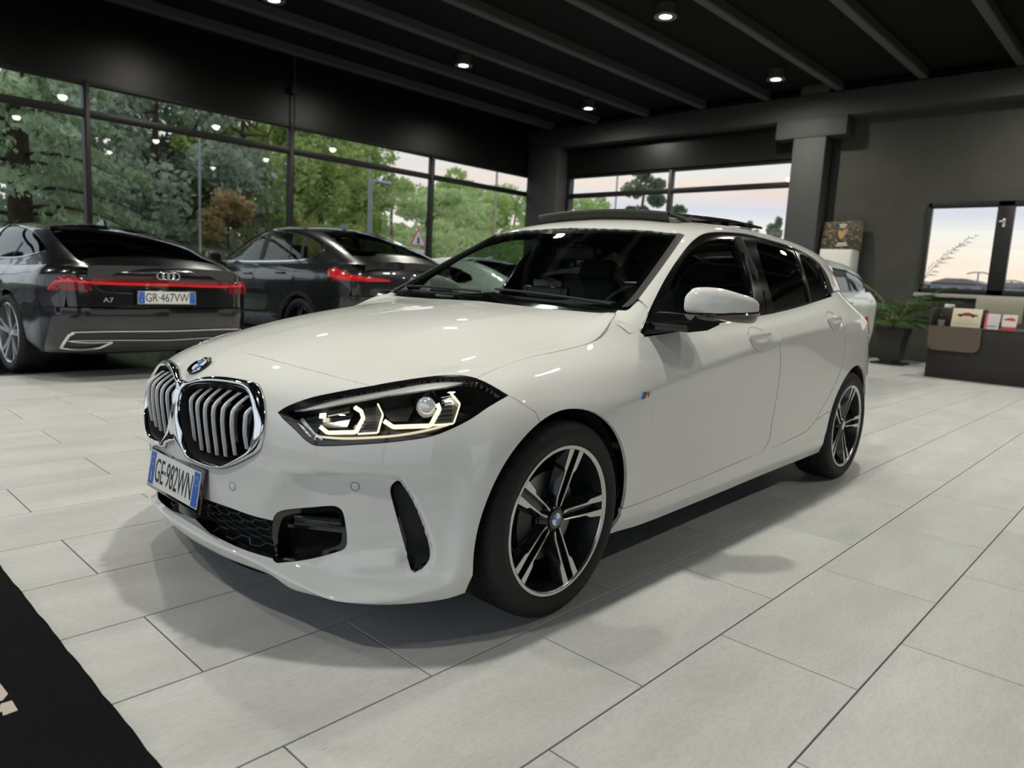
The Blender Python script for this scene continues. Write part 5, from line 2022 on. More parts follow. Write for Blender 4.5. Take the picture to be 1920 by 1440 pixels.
def wheel(parent, x, sgn, yaw0=0.0):
    w = empty('wheel', (x, -.782 * sgn, .3165), parent=parent)
    FL = (lambda v: (v[0], v[1] * sgn, v[2]))
    V, F = tyre_mesh()
    fl = (lambda F: F) if sgn > 0 else (lambda F: [tuple(reversed(f)) for f in F])
    MB().add([FL(v) for v in V], fl([tuple(reversed(f)) for f in F])).build('tyre', M_TYRE, w, smooth=35)
    b = MB().lathe([(.226, -.100), (.222, -.085), (.214, -.06), (.205, .0), (.205, .08), (.226, .098)], 60, 'y')
    MB().add([FL(v) for v in b.v], fl(b.f)).build('rim_barrel', M_RIMB, w, smooth=50)
    b = MB().lathe([(.226, -.099), (.228, -.1045), (.233, -.107), (.240, -.1065), (.2425, -.103), (.2425, -.09)], 90, 'y')
    MB().add([FL(v) for v in b.v], fl(b.f)).build('rim_lip', M_RIMM, w, smooth=50)
    top, bot = spoke_polys()
    for q in range(5):
        a0 = math.radians(72 * q + yaw0)
        for s in (1, -1):
            def P(u, v, y):
                uu, vv = u, v * s
                return FL((uu * math.cos(a0) - vv * math.sin(a0), y, uu * math.sin(a0) + vv * math.cos(a0)))
            n = len(top)
            V = [P(u, v, face_y(u) + .0035) for u, v in top] + [P(u, v, face_y(u) + .034) for u, v in bot]
            F = [tuple(range(n)), tuple(reversed(range(n, 2 * n)))] + [(k, n + k, n + (k + 1) % n, (k + 1) % n) for k in range(n)]
            mbs = MB().add(V, F)
            mbs.build('spoke', M_RIMD, w)
            # machined face: two facets thick
            V = [P(u, v, face_y(u)) for u, v in top] + [P(u, v, face_y(u) + .004) for u, v in top]
            MB().add(V, [tuple(range(n)), ] + [(k, n + k, n + (k + 1) % n, (k + 1) % n) for k in range(n)]).build('spoke_face', M_RIMM, w)
        # recessed floor between the pair
        V = [FL((u * math.cos(a0) - v * math.sin(a0), face_y(u) + d, u * math.sin(a0) + v * math.cos(a0))) for u, v, d in
             ((.04, -.016, .018), (.23, -.016, .026), (.23, .016, .026), (.04, .016, .018), (.04, -.016, .05), (.23, -.016, .05), (.23, .016, .05), (.04, .016, .05))]
        MB().add(V, [(0, 1, 2, 3), (4, 7, 6, 5), (0, 4, 5, 1), (2, 6, 7, 3)]).build('spoke_web', M_RIMD, w)
    b = MB().lathe([(.0, -.045), (.060, -.052), (.050, -.066), (.044, -.078), (.038, -.083), (.033, -.080), (.033, -.060)], 40, 'y')
    MB().add([FL(v) for v in b.v], fl(b.f)).build('hub', M_RIMD, w, smooth=35)
    # cap with blue and white quarters
    me = MB()
    b = MB().lathe([(.0, -.0865), (.021, -.0865), (.0315, -.085), (.0335, -.079)], 40, 'y')
    MB().add([FL(v) for v in b.v], fl(b.f)).build('hub_cap', M_BLK, w, smooth=35)
    for q in range(4):
        pts = [(0, 0)] + [(.0205 * math.cos(math.radians(90 * q + a)), .0205 * math.sin(math.radians(90 * q + a))) for a in range(0, 91, 10)]
        MB().add([FL((a, -.0872, c)) for a, c in pts], [tuple(range(len(pts)))]).build('cap_quarter', M_BLUE if q % 2 else M_RWHT, w)
    for q in range(5):
        a = math.radians(72 * q + 36 + yaw0)
        MB().lathe([(0, .004), (.008, .004), (.0095, 0)], 6, 'y', M=Matrix.Translation(FL((.053 * math.cos(a), -.058, .053 * math.sin(a)))) @ Matrix.Scale(-sgn, 4, (0, 1, 0))).build('wheel_bolt', M_RIMB, w, smooth=20)
    b = MB().lathe([(.06, -.035), (.145, -.035), (.148, -.02), (.145, -.012), (.06, -.012)], 48, 'y')
    MB().add([FL(v) for v in b.v], fl(b.f)).build('brake_disc', M_DISC, w, smooth=35)
    cal = MB()
    for k in range(7):
        pass
    pts = [(.15 * math.cos(math.radians(a)), .15 * math.sin(math.radians(a))) for a in range(150, 215, 8)] + [(.085 * math.cos(math.radians(a)), .085 * math.sin(math.radians(a))) for a in range(215, 149, -8)]
    cal.prism(pts, -.055 * sgn, .01 * sgn, 'y')
    cal.build('brake_caliper', mat('caliper', (.03, .03, .033), .4, .3), w)
    a = math.radians(-42)
    MB().tube([FL((.205 * math.cos(a), -.075, .205 * math.sin(a))), FL((.185 * math.cos(a), -.088, .185 * math.sin(a)))], .004, 8).build('valve_stem', M_BLKM, w, smooth=40)
    return w


for x_ in (0.0, 2.67):
    wheel(hatch, x_, 1, 1.5)
    wheel(hatch, x_, -1, 20.0)

# ---------------------------------------------------------------- inner structure: wheel wells, floor, shell
for x_ in (0.0, 2.67):
    for sg in (1, -1):
        V, F = [], []
        n = 30
        for k in range(n + 1):
            a = math.radians(-25 + 230 * k / n)
            for y in (-.845, -.50):
                V.append((x_ + .372 * math.cos(a), y * sg, .315 + .372 * math.sin(a)))
        F = [(2 * k, 2 * k + 1, 2 * k + 3, 2 * k + 2) for k in range(n)]
        b0 = len(V)
        V.append((x_, -.50 * sg, .315))
        F += [(2 * k + 1, b0, 2 * k + 3) for k in range(n)]
        MB().add(V, F).build('wheel_well', M_UNDER, hatch, smooth=40)
MB().box((-.60, -.60, .17), (3.2, .60, .21)).build('underbody', M_UNDER, hatch)
for sg in (1, -1):
    MB().box((.40, -.83 * sg if sg > 0 else .60, .19), (2.26, -.60 * sg if sg > 0 else .83, .24)).build('underbody', M_UNDER, hatch)
# matt black skin added behind the outer panels to keep their gaps dark
for mi in (0, 1):
    i0, i1 = 14, 12 * 9
    G_ = (LOWS.G - LOWS.N * .055)[i0:i1:3, 8::3]
    nv_, nu_ = G_.shape[:2]
    V = G_.reshape(-1, 3)
    F = []
    for i in range(nv_ - 1):
        for j in range(nu_ - 1):
            q = (i * nu_ + j, i * nu_ + j + 1, (i + 1) * nu_ + j + 1, (i + 1) * nu_ + j)
            c = V[list(q)].mean(0)
            if math.hypot(c[0], c[2] - .315) < .40 or math.hypot(c[0] - 2.67, c[2] - .315) < .40 or c[0] < .30:
                continue
            F.append(q)
    V = V * ((1, -1, 1) if mi else (1, 1, 1))
    MB().add([tuple(v) for v in V], F).build('inner_skin', M_BLKM, hatch, smooth=40)
# dark bay behind the front end
MB().box((-.52, -.45, .25), (.42, .45, .66)).build('engine_bay', M_UNDER, hatch)

# ---------------------------------------------------------------- cabin
M_TRIM = mat('cabin_black', (.012, .012, .012), .7)
M_LEATH = mat('cabin_leather', (.016, .016, .017), .5, bump=(60, .1))
M_DASH = mat('dash_grain', (.018, .019, .019), .65, bump=(200, .1))
# headliner and pillars: inside of the upper body, leaving the glass openings free
hl_ = cat(UPS.top([(1.22, 0)], sm=False), UPS.top([(1.23, -.3), (1.25, -.50)], sm=False), UPS.top([(1.8, -.54), (2.4, -.52), (3.05, -.44)], sm=False), UPS.top([(3.1, 0)], sm=False))
P_, N_, F_ = panel_data(UPS, hl_, gap=0, off=-.03, rim=0, step=.03, grid=.08, centre=True)
mesh_from('headliner', P_, N_, F_, M_TRIM, hatch, 2)
ip = cat(strip_o[::-1], seam, UPS.at(np.array([(UPS.nu - 1, i) for i in np.linspace(UPS.nv - 1, 8, 20)]))[0])
P_, N_, F_ = panel_data(UPS, side_out, gap=.002, off=-.022, rim=0, step=.02, grid=.05)
for mi in (0, 1):
    mesh_from('pillar_trim_inner', P_, N_, F_, M_TRIM, hatch, mi)
# dashboard: swept profile
prof = [(.50, .90), (.62, .955), (.78, .972), (.90, .968), (.97, .945), (.99, .90), (.98, .80), (.95, .60), (.60, .45)]
V, F = [], []
ys = np.linspace(-.70, .70, 15)
for y in ys:
    for x, z in prof:
        hump = .022 * math.exp(-((y + .37) / .17)**2) if .7 < x < 1.0 and z > .85 else 0
        V.append((x - .06 * abs(y / .7)**2 * 0, y, z + hump))
k = len(prof)
for i in range(len(ys) - 1):
    for q in range(k - 1):
        F.append((i * k + q, i * k + q + 1, (i + 1) * k + q + 1, (i + 1) * k + q))
MB().add(V, F).build('dashboard', M_DASH, hatch, smooth=50)
MB().box((.93, -.12, .93), (.95, .16, 1.035), .006).build('centre_display', mat('screen_off', (.006, .006, .007), .08), hatch, smooth=30)
st = empty('steering_wheel', parent=hatch)
Ms = Matrix.Translation((1.08, -.37, .90)) @ Matrix.Rotation(math.radians(-65), 4, 'Y')
MB().lathe([(.175 + .015 * math.cos(a), .015 * math.sin(a)) for a in np.linspace(0, 2 * math.pi, 9)[:-1]], 40, M=Ms, close=True).build('steering_rim', M_LEATH, st, smooth=60)
MB().lathe([(0, .03), (.05, .03), (.07, 0), (.06, -.03)], 24, M=Ms).build('steering_boss', M_TRIM, st, smooth=40)
for a in (0, 180, 270):
    MB().box((.05, -.018, -.008), (.17, .018, .008), .004, M=Ms @ Matrix.Rotation(math.radians(a), 4, 'Z')).build('steering_spoke', M_SATIN if a != 270 else M_TRIM, st, smooth=30)


def rounded(name, m, parent, c, size, r, M=None, taper=0.0):
    bm = bmesh.new()
    bmesh.ops.create_cube(bm, size=1)
    for v in bm.verts:
        t = 1 - taper * (v.co.z + .5)
        v.co = Vector((v.co.x * size[0], v.co.y * size[1] * t, v.co.z * size[2]))
    bmesh.ops.bevel(bm, geom=bm.edges[:], offset=r, segments=4, affect='EDGES', profile=.6)
    Mx = Matrix.Translation(c) @ (M or Matrix.Identity(4))
    return MB().bm(bm, Mx).build(name, m, parent, smooth=60)


def seat(y):
    s = empty('front_seat', parent=hatch)
    T = Matrix.Rotation(math.radians(14), 4, 'Y')
    rounded('seat_cushion', M_LEATH, s, (1.45, y, .53), (.52, .50, .16), .06)
    rounded('seat_back', M_LEATH, s, (1.74, y, .80), (.15, .50, .62), .06, T, .18)
    rounded('headrest', M_LEATH, s, (1.845, y, 1.105), (.11, .27, .20), .045, T, .12)
    for d in (-.05, .05):
        MB().tube([(1.81, y + d, 1.04), (1.835, y + d, 1.12)], .006, 6).build('headrest_post', M_SATIN, s, smooth=50)


for y in (-.37, .37):
    seat(y)
rounded('rear_bench', M_LEATH, hatch, (2.25, 0, .52), (.50, 1.20, .16), .06)
rounded('rear_backrest', M_LEATH, hatch, (2.58, 0, .78), (.15, 1.22, .58), .06, Matrix.Rotation(math.radians(18), 4, 'Y'))
for y in (-.40, .40):
    rounded('rear_headrest', M_LEATH, hatch, (2.70, y, 1.10), (.09, .25, .12), .035)
MB().box((.95, -.1, .25), (1.9, .1, .55), .03).build('centre_console', M_TRIM, hatch, smooth=30)
MB().box((.4, -.80, .24), (3.1, .80, .28)).build('cabin_floor', M_TRIM, hatch)
for sg in (1, -1):
    MB().add([(.62, -.80 * sg, .30), (2.45, -.81 * sg, .30), (2.45, -.745 * sg, 1.0), (1.6, -.772 * sg, .925), (.65, -.765 * sg, .88), (.62, -.765 * sg, .86)], [(0, 1, 2, 3, 4, 5)]).build('door_card', M_TRIM, hatch)
    MB().tube([(1.62, -.745 * sg, .93), (1.58, -.70 * sg, 1.15), (1.60, -.60 * sg, 1.30)], .04, 8).build('b_pillar_trim', M_TRIM, hatch, smooth=50)
mr = empty('rear_view_mirror', parent=hatch)
rounded('mirror_body', M_TRIM, mr, (1.16, .02, 1.205), (.035, .24, .065), .015)
MB().tube([(1.12, .02, 1.295), (1.145, .02, 1.24)], .012, 8).build('mirror_stalk', M_TRIM, mr, smooth=50)
rounded('sensor_pod', M_TRIM, mr, (1.09, .02, 1.285), (.12, .13, .05), .02)
# tailgate and rear window
P_, N_, F_ = panel_data(UPS, UPS.at(np.array([(j, UPS.nv - 1) for j in (0, 30, 60, UPS.nu - 1)] + [(UPS.nu - 1, UPS.nv - 2), (0, UPS.nv - 2)]))[0], gap=0, rim=0, step=.05, grid=.2) if False else (None, None, None)
prof = [(3.30, 1.312, .44), (3.36, 1.15, .50), (3.40, 1.02, .53), (3.44, .90, .58), (3.47, .70, .60)]
tg = MB()
V, F = [], []
for x, z, hw in prof:
    for t in np.linspace(-1, 1, 13):
        V.append((x - .12 * abs(t)**2.5, hw * t, z - .02 * abs(t)**2))
for i in range(len(prof) - 1):
    for q in range(12):
        F.append((i * 13 + q, i * 13 + q + 1, (i + 1) * 13 + q + 1, (i + 1) * 13 + q))
tgo = tg.add(V, F).build('tailgate', M_PAINT, hatch, smooth=50)
tgo.data.materials.append(M_GLASSP)
for pi, p in enumerate(tgo.data.polygons):
    if pi < 24 and 1 <= pi % 12 <= 10:
        p.material_index = 1
M_TAIL = mat('tail_red', (.55, .01, .02), .15, coat=1)
for sg in (1, -1):
    p = LOWS.side([(3.02, .90), (3.10, .89), (3.17, .875)])
    U_ = LOWS.near(p)
    ribbon(LOWS, p, .11, M_TAIL, 'tail_lamp', hatch, off=.0, thick=.006, mirror=0 if sg > 0 else 1)
# ================================================================ the other cars
def car_surfs(spec):
    """lower and upper master surfaces from a few tables; same frame as the hatchback"""
    wb = spec['wb']
    fo = spec['front'] / .81
    hz = spec['zscale']
    ws = spec['half'] / .905
    rows = []
    side_z, side_y = spec['side_z'], spec['side_y']
    tail_x, tail_z = spec['tail_x'], spec['tail_z']
    base = [0, 1, 3, 4, 5, 6, 7, 8, 9, 10]
    for r in range(10):
        R = [np.array(p) for p in LOW[base[r]]]
        row = []
        for c in range(9):            # nose, scaled from the hatchback
            p = R[c].copy()
            if c < 8:
                p[0] *= fo
            p[1] *= ws
            p[2] = side_z[r][0] + (p[2] - LOW[base[r]][8][2]) * hz
            row.append(tuple(p))
        row[8] = (0, -side_y[r], side_z[r][0])
        for t in (.14, .25, .45, .65, .85, 1.0):
            z = np.interp(t, [0, 1], side_z[r])
            row.append((wb * t, -side_y[r] - (.012 * math.sin(math.pi * t) * -1 if r in (3, 4) else 0), z))
        tx, tz = tail_x[r], tail_z[r]
        c = spec['corner']
        row.append((wb + (tx - wb) * .42, -side_y[r] * c[0], side_z[r][1] * .6 + tz * .4))
        row.append((wb + (tx - wb) * .74, -side_y[r] * c[1], side_z[r][1] * .2 + tz * .8))
        row.append((tx - c[3], -side_y[r] * c[2], tz))
        row.append((tx - .02, -side_y[r] * .30, tz))
        row.append((tx, 0, tz))
        rows.append(row)
    n = len(rows[0])
    CRx = np.zeros((10, n))
    for r, w in spec.get('crease', {}).items():
        CRx[r, 8:] = w
    low = Surf(loft(rows, 10, 10, CRx)).flip_to((0, -9, 1))
    U = spec['up']
    C = np.array([[(x, -y, z) for (y, z) in U[x]] for x in U])
    C = np.ascontiguousarray(np.swapaxes(C, 0, 1)[::-1])
    crx = np.zeros((8, len(U)))
    crx[2, :] = spec.get('upcrease', 0.0)
    up = Surf(np.swapaxes(loft(C, 10, 10, crx), 0, 1)).flip_to((1.5, 0, 9))
    return low, up


class Car:
    def __init__(s, name, label, spec, pose, paint):
        s.root = empty(name, (pose[0], pose[1], 0), pose[2])
        tag(s.root, label, 'car')
        s.pose, s.paint, s.spec, s.name = pose, paint, spec, name
        s.low, s.up = car_surfs(spec)

    def ray(s, u, v):
        D = (u - 960) / 1349.714 * np.array(CAM_R) - (v - 720) / 1349.714 * np.array(CAM_U) + np.array(CAM_D)
        c, q = math.cos(-s.pose[2]), math.sin(-s.pose[2])
        R = lambda a: np.array([a[0] * c - a[1] * q, a[0] * q + a[1] * c, a[2]])
        return R(np.array(CAM_P) - np.array([s.pose[0], s.pose[1], 0])), R(D)

    def px(s, S, key, pts, sm=True, step=4.0, flip=False):
        q = spl_pts(pts, step=step) if (sm and len(pts) > 2) else np.array(pts, float)
        out = []
        for u, v in q:
            o, d = s.ray(u, v)
            if flip:
                o, d = o * (1, -1, 1), d * (1, -1, 1)
            r = S.ray(o, d)
            if r is None:
                best = None
                for t in np.linspace(4, 16, 240):
                    h = S.bvh.find_nearest(Vector(o + d * t))
                    if best is None or h[3] < best[1]:
                        best = (np.array(h[0]), h[3])
                r = best[0]
            out.append(r)
        PXC[s.name + key] = np.array(out)
        return np.array(out)

    def pan(s, name, S, outline, holes=(), m=None, mirror=(0, 1), parent=None, centre=False, **kw):
        kw.setdefault('step', .03)
        kw.setdefault('grid', .06)
        kw.setdefault('gap', .002)
        P, N, F = panel_data(S, outline, holes, centre=centre, **kw)
        for q in ((2,) if centre else mirror):
            mesh_from(name, P, N, F, m or s.paint, parent or s.root, q)

    def wheel(s, x, y, R, rr, W=.255, spokes=5, m=None, both=True, twist=.25):
        for sg in (1, -1):
            w = empty('wheel', (x, -y * sg, R - .003), parent=s.root)
            V, F = tyre_mesh(R, W, rr + .008, 96)
            fl = (lambda F: [tuple(reversed(f)) for f in F]) if sg > 0 else (lambda F: F)
            FL = (lambda v: (v[0], v[1] * sg, v[2]))
            MB().add([FL(v) for v in V], fl(F)).build('tyre', M_TYRE, w, smooth=35)
            h = W / 2
            b = MB().lathe([(rr - .012, -h + .015), (rr, -h + .004), (rr + .008, -h + .01), (rr - .012, -h + .02), (rr - .03, .05), (.05, .05)], 48, 'y')
            MB().add([FL(v) for v in b.v], b.f).build('rim', m, w, smooth=50)
            for k in range(spokes):
                a0 = 2 * math.pi * k / spokes + .3
                for o_ in (-1, 1):
                    pts = [(.04, .010 * o_ - .012), (.04, .010 * o_ + .012), (rr * .55, .020 * o_ + .013 + .01), (rr - .008, .045 * o_ + .016), (rr - .008, .045 * o_ - .016), (rr * .55, .020 * o_ - .013 - .0)]
                    P = lambda u, v, y: FL((u * math.cos(a0) - v * math.sin(a0), y, u * math.sin(a0) + v * math.cos(a0)))
                    n = len(pts)
                    V = [P(u, v, -h + .035 - .025 * u / rr) for u, v in pts] + [P(u, v, -h + .07 - .02 * u / rr) for u, v in pts]
                    MB().add(V, [tuple(range(n)), tuple(reversed(range(n, 2 * n)))] + [(q, n + q, n + (q + 1) % n, (q + 1) % n) for q in range(n)]).build('spoke', m, w)
            b = MB().lathe([(0, -h + .02), (.035, -h + .022), (.05, -h + .05), (.06, -h + .08)], 24, 'y')
            MB().add([FL(v) for v in b.v], b.f).build('hub_cap', m, w, smooth=40)

    def wells(s, xs, R):
        for x in xs:
            for sg in (1, -1):
                V = []
                n = 24
                for k in range(n + 1):
                    a = math.radians(-25 + 230 * k / n)
                    for y in (-s.spec['half'] + .03, -.5):
                        V.append((x + (R + .055) * math.cos(a), y * sg, R + (R + .055) * math.sin(a)))
                F = [(2 * k, 2 * k + 1, 2 * k + 3, 2 * k + 2) for k in range(n)]
                V.append((x, -.5 * sg, R))
                F += [(2 * k + 1, len(V) - 1, 2 * k + 3) for k in range(n)]
                MB().add(V, F).build('wheel_well', M_UNDER, s.root, smooth=40)
        MB().box((-.7, -.62, .22), (s.spec['tail_x'][0] - .15, .62, .28)).build('underbody', M_UNDER, s.root)

    def lip(s):
        p = s.up.at(np.array([(j, s.up.nv - 1) for j in np.linspace(0, s.up.nu - 1, 24)]))[0]
        L = [tuple(q * (1, -1, 1)) for q in p[:0:-1]] + [tuple(q) for q in p]
        n = len(L)
        MB().add(L + [(a - .015, b, c - .09) for a, b, c in L], [(k, k + 1, n + k + 1, n + k) for k in range(n - 1)]).build('spoiler_lip', s.paint, s.root, smooth=50)

    def jl(s, c, i, S=None):
        return (S or s.low).at(np.array([(c * 10.0, i * 10.0)]))[0][0]

    def row(s, i, c0, c1, n=20):
        return s.low.at(np.array([(c * 10.0, i * 10.0) for c in np.linspace(c0, c1, n)]))[0]

    def arch(s, x, R, a0, a1, n=40, k=1.0):
        return s.low.side([(x + k * R * math.cos(math.radians(a0 + (a1 - a0) * q / n)), .345 + R * math.sin(math.radians(a0 + (a1 - a0) * q / n))) for q in range(n + 1)], sm=False)

    def shell(s, R, doors=()):
        """body side with open wheel arches, nose and hood, split into panels along the door lines"""
        wb = s.spec['wb']
        z0 = .345
        tail = s.row(0, 19, 19)[0]
        nose_c = 0
        # columns: 8 front axle, 14 rear axle, 15,16 tail side, 17 corner, 18, 19 centre
        d0, d1, d2 = doors
        top = lambda a, b, n=14: s.row(8, a, b, n)
        bot = lambda a, b, n=14: s.row(0, a, b, n)
        col = lambda c, n=14, i0=0, i1=8: s.low.at(np.array([(c * 10.0, i * 10.0) for i in np.linspace(i0, i1, n)]))[0]
        s.pan('front_bumper', s.low, cat(col(0, 8, 0, 6), s.row(6, 0, 7.2, 20), s.arch(0, R, 130, 205, 16), bot(7.1, 0, 20)), centre=True)
        s.pan('front_fender', s.low, cat(s.row(6, 0.0, 7.2, 20), s.arch(0, R, 130, -24, 30), bot(9.3, d0, 6), col(d0), top(d0, 0, 20)), gap=.002)
        s.pan('front_door', s.low, cat(col(d0), top(d0, d1), col(d1)[::-1], bot(d1, d0)))
        zz = [s.low.at([(d2 * 10, i * 10)])[0][0] for i in (8, 6, 4.5)]
        s.pan('rear_door', s.low, cat(col(d1), top(d1, d2), np.array(zz), s.arch(wb, R, 155, 205, 12), bot(13, d1)))
        return zz


AUDI = dict(wb=2.926, front=.92, half=.95, zscale=1.0,
            side_z=[(.19,.22),(.28,.30),(.38,.40),(.48,.50),(.58,.60),(.68,.70),(.77,.845),(.85,.905),(.92,.965),(.955,1.0)],
            side_y=[.875,.91,.928,.935,.936,.940,.947,.915,.86,.825],
            tail_x=[3.88,3.95,4.00,4.02,4.025,4.01,4.0,4.005,3.985,3.90], tail_z=[.25,.31,.42,.52,.62,.74,.86,.94,1.00,1.012],
            corner=(1.0, .965, .80, .10), crease={6: .8, 8: .7},
            up={.75: [(.84,.93),(.83,.95),(.81,.97),(.79,.985),(.77,.995),(.74,1.0),(.4,1.03),(0,1.04)],
                1.2: [(.855,.94),(.83,1.0),(.79,1.07),(.74,1.14),(.69,1.18),(.65,1.20),(.35,1.245),(0,1.26)],
                1.6: [(.86,.945),(.825,1.03),(.775,1.13),(.70,1.245),(.63,1.30),(.58,1.325),(.33,1.37),(0,1.385)],
                2.0: [(.86,.95),(.823,1.04),(.77,1.15),(.69,1.27),(.62,1.335),(.56,1.36),(.3,1.405),(0,1.42)],
                2.5: [(.86,.955),(.825,1.04),(.772,1.14),(.695,1.25),(.625,1.315),(.565,1.345),(.3,1.395),(0,1.412)],
                2.9: [(.86,.965),(.825,1.035),(.775,1.115),(.705,1.20),(.635,1.262),(.575,1.295),(.3,1.345),(0,1.362)],
                3.25: [(.855,.98),(.82,1.03),(.775,1.085),(.715,1.145),(.65,1.19),(.585,1.22),(.3,1.265),(0,1.28)],
                3.55: [(.83,.985),(.80,1.015),(.76,1.05),(.71,1.085),(.655,1.115),(.59,1.135),(.3,1.17),(0,1.182)],
                3.8: [(.77,.985),(.745,1.0),(.715,1.02),(.68,1.04),(.63,1.055),(.57,1.065),(.3,1.085),(0,1.092)],
                3.98: [(.66,.985),(.65,.99),(.63,.995),(.60,1.0),(.57,1.003),(.53,1.006),(.3,1.012),(0,1.015)]})
M_BLKPAINT = mat('black_paint', (.006, .006, .008), .2, coat=1.0, coat_rough=.01, spec=.5)
M_ALLOY = mat('bright_alloy', (.62, .63, .65), .25, .9)
M_TAILG = mat('tail_glow', (.5, .01, .015), .25, emit=(1, .03, .04), emit_s=.22, coat=1)
M_TAILD = mat('tail_dark', (.16, .004, .006), .2, coat=1)
M_BRIGHT = mat('bright_trim', (.72, .73, .75), .12, 1.0)
M_GLASSK = glass_mat('dark_car_glass', (.12, .13, .13), 1.0)
M_GLASSL = glass_mat('clear_car_glass', (.55, .62, .60), 1.0)


def fastback(name, label, pose, paint, traced=True, R=.355):
    c = Car(name, label, AUDI, pose, paint)
    A, L, U = c.arch, c.low, c.up
    wb = 2.926
    c.shell(.395, (9.6, 11.9, 13.75))
    ci = lambda cc, i: c.jl(cc, i)
    # quarter panel, rear bumper, tailgate skin
    q_out = cat(np.array([ci(13.75, 8), ci(13.75, 6), ci(13.75, 4.5)]), A(wb, .395, 155, 8, 30), c.row(4.2, 15.6, 16.7, 6), np.array([ci(16.8, 5), ci(16.9, 6.6), ci(16.9, 8)]), c.row(8, 16.9, 13.75, 20))
    c.pan('quarter_panel', L, q_out)
    c.pan('rear_bumper', L, cat(A(wb, .395, 8, -22, 8), c.row(0, 15.3, 19, 24), np.array([ci(19, 2), ci(19, 4.2)]), c.row(4.2, 19, 15.6, 24)), centre=True)
    c.pan('tailgate', L, cat(np.array([ci(16.8, 4.25), ci(16.8, 5), ci(16.9, 6.6), ci(16.9, 8)]), c.row(8, 16.9, 19, 16), np.array([ci(19, 6)]), c.row(4.25, 19, 16.8, 16)), centre=True)
    up = lambda pts: U.top(pts, sm=False)
    if traced:
        rwL = [(94,431),(150,430),(211,431.5)]
        rw = cat(c.px(U, 'rw1', [(94,431),(120,462),(151,491)]), up([(3.74, 0)]), up([(2.72, 0)]), c.px(U, 'rw2', [(205,431.5),(150,430),(94,431)]))
        dl_top = c.px(U, 'dl1', [(87,465),(80,452),(60,432),(42,425),(25,421),(8,428)])
        dl_bot = c.px(U, 'dl2', [(85,470),(60,477),(35,482.5),(0,483)])
        P_ = cat(np.array([U.side([(1.25, 1.14)], sm=False)[0]]), U.side([(1.45, 1.205), (1.7, 1.245), (2.0, 1.262), (2.4, 1.24)], sm=False))
        dlo_ = cat(U.side([(.95, .965), (1.25, 1.11), (1.6, 1.225), (2.0, 1.262)], sm=True), dl_top[::-1], dl_bot, U.side([(2.2, .975), (1.5, .96), (.95, .955)], sm=False))
    else:
        rw = cat(up([(3.74, -.56), (3.3, -.53), (2.80, -.50)]), up([(2.72, -.3), (2.70, 0)]), up([(3.76, 0)]))
        dlo_ = U.side([(.95, .965), (1.25, 1.11), (1.6, 1.225), (2.0, 1.262), (2.4, 1.24), (2.75, 1.19), (3.05, 1.11), (3.15, 1.04), (3.0, .995), (2.5, .975), (1.5, .958), (1.0, .955)], sm=False)
    ws_ = cat(up([(.80, 0)]), up([(.82, -.4), (.86, -.70), (1.2, -.62), (1.55, -.555), (1.50, -.3)]), up([(1.48, 0)]))
    c.pan('roof', U, cat(up([(1.48, 0)]), up([(1.50, -.3), (1.55, -.555), (2.0, -.56), (2.5, -.555)]), rw[rw[:, 0] < 3.0][::-1] if not traced else np.zeros((0, 3)), up([(2.72, -.5), (2.72, 0)])), centre=True, gap=.001)
    # rails and pillars: everything between glass, roof and belt
    c.pan('windscreen', U, ws_, m=M_GLASSK, centre=True, gap=0, rim=0)
    c.pan('rear_window', U, rw, m=M_GLASSK, centre=True, gap=.001, rim=.005, off=.001)
    body_up = cat(up([(1.55, -.555), (2.0, -.56), (2.5, -.555), (2.72, -.50)]), rw[np.argsort(rw[:, 0])][(np.sort(rw[:, 0]) > 2.75) & (np.abs(rw[np.argsort(rw[:, 0])][:, 1]) > .3)], up([(3.80, -.45), (3.80, 0), (3.975, 0)]),
                  U.at(np.array([(j, U.nv - 1) for j in np.linspace(0, U.nu - 1, 12)]))[0], U.at(np.array([(U.nu - 1, i) for i in np.linspace(U.nv - 1, 2, 40)]))[0], up([(.86, -.72), (1.2, -.635)]))
    c.pan('side_frame', U, body_up, [dlo_], gap=0.0, hole_gap=0.0, step=.02, grid=.05)
    c.pan('side_window', U, dlo_, m=M_GLASSK, gap=-.003, off=-.004, rim=0)
    for mi in (0, 1):
        d = resample(U.near(dlo_), U, .03)
        ribbon(U, U.at(np.vstack([d, d[:1]]))[0], .016, M_BRIGHT, 'window_chrome', c.root, off=.001, thick=.004, mirror=mi)
        for t in ((1.95, 2.02), (2.78, 2.74)):
            z1 = 1.258 if t[0] < 2.5 else 1.175
            ribbon(U, U.side([(t[0], .975), ((t[0] + t[1]) / 2, 1.1), (t[1], z1)]), .05 if t[0] < 2.5 else .014, M_BLKM, 'door_pillar', c.root, off=-.001, thick=.003, mirror=mi)
    c.pan('rear_deck', U, cat(up([(3.3, 0), (3.3, -.50), (3.6, -.56), (3.92, -.52), (3.95, 0)])), centre=True, gap=0, rim=0, off=-.012)
    c.lip()
    # cabin darkness: seats and shelf
    for y in (-.38, .38):
        rounded('seat_back', M_LEATH, c.root, (1.95, y, .85), (.15, .5, .6), .06, Matrix.Rotation(.25, 4, 'Y'))
        rounded('headrest', M_LEATH, c.root, (2.06, y, 1.17), (.1, .26, .16), .04)
    rounded('rear_backrest', M_LEATH, c.root, (2.85, 0, .80), (.15, 1.25, .5), .06, Matrix.Rotation(.35, 4, 'Y'))
    MB().box((2.9, -.7, .93), (3.75, .7, .95)).build('parcel_shelf', M_TRIM, c.root)
    MB().box((.8, -.84, .3), (3.6, .84, .34)).build('cabin_floor', M_TRIM, c.root)
    MB().box((.7, -.75, .5), (1.0, .75, .95), .05).build('dashboard', M_TRIM, c.root, smooth=40)
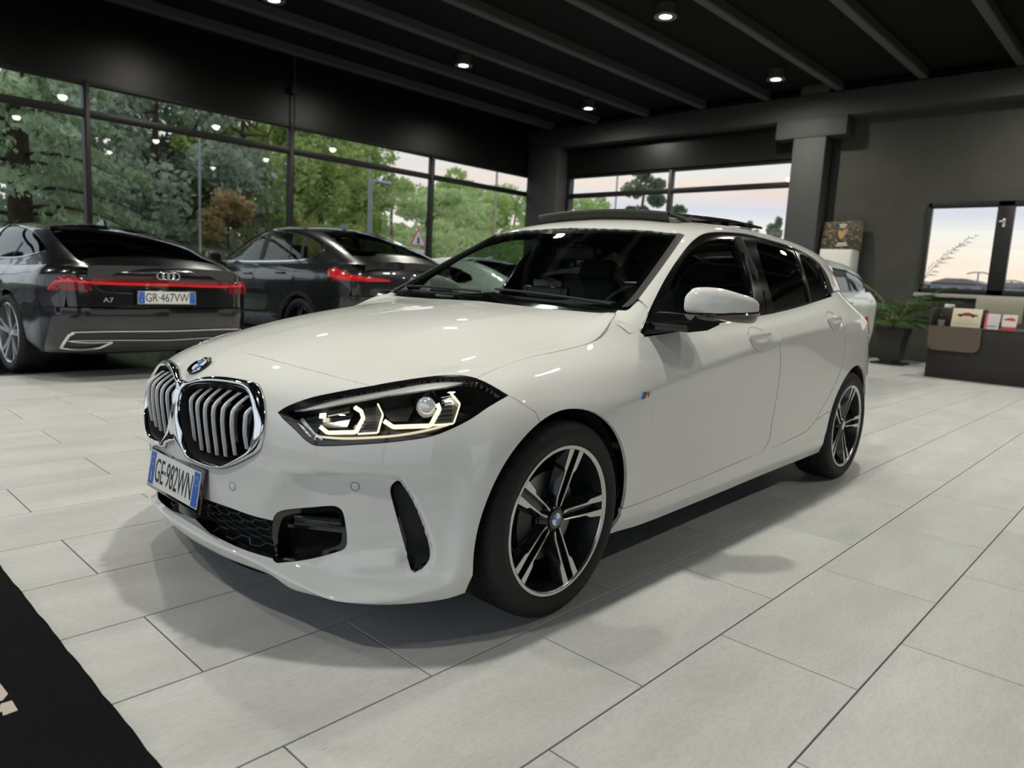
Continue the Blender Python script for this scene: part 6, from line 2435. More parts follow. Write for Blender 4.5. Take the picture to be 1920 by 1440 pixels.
    for sg in (1, -1):
        MB().box((.8, -.84 * sg - .01, .3), (3.3, -.84 * sg + .01, .93)).build('door_card', M_TRIM, c.root)
        # lower rear light units
    c.wheel(0, .82, R, .268, m=M_ALLOY)
    c.wheel(wb, .82, R, .268, m=M_ALLOY)
    c.wells((0, wb), R)
    # shark fin
    MB().prism([(2.52, 1.405), (2.72, 1.385), (2.70, 1.44), (2.66, 1.452)], -.012, .012, 'y').build('roof_antenna', paint, c.root)
    # door mirrors and handles
    for sg in (1, -1):
        rounded('door_mirror', paint, c.root, (.95, -1.0 * sg, 1.02), (.12, .2, .13), .045)
        for hx in (1.75, 2.55):
            p = L.side([(hx, .80)], sm=False)[0]
            rounded('door_handle', paint, c.root, (hx, (p[1] - .012) * sg, .80), (.2, .02, .025), .009)
    return c


audi = fastback('fastback_car', 'black fastback saloon seen from behind with a full-width red light bar', (0.622, 8.526, -1.49066), M_BLKPAINT)


def rear_box(c, L, xyz):
    pass


# tail lights, light bar, trims traced on the tail
AL = audi.low
lr = empty('tail_light', parent=audi.root)
lampP = audi.px(AL, 'lamp', [(89,545),(100,527.5),(112,519),(130,516.5),(172,525),(172,545)], sm=False)
P_, N_, F_ = bulged(AL, cat(lampP), h=.008, w=.02, off=.002, rim=.01, step=.015, grid=.03)
for mi in (0, 1):
    mesh_from('lamp_lens', P_, N_, F_, M_TAILD, lr, mi)
for mi in (0, 1):
    ribbon(AL, audi.px(AL, 'lampline', [(92,542),(104,529),(118,526),(172,530)], sm=False), .016, M_TAILG, 'lamp_line', lr, off=.006, thick=.008, mirror=mi)
    for k in range(4):
        u = 112 + k * 14
        ribbon(AL, audi.px(AL, 'lampfin%d' % k, [(u, 519.5 + k * 1.6), (u + 6, 524 + k * 1.3)], sm=False), .012, M_TAILG, 'lamp_segment', lr, off=.004, thick=.008, mirror=mi)
zb_ = audi.px(AL, 'bar', [(172,530),(230,532.5),(300,534)])
bar = cat(zb_, AL.rear([(-.0, zb_[-1][2])], sm=False))
for mi in (0, 1):
    ribbon(AL, bar, .022, M_TAILG, 'light_bar', lr, off=.004, thick=.008, mirror=mi)
    ribbon(AL, bar + np.array([0, 0, .03]), .035, M_TAILD, 'light_bar_cover', lr, off=.001, thick=.004, mirror=mi)
# four interlocked rings
rg = empty('ring_emblem', parent=audi.root)
cz = AL.rear([(0, .935)], sm=False)[0]
for k in range(4):
    yy = (k - 1.5) * .047
    MB().lathe([(.031 + .005 * math.cos(a), .004 * math.sin(a)) for a in np.linspace(0, 2 * math.pi, 7)[:-1]], 28, 'x', M=Matrix.Translation((cz[0] + .008, yy, cz[2])), close=True).build('emblem_ring', M_CHROME, rg, smooth=60)
v, f = text_mesh('A7', .055, .003, 1.25)
ap = audi.px(AL, 'a7', [(203,563)], sm=False)[0]
an = AL.at(AL.near([ap]))[1][0]
an = np.array([an[0], an[1], 0]); an /= np.linalg.norm(an)
axx = np.array([-an[1], an[0], 0])
Ma = Matrix(((axx[0], 0, an[0], ap[0] + an[0] * .004), (axx[1], 0, an[1], ap[1] + an[1] * .004), (0, 1, 0, ap[2]), (0, 0, 0, 1)))
MB().add(v, f, Ma).build('model_lettering', mat('letter_chrome', (.6, .6, .62), .3, .8), audi.root)
pc_ = AL.rear([(0, .735)], sm=False)[0]
Mp2 = Matrix(((0, 0, 1, pc_[0] + .022), (1, 0, 0, -.02), (0, 1, 0, .742), (0, 0, 0, 1)))
number_plate(audi.root, Mp2, 'GR·467VW', .52, .11)
# lower bumper: dark diffuser field with bright trims
dif = cat(audi.px(AL, 'dif1', [(110,655),(118,635),(135,623),(200,621),(290,620)], sm=False), AL.rear([(0, audi.px(AL, 'difz', [(290,620)], sm=False)[0][2])], sm=False), AL.rear([(0, .30)], sm=False), audi.px(AL, 'dif2', [(290,655),(200,658),(110,658)], sm=False))
P_, N_, F_ = panel_data(AL, dif, gap=0, off=.004, rim=.01, step=.03, grid=.06, centre=True)
mesh_from('diffuser', P_, N_, F_, mat('diffuser_black', (.02, .021, .021), .45), audi.root, 2)
for nm, pts, w in (('bumper_trim', [(135,622.5),(200,621),(260,620.7),(304,620.5)], .010), ('bumper_trim', [(128,638),(220,637),(260,637),(304,637)], .007)):
    p = audi.px(AL, nm + str(w), pts)
    p = cat(p, AL.rear([(0, p[-1][2])], sm=False))
    for mi in (0, 1):
        ribbon(AL, p, w, M_BRIGHT, nm, audi.root, off=.006, thick=.006, mirror=mi)
ex = [(115,651),(130,628),(140,622.5)]
for mi in (0, 1):
    er = empty('exhaust_trim', parent=audi.root)
    ribbon(AL, audi.px(AL, 'ex1', ex, sm=False), .022, M_BRIGHT, 'trim_bar', er, off=.006, thick=.012, mirror=mi)
    ribbon(AL, audi.px(AL, 'ex2', [(116,650),(185,650),(210,640)], sm=False), .022, M_BRIGHT, 'trim_bar', er, off=.006, thick=.012, mirror=mi)
    ribbon(AL, audi.px(AL, 'ex3', [(130,638),(210,639.5)], sm=False), .010, M_BRIGHT, 'trim_bar', er, off=.006, thick=.012, mirror=mi)
# ---------------------------------------------------------------- dark coupe SUV, white cars
SUVS = dict(wb=2.864, front=.86, half=.96, zscale=1.15,
            side_z=[(.27,.30),(.36,.38),(.46,.48),(.57,.59),(.68,.70),(.80,.83),(.92,.99),(1.0,1.07),(1.08,1.14),(1.11,1.17)],
            side_y=[.88,.92,.94,.95,.952,.955,.96,.925,.865,.83],
            tail_x=[3.70,3.78,3.83,3.86,3.87,3.87,3.86,3.84,3.80,3.70], tail_z=[.33,.42,.55,.66,.76,.88,1.0,1.08,1.165,1.18],
            corner=(1.0, .965, .80, .10), crease={6: .7, 8: .6},
            up={.65: [(.85,1.09),(.84,1.105),(.82,1.12),(.80,1.13),(.78,1.14),(.75,1.145),(.4,1.17),(0,1.18)],
                1.1: [(.86,1.09),(.835,1.15),(.80,1.22),(.755,1.30),(.705,1.345),(.665,1.365),(.35,1.415),(0,1.43)],
                1.5: [(.865,1.095),(.835,1.18),(.79,1.29),(.725,1.42),(.655,1.48),(.60,1.51),(.33,1.565),(0,1.58)],
                1.9: [(.865,1.10),(.833,1.19),(.785,1.31),(.715,1.45),(.645,1.515),(.585,1.545),(.3,1.60),(0,1.615)],
                2.4: [(.865,1.11),(.835,1.195),(.79,1.30),(.725,1.415),(.655,1.485),(.59,1.52),(.3,1.575),(0,1.592)],
                2.8: [(.865,1.125),(.835,1.19),(.795,1.27),(.735,1.36),(.67,1.425),(.60,1.46),(.3,1.515),(0,1.532)],
                3.15: [(.86,1.14),(.83,1.185),(.795,1.24),(.745,1.30),(.685,1.35),(.61,1.385),(.3,1.435),(0,1.45)],
                3.45: [(.83,1.15),(.81,1.175),(.78,1.21),(.735,1.25),(.68,1.285),(.61,1.31),(.3,1.35),(0,1.362)],
                3.68: [(.77,1.155),(.75,1.168),(.725,1.185),(.69,1.205),(.645,1.225),(.59,1.24),(.3,1.265),(0,1.272)],
                3.84: [(.68,1.16),(.67,1.165),(.655,1.17),(.63,1.178),(.60,1.185),(.56,1.19),(.3,1.205),(0,1.21)]})
SUVS['up'] = {x: [(y, z if z < 1.14 else z + (z - 1.14) * .13 * min(1, max(0, (3.8 - x) / .8))) for y, z in r] for x, r in SUVS['up'].items()}
BOXY = dict(SUVS)
BOXY['up'] = dict(SUVS['up'])
BOXY['up'].update({
    2.4: [(.865,1.11),(.835,1.20),(.79,1.32),(.722,1.445),(.652,1.51),(.588,1.543),(.3,1.597),(0,1.612)],
    2.8: [(.862,1.125),(.832,1.21),(.79,1.32),(.722,1.44),(.652,1.50),(.588,1.532),(.3,1.585),(0,1.60)],
    3.15: [(.85,1.14),(.82,1.21),(.78,1.31),(.715,1.42),(.65,1.48),(.585,1.512),(.3,1.565),(0,1.58)],
    3.45: [(.81,1.15),(.785,1.21),(.75,1.30),(.69,1.39),(.635,1.445),(.575,1.48),(.3,1.535),(0,1.55)],
    3.68: [(.74,1.155),(.725,1.21),(.70,1.28),(.65,1.36),(.60,1.41),(.55,1.445),(.3,1.50),(0,1.515)],
    3.84: [(.66,1.16),(.655,1.19),(.64,1.24),(.60,1.31),(.56,1.36),(.52,1.395),(.3,1.46),(0,1.475)]})
M_DKPAINT = mat('dark_grey_paint', (.014, .015, .017), .25, .2, coat=1.0, coat_rough=.01)
M_WPAINT2 = mat('white_paint_b', (.66, .70, .69), .35, coat=1.0, coat_rough=.015)


def suv(name, label, pose, paint, spec, traced, roof_m=None, wheel_m=None):
    c = Car(name, label, spec, pose, paint)
    L, U, A = c.low, c.up, c.arch
    wb, R = 2.864, .36
    boxy = spec is BOXY
    c.shell(.405, (9.6, 11.9, 13.75))
    ci = c.jl
    c.pan('quarter_panel', L, cat(np.array([ci(13.75, 8), ci(13.75, 6), ci(13.75, 4.5)]), A(wb, .405, 155, 8, 30), c.row(4.2, 15.6, 16.7, 6), np.array([ci(16.8, 5), ci(16.9, 6.6), ci(16.9, 8)]), c.row(8, 16.9, 13.75, 20)))
    c.pan('rear_bumper', L, cat(A(wb, .405, 8, -22, 8), c.row(0, 15.3, 19, 24), np.array([ci(19, 2), ci(19, 4.2)]), c.row(4.2, 19, 15.6, 24)), centre=True)
    c.pan('tailgate', L, cat(np.array([ci(16.8, 4.25), ci(16.8, 5), ci(16.9, 6.6), ci(16.9, 8)]), c.row(8, 16.9, 19, 16), np.array([ci(19, 6)]), c.row(4.25, 19, 16.8, 16)), centre=True)
    up = lambda pts: U.top(pts, sm=False)
    if traced:
        r1 = c.px(U, 'rw1', [(626,449),(642,462),(660,480)])
        t0 = c.px(U, 'rw2', [(668,446.5),(645,447),(626,449)])
        rw = cat(r1, c.px(U, 'rw3', [(660,480),(700,481)], sm=False), up([(3.58, -.3), (3.60, 0)]), up([(2.72, 0)]), t0)
        dl_t = c.px(U, 'dlt', [(417.5,487.5),(430,472.5),(455,447.5),(480,434),(505,431),(540,434),(575,442.5),(600,455),(607,467.5)])
        dl_b = c.px(U, 'dlb', [(607,467.5),(602,476),(575,486),(505,490),(417.5,489)])
        dlo_ = cat(dl_t, dl_b)
    else:
        rw = cat(up([(3.62, -.56), (3.2, -.53), (2.80, -.50)]), up([(2.72, -.3), (2.70, 0)]), up([(3.64, 0)]))
        if boxy:
            rw = cat(up([(3.83, -.46), (3.72, -.48), (3.70, -.3), (3.70, 0)]), up([(3.835, 0)]))
            dlo_ = U.side([(.85, 1.12), (1.15, 1.26), (1.5, 1.40), (1.9, 1.43), (2.4, 1.425), (2.9, 1.41), (3.3, 1.36), (3.5, 1.28), (3.42, 1.20), (3.0, 1.16), (2.4, 1.13), (1.5, 1.11), (.9, 1.105)], sm=False)
        else:
            dlo_ = U.side([(.85, 1.12), (1.15, 1.26), (1.5, 1.40), (1.9, 1.43), (2.4, 1.39), (2.8, 1.33), (3.05, 1.26), (3.1, 1.20), (2.9, 1.155), (2.4, 1.13), (1.5, 1.11), (.9, 1.105)], sm=False)
    ws_ = cat(up([(.70, 0)]), up([(.72, -.4), (.76, -.72), (1.1, -.64), (1.45, -.575), (1.40, -.3)]), up([(1.38, 0)]))
    rx = 3.68 if boxy else 2.72
    c.pan('roof', U, cat(up([(1.38, 0)]), up([(1.40, -.3), (1.45, -.575), (1.9, -.575), (2.5, -.57)]), up([(rx, -.5), (rx, 0)])), m=roof_m, centre=True, gap=.001)
    c.pan('windscreen', U, ws_, m=M_GLASSL, centre=True, gap=0, rim=0)
    c.pan('rear_window', U, rw, m=M_GLASSK, centre=True, gap=.001, rim=.005, off=.001)
    srt = rw[np.argsort(rw[:, 0])]
    edge = srt[(srt[:, 0] > rx + .03) & (np.abs(srt[:, 1]) > .35)]
    xe = 3.82 if boxy else 3.64
    body_up = cat(up([(1.45, -.575), (1.9, -.575), (2.5, -.57), (rx, -.5)]), edge, up([(xe + .005, -.45), (xe + .01, 0), (3.835, 0)]) if not boxy else up([(3.835, -.46)]),
                  U.at(np.array([(j, U.nv - 1) for j in np.linspace(0 if not boxy else 40, U.nu - 1, 12)]))[0], U.at(np.array([(U.nu - 1, i) for i in np.linspace(U.nv - 1, 2, 40)]))[0], up([(.76, -.735), (1.1, -.655)]))
    c.pan('side_frame', U, body_up, [dlo_], gap=0.0, hole_gap=0.0, step=.02, grid=.05)
    c.pan('side_window', U, dlo_, m=M_GLASSL if traced else M_GLASSK, gap=-.003, off=-.004, rim=0)
    for mi in (0, 1):
        d = resample(U.near(dlo_), U, .03)
        ribbon(U, U.at(np.vstack([d, d[:1]]))[0], .018, M_BRIGHT if traced else M_BLK, 'window_chrome', c.root, off=.001, thick=.004, mirror=mi)
        if traced:
            for nm, p, w in (('b_pillar', [(512,433),(490,486)], .10), ('c_pillar', [(573,446),(566,484)], .05), ('quarter_bar', [(553,440),(542,485)], .012)):
                ribbon(U, spl_pts(c.px(U, nm, p, sm=False), n=6), w, M_BLKM, 'door_pillar', c.root, off=-.001, thick=.003, mirror=mi)
        else:
            for t in ((1.9, 1.95), (2.75, 2.72)):
                ribbon(U, U.side([(t[0], 1.12), ((t[0] + t[1]) / 2, 1.25), (t[1], 1.40 if boxy or t[0] < 2 else 1.33)]), .06, M_BLKM, 'door_pillar', c.root, off=-.001, thick=.003, mirror=mi)
    if not boxy:
        c.lip()
        c.pan('rear_deck', U, cat(up([(3.56, 0), (3.52, -.4), (3.42, -.60), (3.6, -.63), (3.80, -.58), (3.83, 0)])), centre=True, gap=0, rim=0, off=-.008)
    for y in (-.38, .38):
        rounded('seat_back', M_LEATH, c.root, (1.85, y, .95), (.15, .5, .6), .06, Matrix.Rotation(.2, 4, 'Y'))
        rounded('headrest', M_LEATH, c.root, (1.94, y, 1.30), (.1, .26, .17), .04)
    rounded('rear_backrest', M_LEATH, c.root, (2.75, 0, .92), (.15, 1.25, .5), .06, Matrix.Rotation(.3, 4, 'Y'))
    MB().box((2.9, -.7, 1.06), (3.6, .7, 1.08)).build('parcel_shelf', M_TRIM, c.root)
    MB().box((.7, -.84, .4), (3.5, .84, .44)).build('cabin_floor', M_TRIM, c.root)
    MB().box((.65, -.75, .6), (.95, .75, 1.09), .05).build('dashboard', M_TRIM, c.root, smooth=40)
    for sg in (1, -1):
        MB().box((.8, -.85 * sg - .01, .4), (3.3, -.85 * sg + .01, 1.07)).build('door_card', M_TRIM, c.root)
        rounded('door_mirror', paint, c.root, (.85, -1.03 * sg, 1.17), (.13, .2, .16), .05)
        MB().tube([(.87, -.86 * sg, 1.08), (.85, -1.0 * sg, 1.12)], .02, 6).build('mirror_arm', M_BLK, c.root, smooth=40)
        for hx in (1.65, 2.45):
            p = L.side([(hx, .97 + (hx - 1.65) * .04)], sm=False)[0]
            rounded('door_handle', paint, c.root, (hx, (p[1] - .012) * sg, .98 + (hx - 1.65) * .04), (.2, .02, .028), .009)
        # black arch edge
        if not boxy:
            for x in (0, wb):
                p = A(x, .43, 195, -15, 30)
                ribbon(L, p, .05, mat('arch_plastic', (.012, .012, .013), .5), 'arch_trim', c.root, off=.001, thick=.008, mirror=0 if sg > 0 else 1)
    c.wheel(0, .82, R, .262, m=wheel_m or M_ALLOY)
    c.wheel(wb, .82, R, .262, m=wheel_m or M_ALLOY)
    c.wells((0, wb), R)
    zf = U.top([(2.35, 0)], sm=False)[0][2]
    MB().prism([(2.30, zf - .01), (2.52, zf - .02), (2.50, zf + .035), (2.45, zf + .05)], -.012, .012, 'y').build('roof_antenna', paint, c.root)
    return c


x4 = suv('coupe_suv', 'dark grey coupe SUV with bright window surround and slim red tail lamps', (3.838, 8.70, -1.5357), M_DKPAINT, SUVS, True, wheel_m=M_RIMD)
XL = x4.low
tl = empty('tail_light', parent=x4.root)
lp = x4.px(XL, 'lamp', [(614,509),(620,503),(638,506),(654,514),(690,520),(731,525),(732,528.5),(690,528.5),(650,526),(626,525),(616,517)], sm=False)
P_, N_, F_ = bulged(XL, lp, h=.010, w=.02, off=.002, rim=.01, step=.015, grid=.03)
for mi in (0, 1):
    mesh_from('lamp_lens', P_, N_, F_, mat('tail_red_bright', (.50, .008, .015), .2, emit=(1, .03, .05), emit_s=.05, coat=1), tl, mi)
    ribbon(XL, x4.px(XL, 'll', [(640,519),(690,524),(728,527)]), .012, M_TAILG, 'lamp_line', tl, off=.008, thick=.008, mirror=mi)
bd2 = empty('roundel_badge', parent=x4.root)
bz = XL.rear([(0, 1.0)], sm=False)[0]
roundel(bd2, Matrix(((0, 0, 1, bz[0] + .004), (1, 0, 0, 0), (0, 1, 0, bz[2]), (0, 0, 0, 1))), .041)
pc_ = XL.rear([(0, .82)], sm=False)[0]
number_plate(x4.root, Matrix(((0, 0, 1, pc_[0] + .02), (1, 0, 0, 0), (0, 1, 0, .83), (0, 0, 0, 1))), '', .52, .11) if False else None

sed1 = fastback('white_saloon', 'white fastback saloon seen through the windscreen of the foreground car', (6.95, 9.05, -1.60), M_WPAINT2, traced=False)
sed2 = fastback('white_saloon', 'farther white saloon parked by the corner column, glimpsed through the cabin', (10.3, 8.95, -1.56), M_WPAINT2, traced=False)
for c_ in (sed1, sed2):
    S_ = c_.low
    r = empty('tail_light', parent=c_.root)
    lamp_ = S_.rear([(-.88, .84), (-.84, .90), (-.55, .885), (-.54, .83), (-.80, .80)], sm=False)
    P_, N_, F_ = bulged(S_, lamp_, h=.008, w=.02, off=.002, rim=.01, step=.02, grid=.04)
    for mi in (0, 1):
        mesh_from('lamp_lens', P_, N_, F_, mat('tail_red_bright'), r, mi)
wsv = suv('white_crossover', 'white crossover with dark roof, mostly hidden behind the foreground car', (5.45, 1.90, 0.0), M_WPAINT2, BOXY, False, roof_m=M_DKPAINT)
for mi in (0, 1):
    p = wsv.low.rear([(-.80, 1.0), (-.72, 1.04), (-.5, 1.03), (-.5, .97), (-.75, .95)], sm=False)
    P_, N_, F_ = bulged(wsv.low, p, h=.008, w=.02, off=.002, rim=.01, step=.02, grid=.04)
    mesh_from('tail_lamp', P_, N_, F_, mat('tail_red_bright'), wsv.root, mi)
# ================================================================ things in the room
# black carpet runner with pale lettering cut off by the frame
rug = empty('carpet_runner', (-1.165, 0, 0))
tag(rug, 'black carpet runner with pale lettering in the bottom left corner', 'carpet')
M_RUG = mat('black_carpet', (.008, .008, .009), .95, noise=(260, (.016, .016, .018), .45, .7), bump=(420, .8), spec=.1)
rb_ = MB()
n = 120
ed = [(.0012 * math.sin(k * 2.1) + .0012 * math.sin(k * 5.3), -3.2 + 5.6 * k / n) for k in range(n + 1)]
rb_.prism([(-1.6, -3.2)] + ed + [(-1.6, 2.4)], .0, .009)
rb_.build('carpet', M_RUG, rug)
M_PALE = mat('pale_print', (.55, .47, .42), .9)
for pts in ([(-.168, -.20), (-.163, -.30), (-.178, -.322), (-.26, -.322), (-.26, -.20)], [(-.185, -.335), (-.163, -.337), (-.163, -.390), (-.192, -.392), (-.190, -.372), (-.24, -.372), (-.24, -.352), (-.190, -.352)]):
    MB().prism(pts, .0088, .0096).build('printed_letter', M_PALE, rug)

# reception desk
desk = empty('reception_desk', (10.0, -.6, 0))
tag(desk, 'dark brown reception desk with a rounded taupe front panel', 'desk')
M_DESK = mat('desk_dark', (.016, .014, .013), .45, noise=(9, (.022, .019, .017), .4, .7))
M_TAUPE = mat('desk_taupe', (.115, .088, .066), .55)
M_DBRN = mat('desk_brown', (.05, .038, .031), .5)
MB().box((0, -2.6, 0), (.62, 1.10, .72), .006).build('desk_body', M_DESK, desk, smooth=30)
MB().box((-.01, -2.62, .72), (.64, .47, .745), .004).build('desk_top', M_DBRN, desk, smooth=30)
MB().box((.32, .48, .74), (.36, 1.11, 1.0), .004).build('tray_back', M_DBRN, desk, smooth=30)
MB().box((-.01, 1.095, .74), (.36, 1.115, 1.0), .004).build('tray_side', M_DBRN, desk, smooth=30)
MB().box((-.01, .47, .72), (.36, 1.10, .742)).build('tray_floor', M_DBRN, desk)
rc = []
for cx_, cz_, a0 in ((1.02, .74, 0), (.55, .74, 90), (.55, .49, 180), (1.02, .49, 270)):
    r_ = .095 if a0 >= 180 else .004
    for a in range(0, 91, 10):
        yy = (1.11 - r_) if a0 in (0, 270) else (.46 + r_)
        zz = (.742 - r_) if a0 < 180 else (.40 + r_)
        rc.append((yy + r_ * math.cos(math.radians(a0 + a)), zz + r_ * math.sin(math.radians(a0 + a))))
MB().prism(rc, -.03, -.001, 'x').build('taupe_panel', M_TAUPE, desk, smooth=30)

sign = empty('framed_sign', (10.06, .085, .745))
tag(sign, 'cream card with a red sports car drawing standing on the desk', 'sign')
Ts = Matrix.Rotation(math.radians(14), 4, 'Y')
MB().box((0, -.18, 0), (.012, .18, .27), .002, M=Ts).build('card', mat('cream_card', (.72, .66, .50), .6), sign, smooth=30)
MB().box((.012, -.03, 0), (.11, .03, .012)).build('card_foot', M_DBRN, sign)
cs = [(-.12, .165), (-.115, .185), (-.07, .19), (-.03, .21), (.03, .212), (.07, .192), (.12, .186), (.135, .172), (.13, .162)]
MB().prism([(-y, z) for y, z in cs], -.004, .0, 'x', M=Ts).build('car_drawing', mat('drawing_red', (.28, .03, .03), .6), sign)
for y in (-.075, .08):
    MB().lathe([(0, -.005), (.020, -.005), (.02, 0)], 16, 'x', M=Ts @ Matrix.Translation((0, y, .166))).build('drawing_wheel', M_PTXT, sign)
v, f = text_mesh('A TILLY', .046, .0005, 1.1)
Mx = Ts @ Matrix(((0, 0, -1, -.003), (-1, 0, 0, 0), (0, 1, 0, .095), (0, 0, 0, 1)))
MB().add(v, f, Mx).build('card_lettering', mat('card_grey', (.42, .38, .28), .7), sign)
MB().box((-.003, -.15, .048), (0, .15, .056), M=Ts).build('card_line', mat('card_grey'), sign)

for y, lab, c1, c2 in ((-.225, 'white and pink brochure standing on the desk', (.75, .72, .74), (.72, .12, .22)), (-.425, 'brochure with a red car picture beside the pink brochure', (.78, .74, .72), (.62, .05, .06))):
    b = empty('brochure', (10.07, y, .745))
    tag(b, lab, 'brochure')
    T = Matrix.Rotation(math.radians(12), 4, 'Y')
    MB().box((0, -.085, 0), (.006, .085, .215), M=T).build('brochure_page', mat('page%s' % y, c1, .5), b)
    if y > -.3:
        MB().box((-.002, .055, 0), (0, .085, .215), M=T).build('brochure_stripe', mat('pinkred', c2, .5), b)
        for k in range(5):
            MB().box((-.002, -.07, .05 + k * .03), (0, .04, .056 + k * .03), M=T).build('brochure_line', mat('page_line', (.45, .5, .62), .6), b)
    else:
        MB().prism([(-.07, .13), (-.05, .165), (0, .175), (.05, .16), (.072, .135)], -.002, 0, 'x', M=T).build('brochure_picture', mat('brochure_red', c2, .5), b)
        MB().box((-.002, -.085, 0), (0, .085, .05), M=T).build('brochure_stripe', mat('brochure_red'), b)
    MB().box((.006, -.06, 0), (.06, .06, .05)).build('brochure_holder', mat('clear_grey', (.4, .4, .4), .3), b)
mon = empty('monitor', (10.95, -.14, .745))
tag(mon, 'beige monitor seen from behind on the reception desk', 'monitor')
MB().box((-.015, -.30, .08), (.02, .30, .44), .008).build('monitor_back', mat('beige_plastic', (.47, .45, .36), .5), mon, smooth=30)
MB().box((.0, -.03, .0), (.03, .03, .1)).build('monitor_stand', M_DESK, mon)
MB().box((-.06, -.1, .0), (.12, .1, .012)).build('monitor_foot', M_DESK, mon)
MB().box((-.33, -2.0, -.745), (.4, .46, -.02)).build('back_counter', M_DESK, mon) if False else None
bc = MB().box((10.64, -2.6, 0), (11.3, .40, .745), .005).build('back_counter', M_DESK, smooth=30)
tag(bc, 'low dark counter behind the reception desk under the window', 'counter')
wb_ = MB().box((10.05, .34, 1.0), (10.30, .43, 1.055), .012).build('tissue_box', M_WHITE, smooth=40)
wb_.location = (.26, 0, .0)
tag(wb_, 'small white box lying on the rear edge of the desk tray', 'box')
sp = empty('desk_plant', (10.12, .40, .742))
tag(sp, 'little leafy plant in a grey pot at the desk corner', 'plant')
MB().lathe([(0, 0), (.045, 0), (.052, .09), (.048, .09), (.044, .08), (0, .08)], 20).build('plant_pot', mat('grey_pot', (.22, .22, .21), .6), sp, smooth=40)
rg_ = random.Random(9)
M_LEAFD = mat('dark_leaf', (.035, .055, .025), .5)
for k in range(16):
    a = rg_.uniform(0, 6.28)
    r = rg_.uniform(.03, .07)
    h = rg_.uniform(.05, .11)
    c, d = math.cos(a), math.sin(a)
    MB().add([(0, 0, .08), (c * r * .6 - d * .012, d * r * .6 + c * .012, .08 + h), (c * r, d * r, .075 + h * .9), (c * r * .6 + d * .012, d * r * .6 - c * .012, .08 + h)], [(0, 1, 2, 3)]).build('leaf', M_LEAFD, sp)

# potted palm
palm = empty('potted_palm', (11.62, 1.42, 0))
tag(palm, 'bushy green palm in a square black pot by the dark wall', 'plant')
M_POT = mat('pot_black', (.022, .022, .021), .55)
pb = MB()
for (z0, z1, w0, w1) in ((.07, .50, .155, .20), (.50, .615, .215, .225)):
    v = [(-w0, -w0, z0), (w0, -w0, z0), (w0, w0, z0), (-w0, w0, z0), (-w1, -w1, z1), (w1, -w1, z1), (w1, w1, z1), (-w1, w1, z1)]
    pb.add(v, [(0, 3, 2, 1), (4, 5, 6, 7), (0, 1, 5, 4), (1, 2, 6, 5), (2, 3, 7, 6), (3, 0, 4, 7)])
pb.build('pot', M_POT, palm)
MB().box((-.25, -.25, .0), (.25, .25, .03), .012).build('saucer', mat('saucer_black', (.015, .015, .015), .3), palm, smooth=30)
MB().lathe([(.16, .03), (.16, .075)], 20).build('pot_foot', M_POT, palm)
M_FROND = mat('palm_green', (.045, .105, .022), .42, noise=(6, (.10, .17, .03), .35, .7))
M_FROND2 = mat('palm_yellow', (.16, .20, .03), .42)
M_STUB = mat('palm_stub', (.42, .25, .10), .7)
rp = random.Random(21)
for k in range(7):
    a = 6.283 * k / 7
    MB().tube([(.03 * math.cos(a), .03 * math.sin(a), .58), (.055 * math.cos(a), .055 * math.sin(a), .72), (.075 * math.cos(a), .075 * math.sin(a), .80)], [.022, .018, .008], 6).build('stem_stub', M_STUB, palm, smooth=50)


def frond(direction, length, lift, droop, m, leaf=.26, n=22):
    """arched midrib with pointed leaflets on both sides"""
    ca, sa = math.cos(direction), math.sin(direction)
    mb = MB()
    pts = []
    for k in range(n + 1):
        t = k / n
        r = length * (t * .9) * math.cos(lift * (1 - t * .3))
        z = .64 + length * (math.sin(lift) * t * 1.12 - droop * t * t)
        pts.append(Vector((ca * r, sa * r, z)))
    mb.tube([tuple(p) for p in pts], [.007 * (1 - .75 * k / n) for k in range(n + 1)], 4, cap=False)
    for k in range(int(n * .25), n + 1):
        t = k / n
        p = pts[k]
        tan = (pts[min(k + 1, n)] - pts[k - 1]).normalized()
        side = tan.cross(Vector((0, 0, 1))).normalized()
        up = side.cross(tan)
        L = leaf * (1 - .75 * abs(t - .5)**1.3 * 1.6)
        for s in (-1, 1):
            d = (side * s * .75 + tan * .65 + up * .12 + Vector((rp.uniform(-.1, .1), rp.uniform(-.1, .1), rp.uniform(-.15, .05)))).normalized()
            w = tan * .011
            tip = p + d * L - Vector((0, 0, L * .28))
            mid = p + d * L * .5
            mb.add([tuple(p - w * .4), tuple(p + w * .4), tuple(mid + w), tuple(tip), tuple(mid - w)], [(0, 1, 2, 3, 4)])
    return mb.build('frond', m, palm)


for a, L, lf, dr, m in ((100, .95, 1.15, .45, M_FROND2), (85, .80, .75, .42, M_FROND2), (120, .70, .9, .5, M_FROND), (60, .6, 1.0, .5, M_FROND), (190, .75, .95, .55, M_FROND), (230, .70, .9, .5, M_FROND), (260, .85, .9, .55, M_FROND),
                        (280, .95, .8, .50, M_FROND), (300, .75, .7, .5, M_FROND), (150, .65, .8, .5, M_FROND), (20, .7, .9, .5, M_FROND), (-25, .85, 1.0, .5, M_FROND), (-60, 1.35, 1.28, .22, mat('palm_shade', (.03, .06, .025), .5)),
                        (210, .45, .5, .5, M_FROND), (170, .5, .55, .6, M_FROND), (250, .5, .4, .5, M_FROND), (135, .5, .5, .55, M_FROND), (75, .5, .6, .5, M_FROND), (310, .6, .45, .5, M_FROND), (-85, .95, 1.05, .48, M_FROND), (-40, .6, .6, .5, M_FROND)):
    frond(math.radians(a), L * 1.22, lf, dr * .82, m, .26 if L < 1.3 else .5)

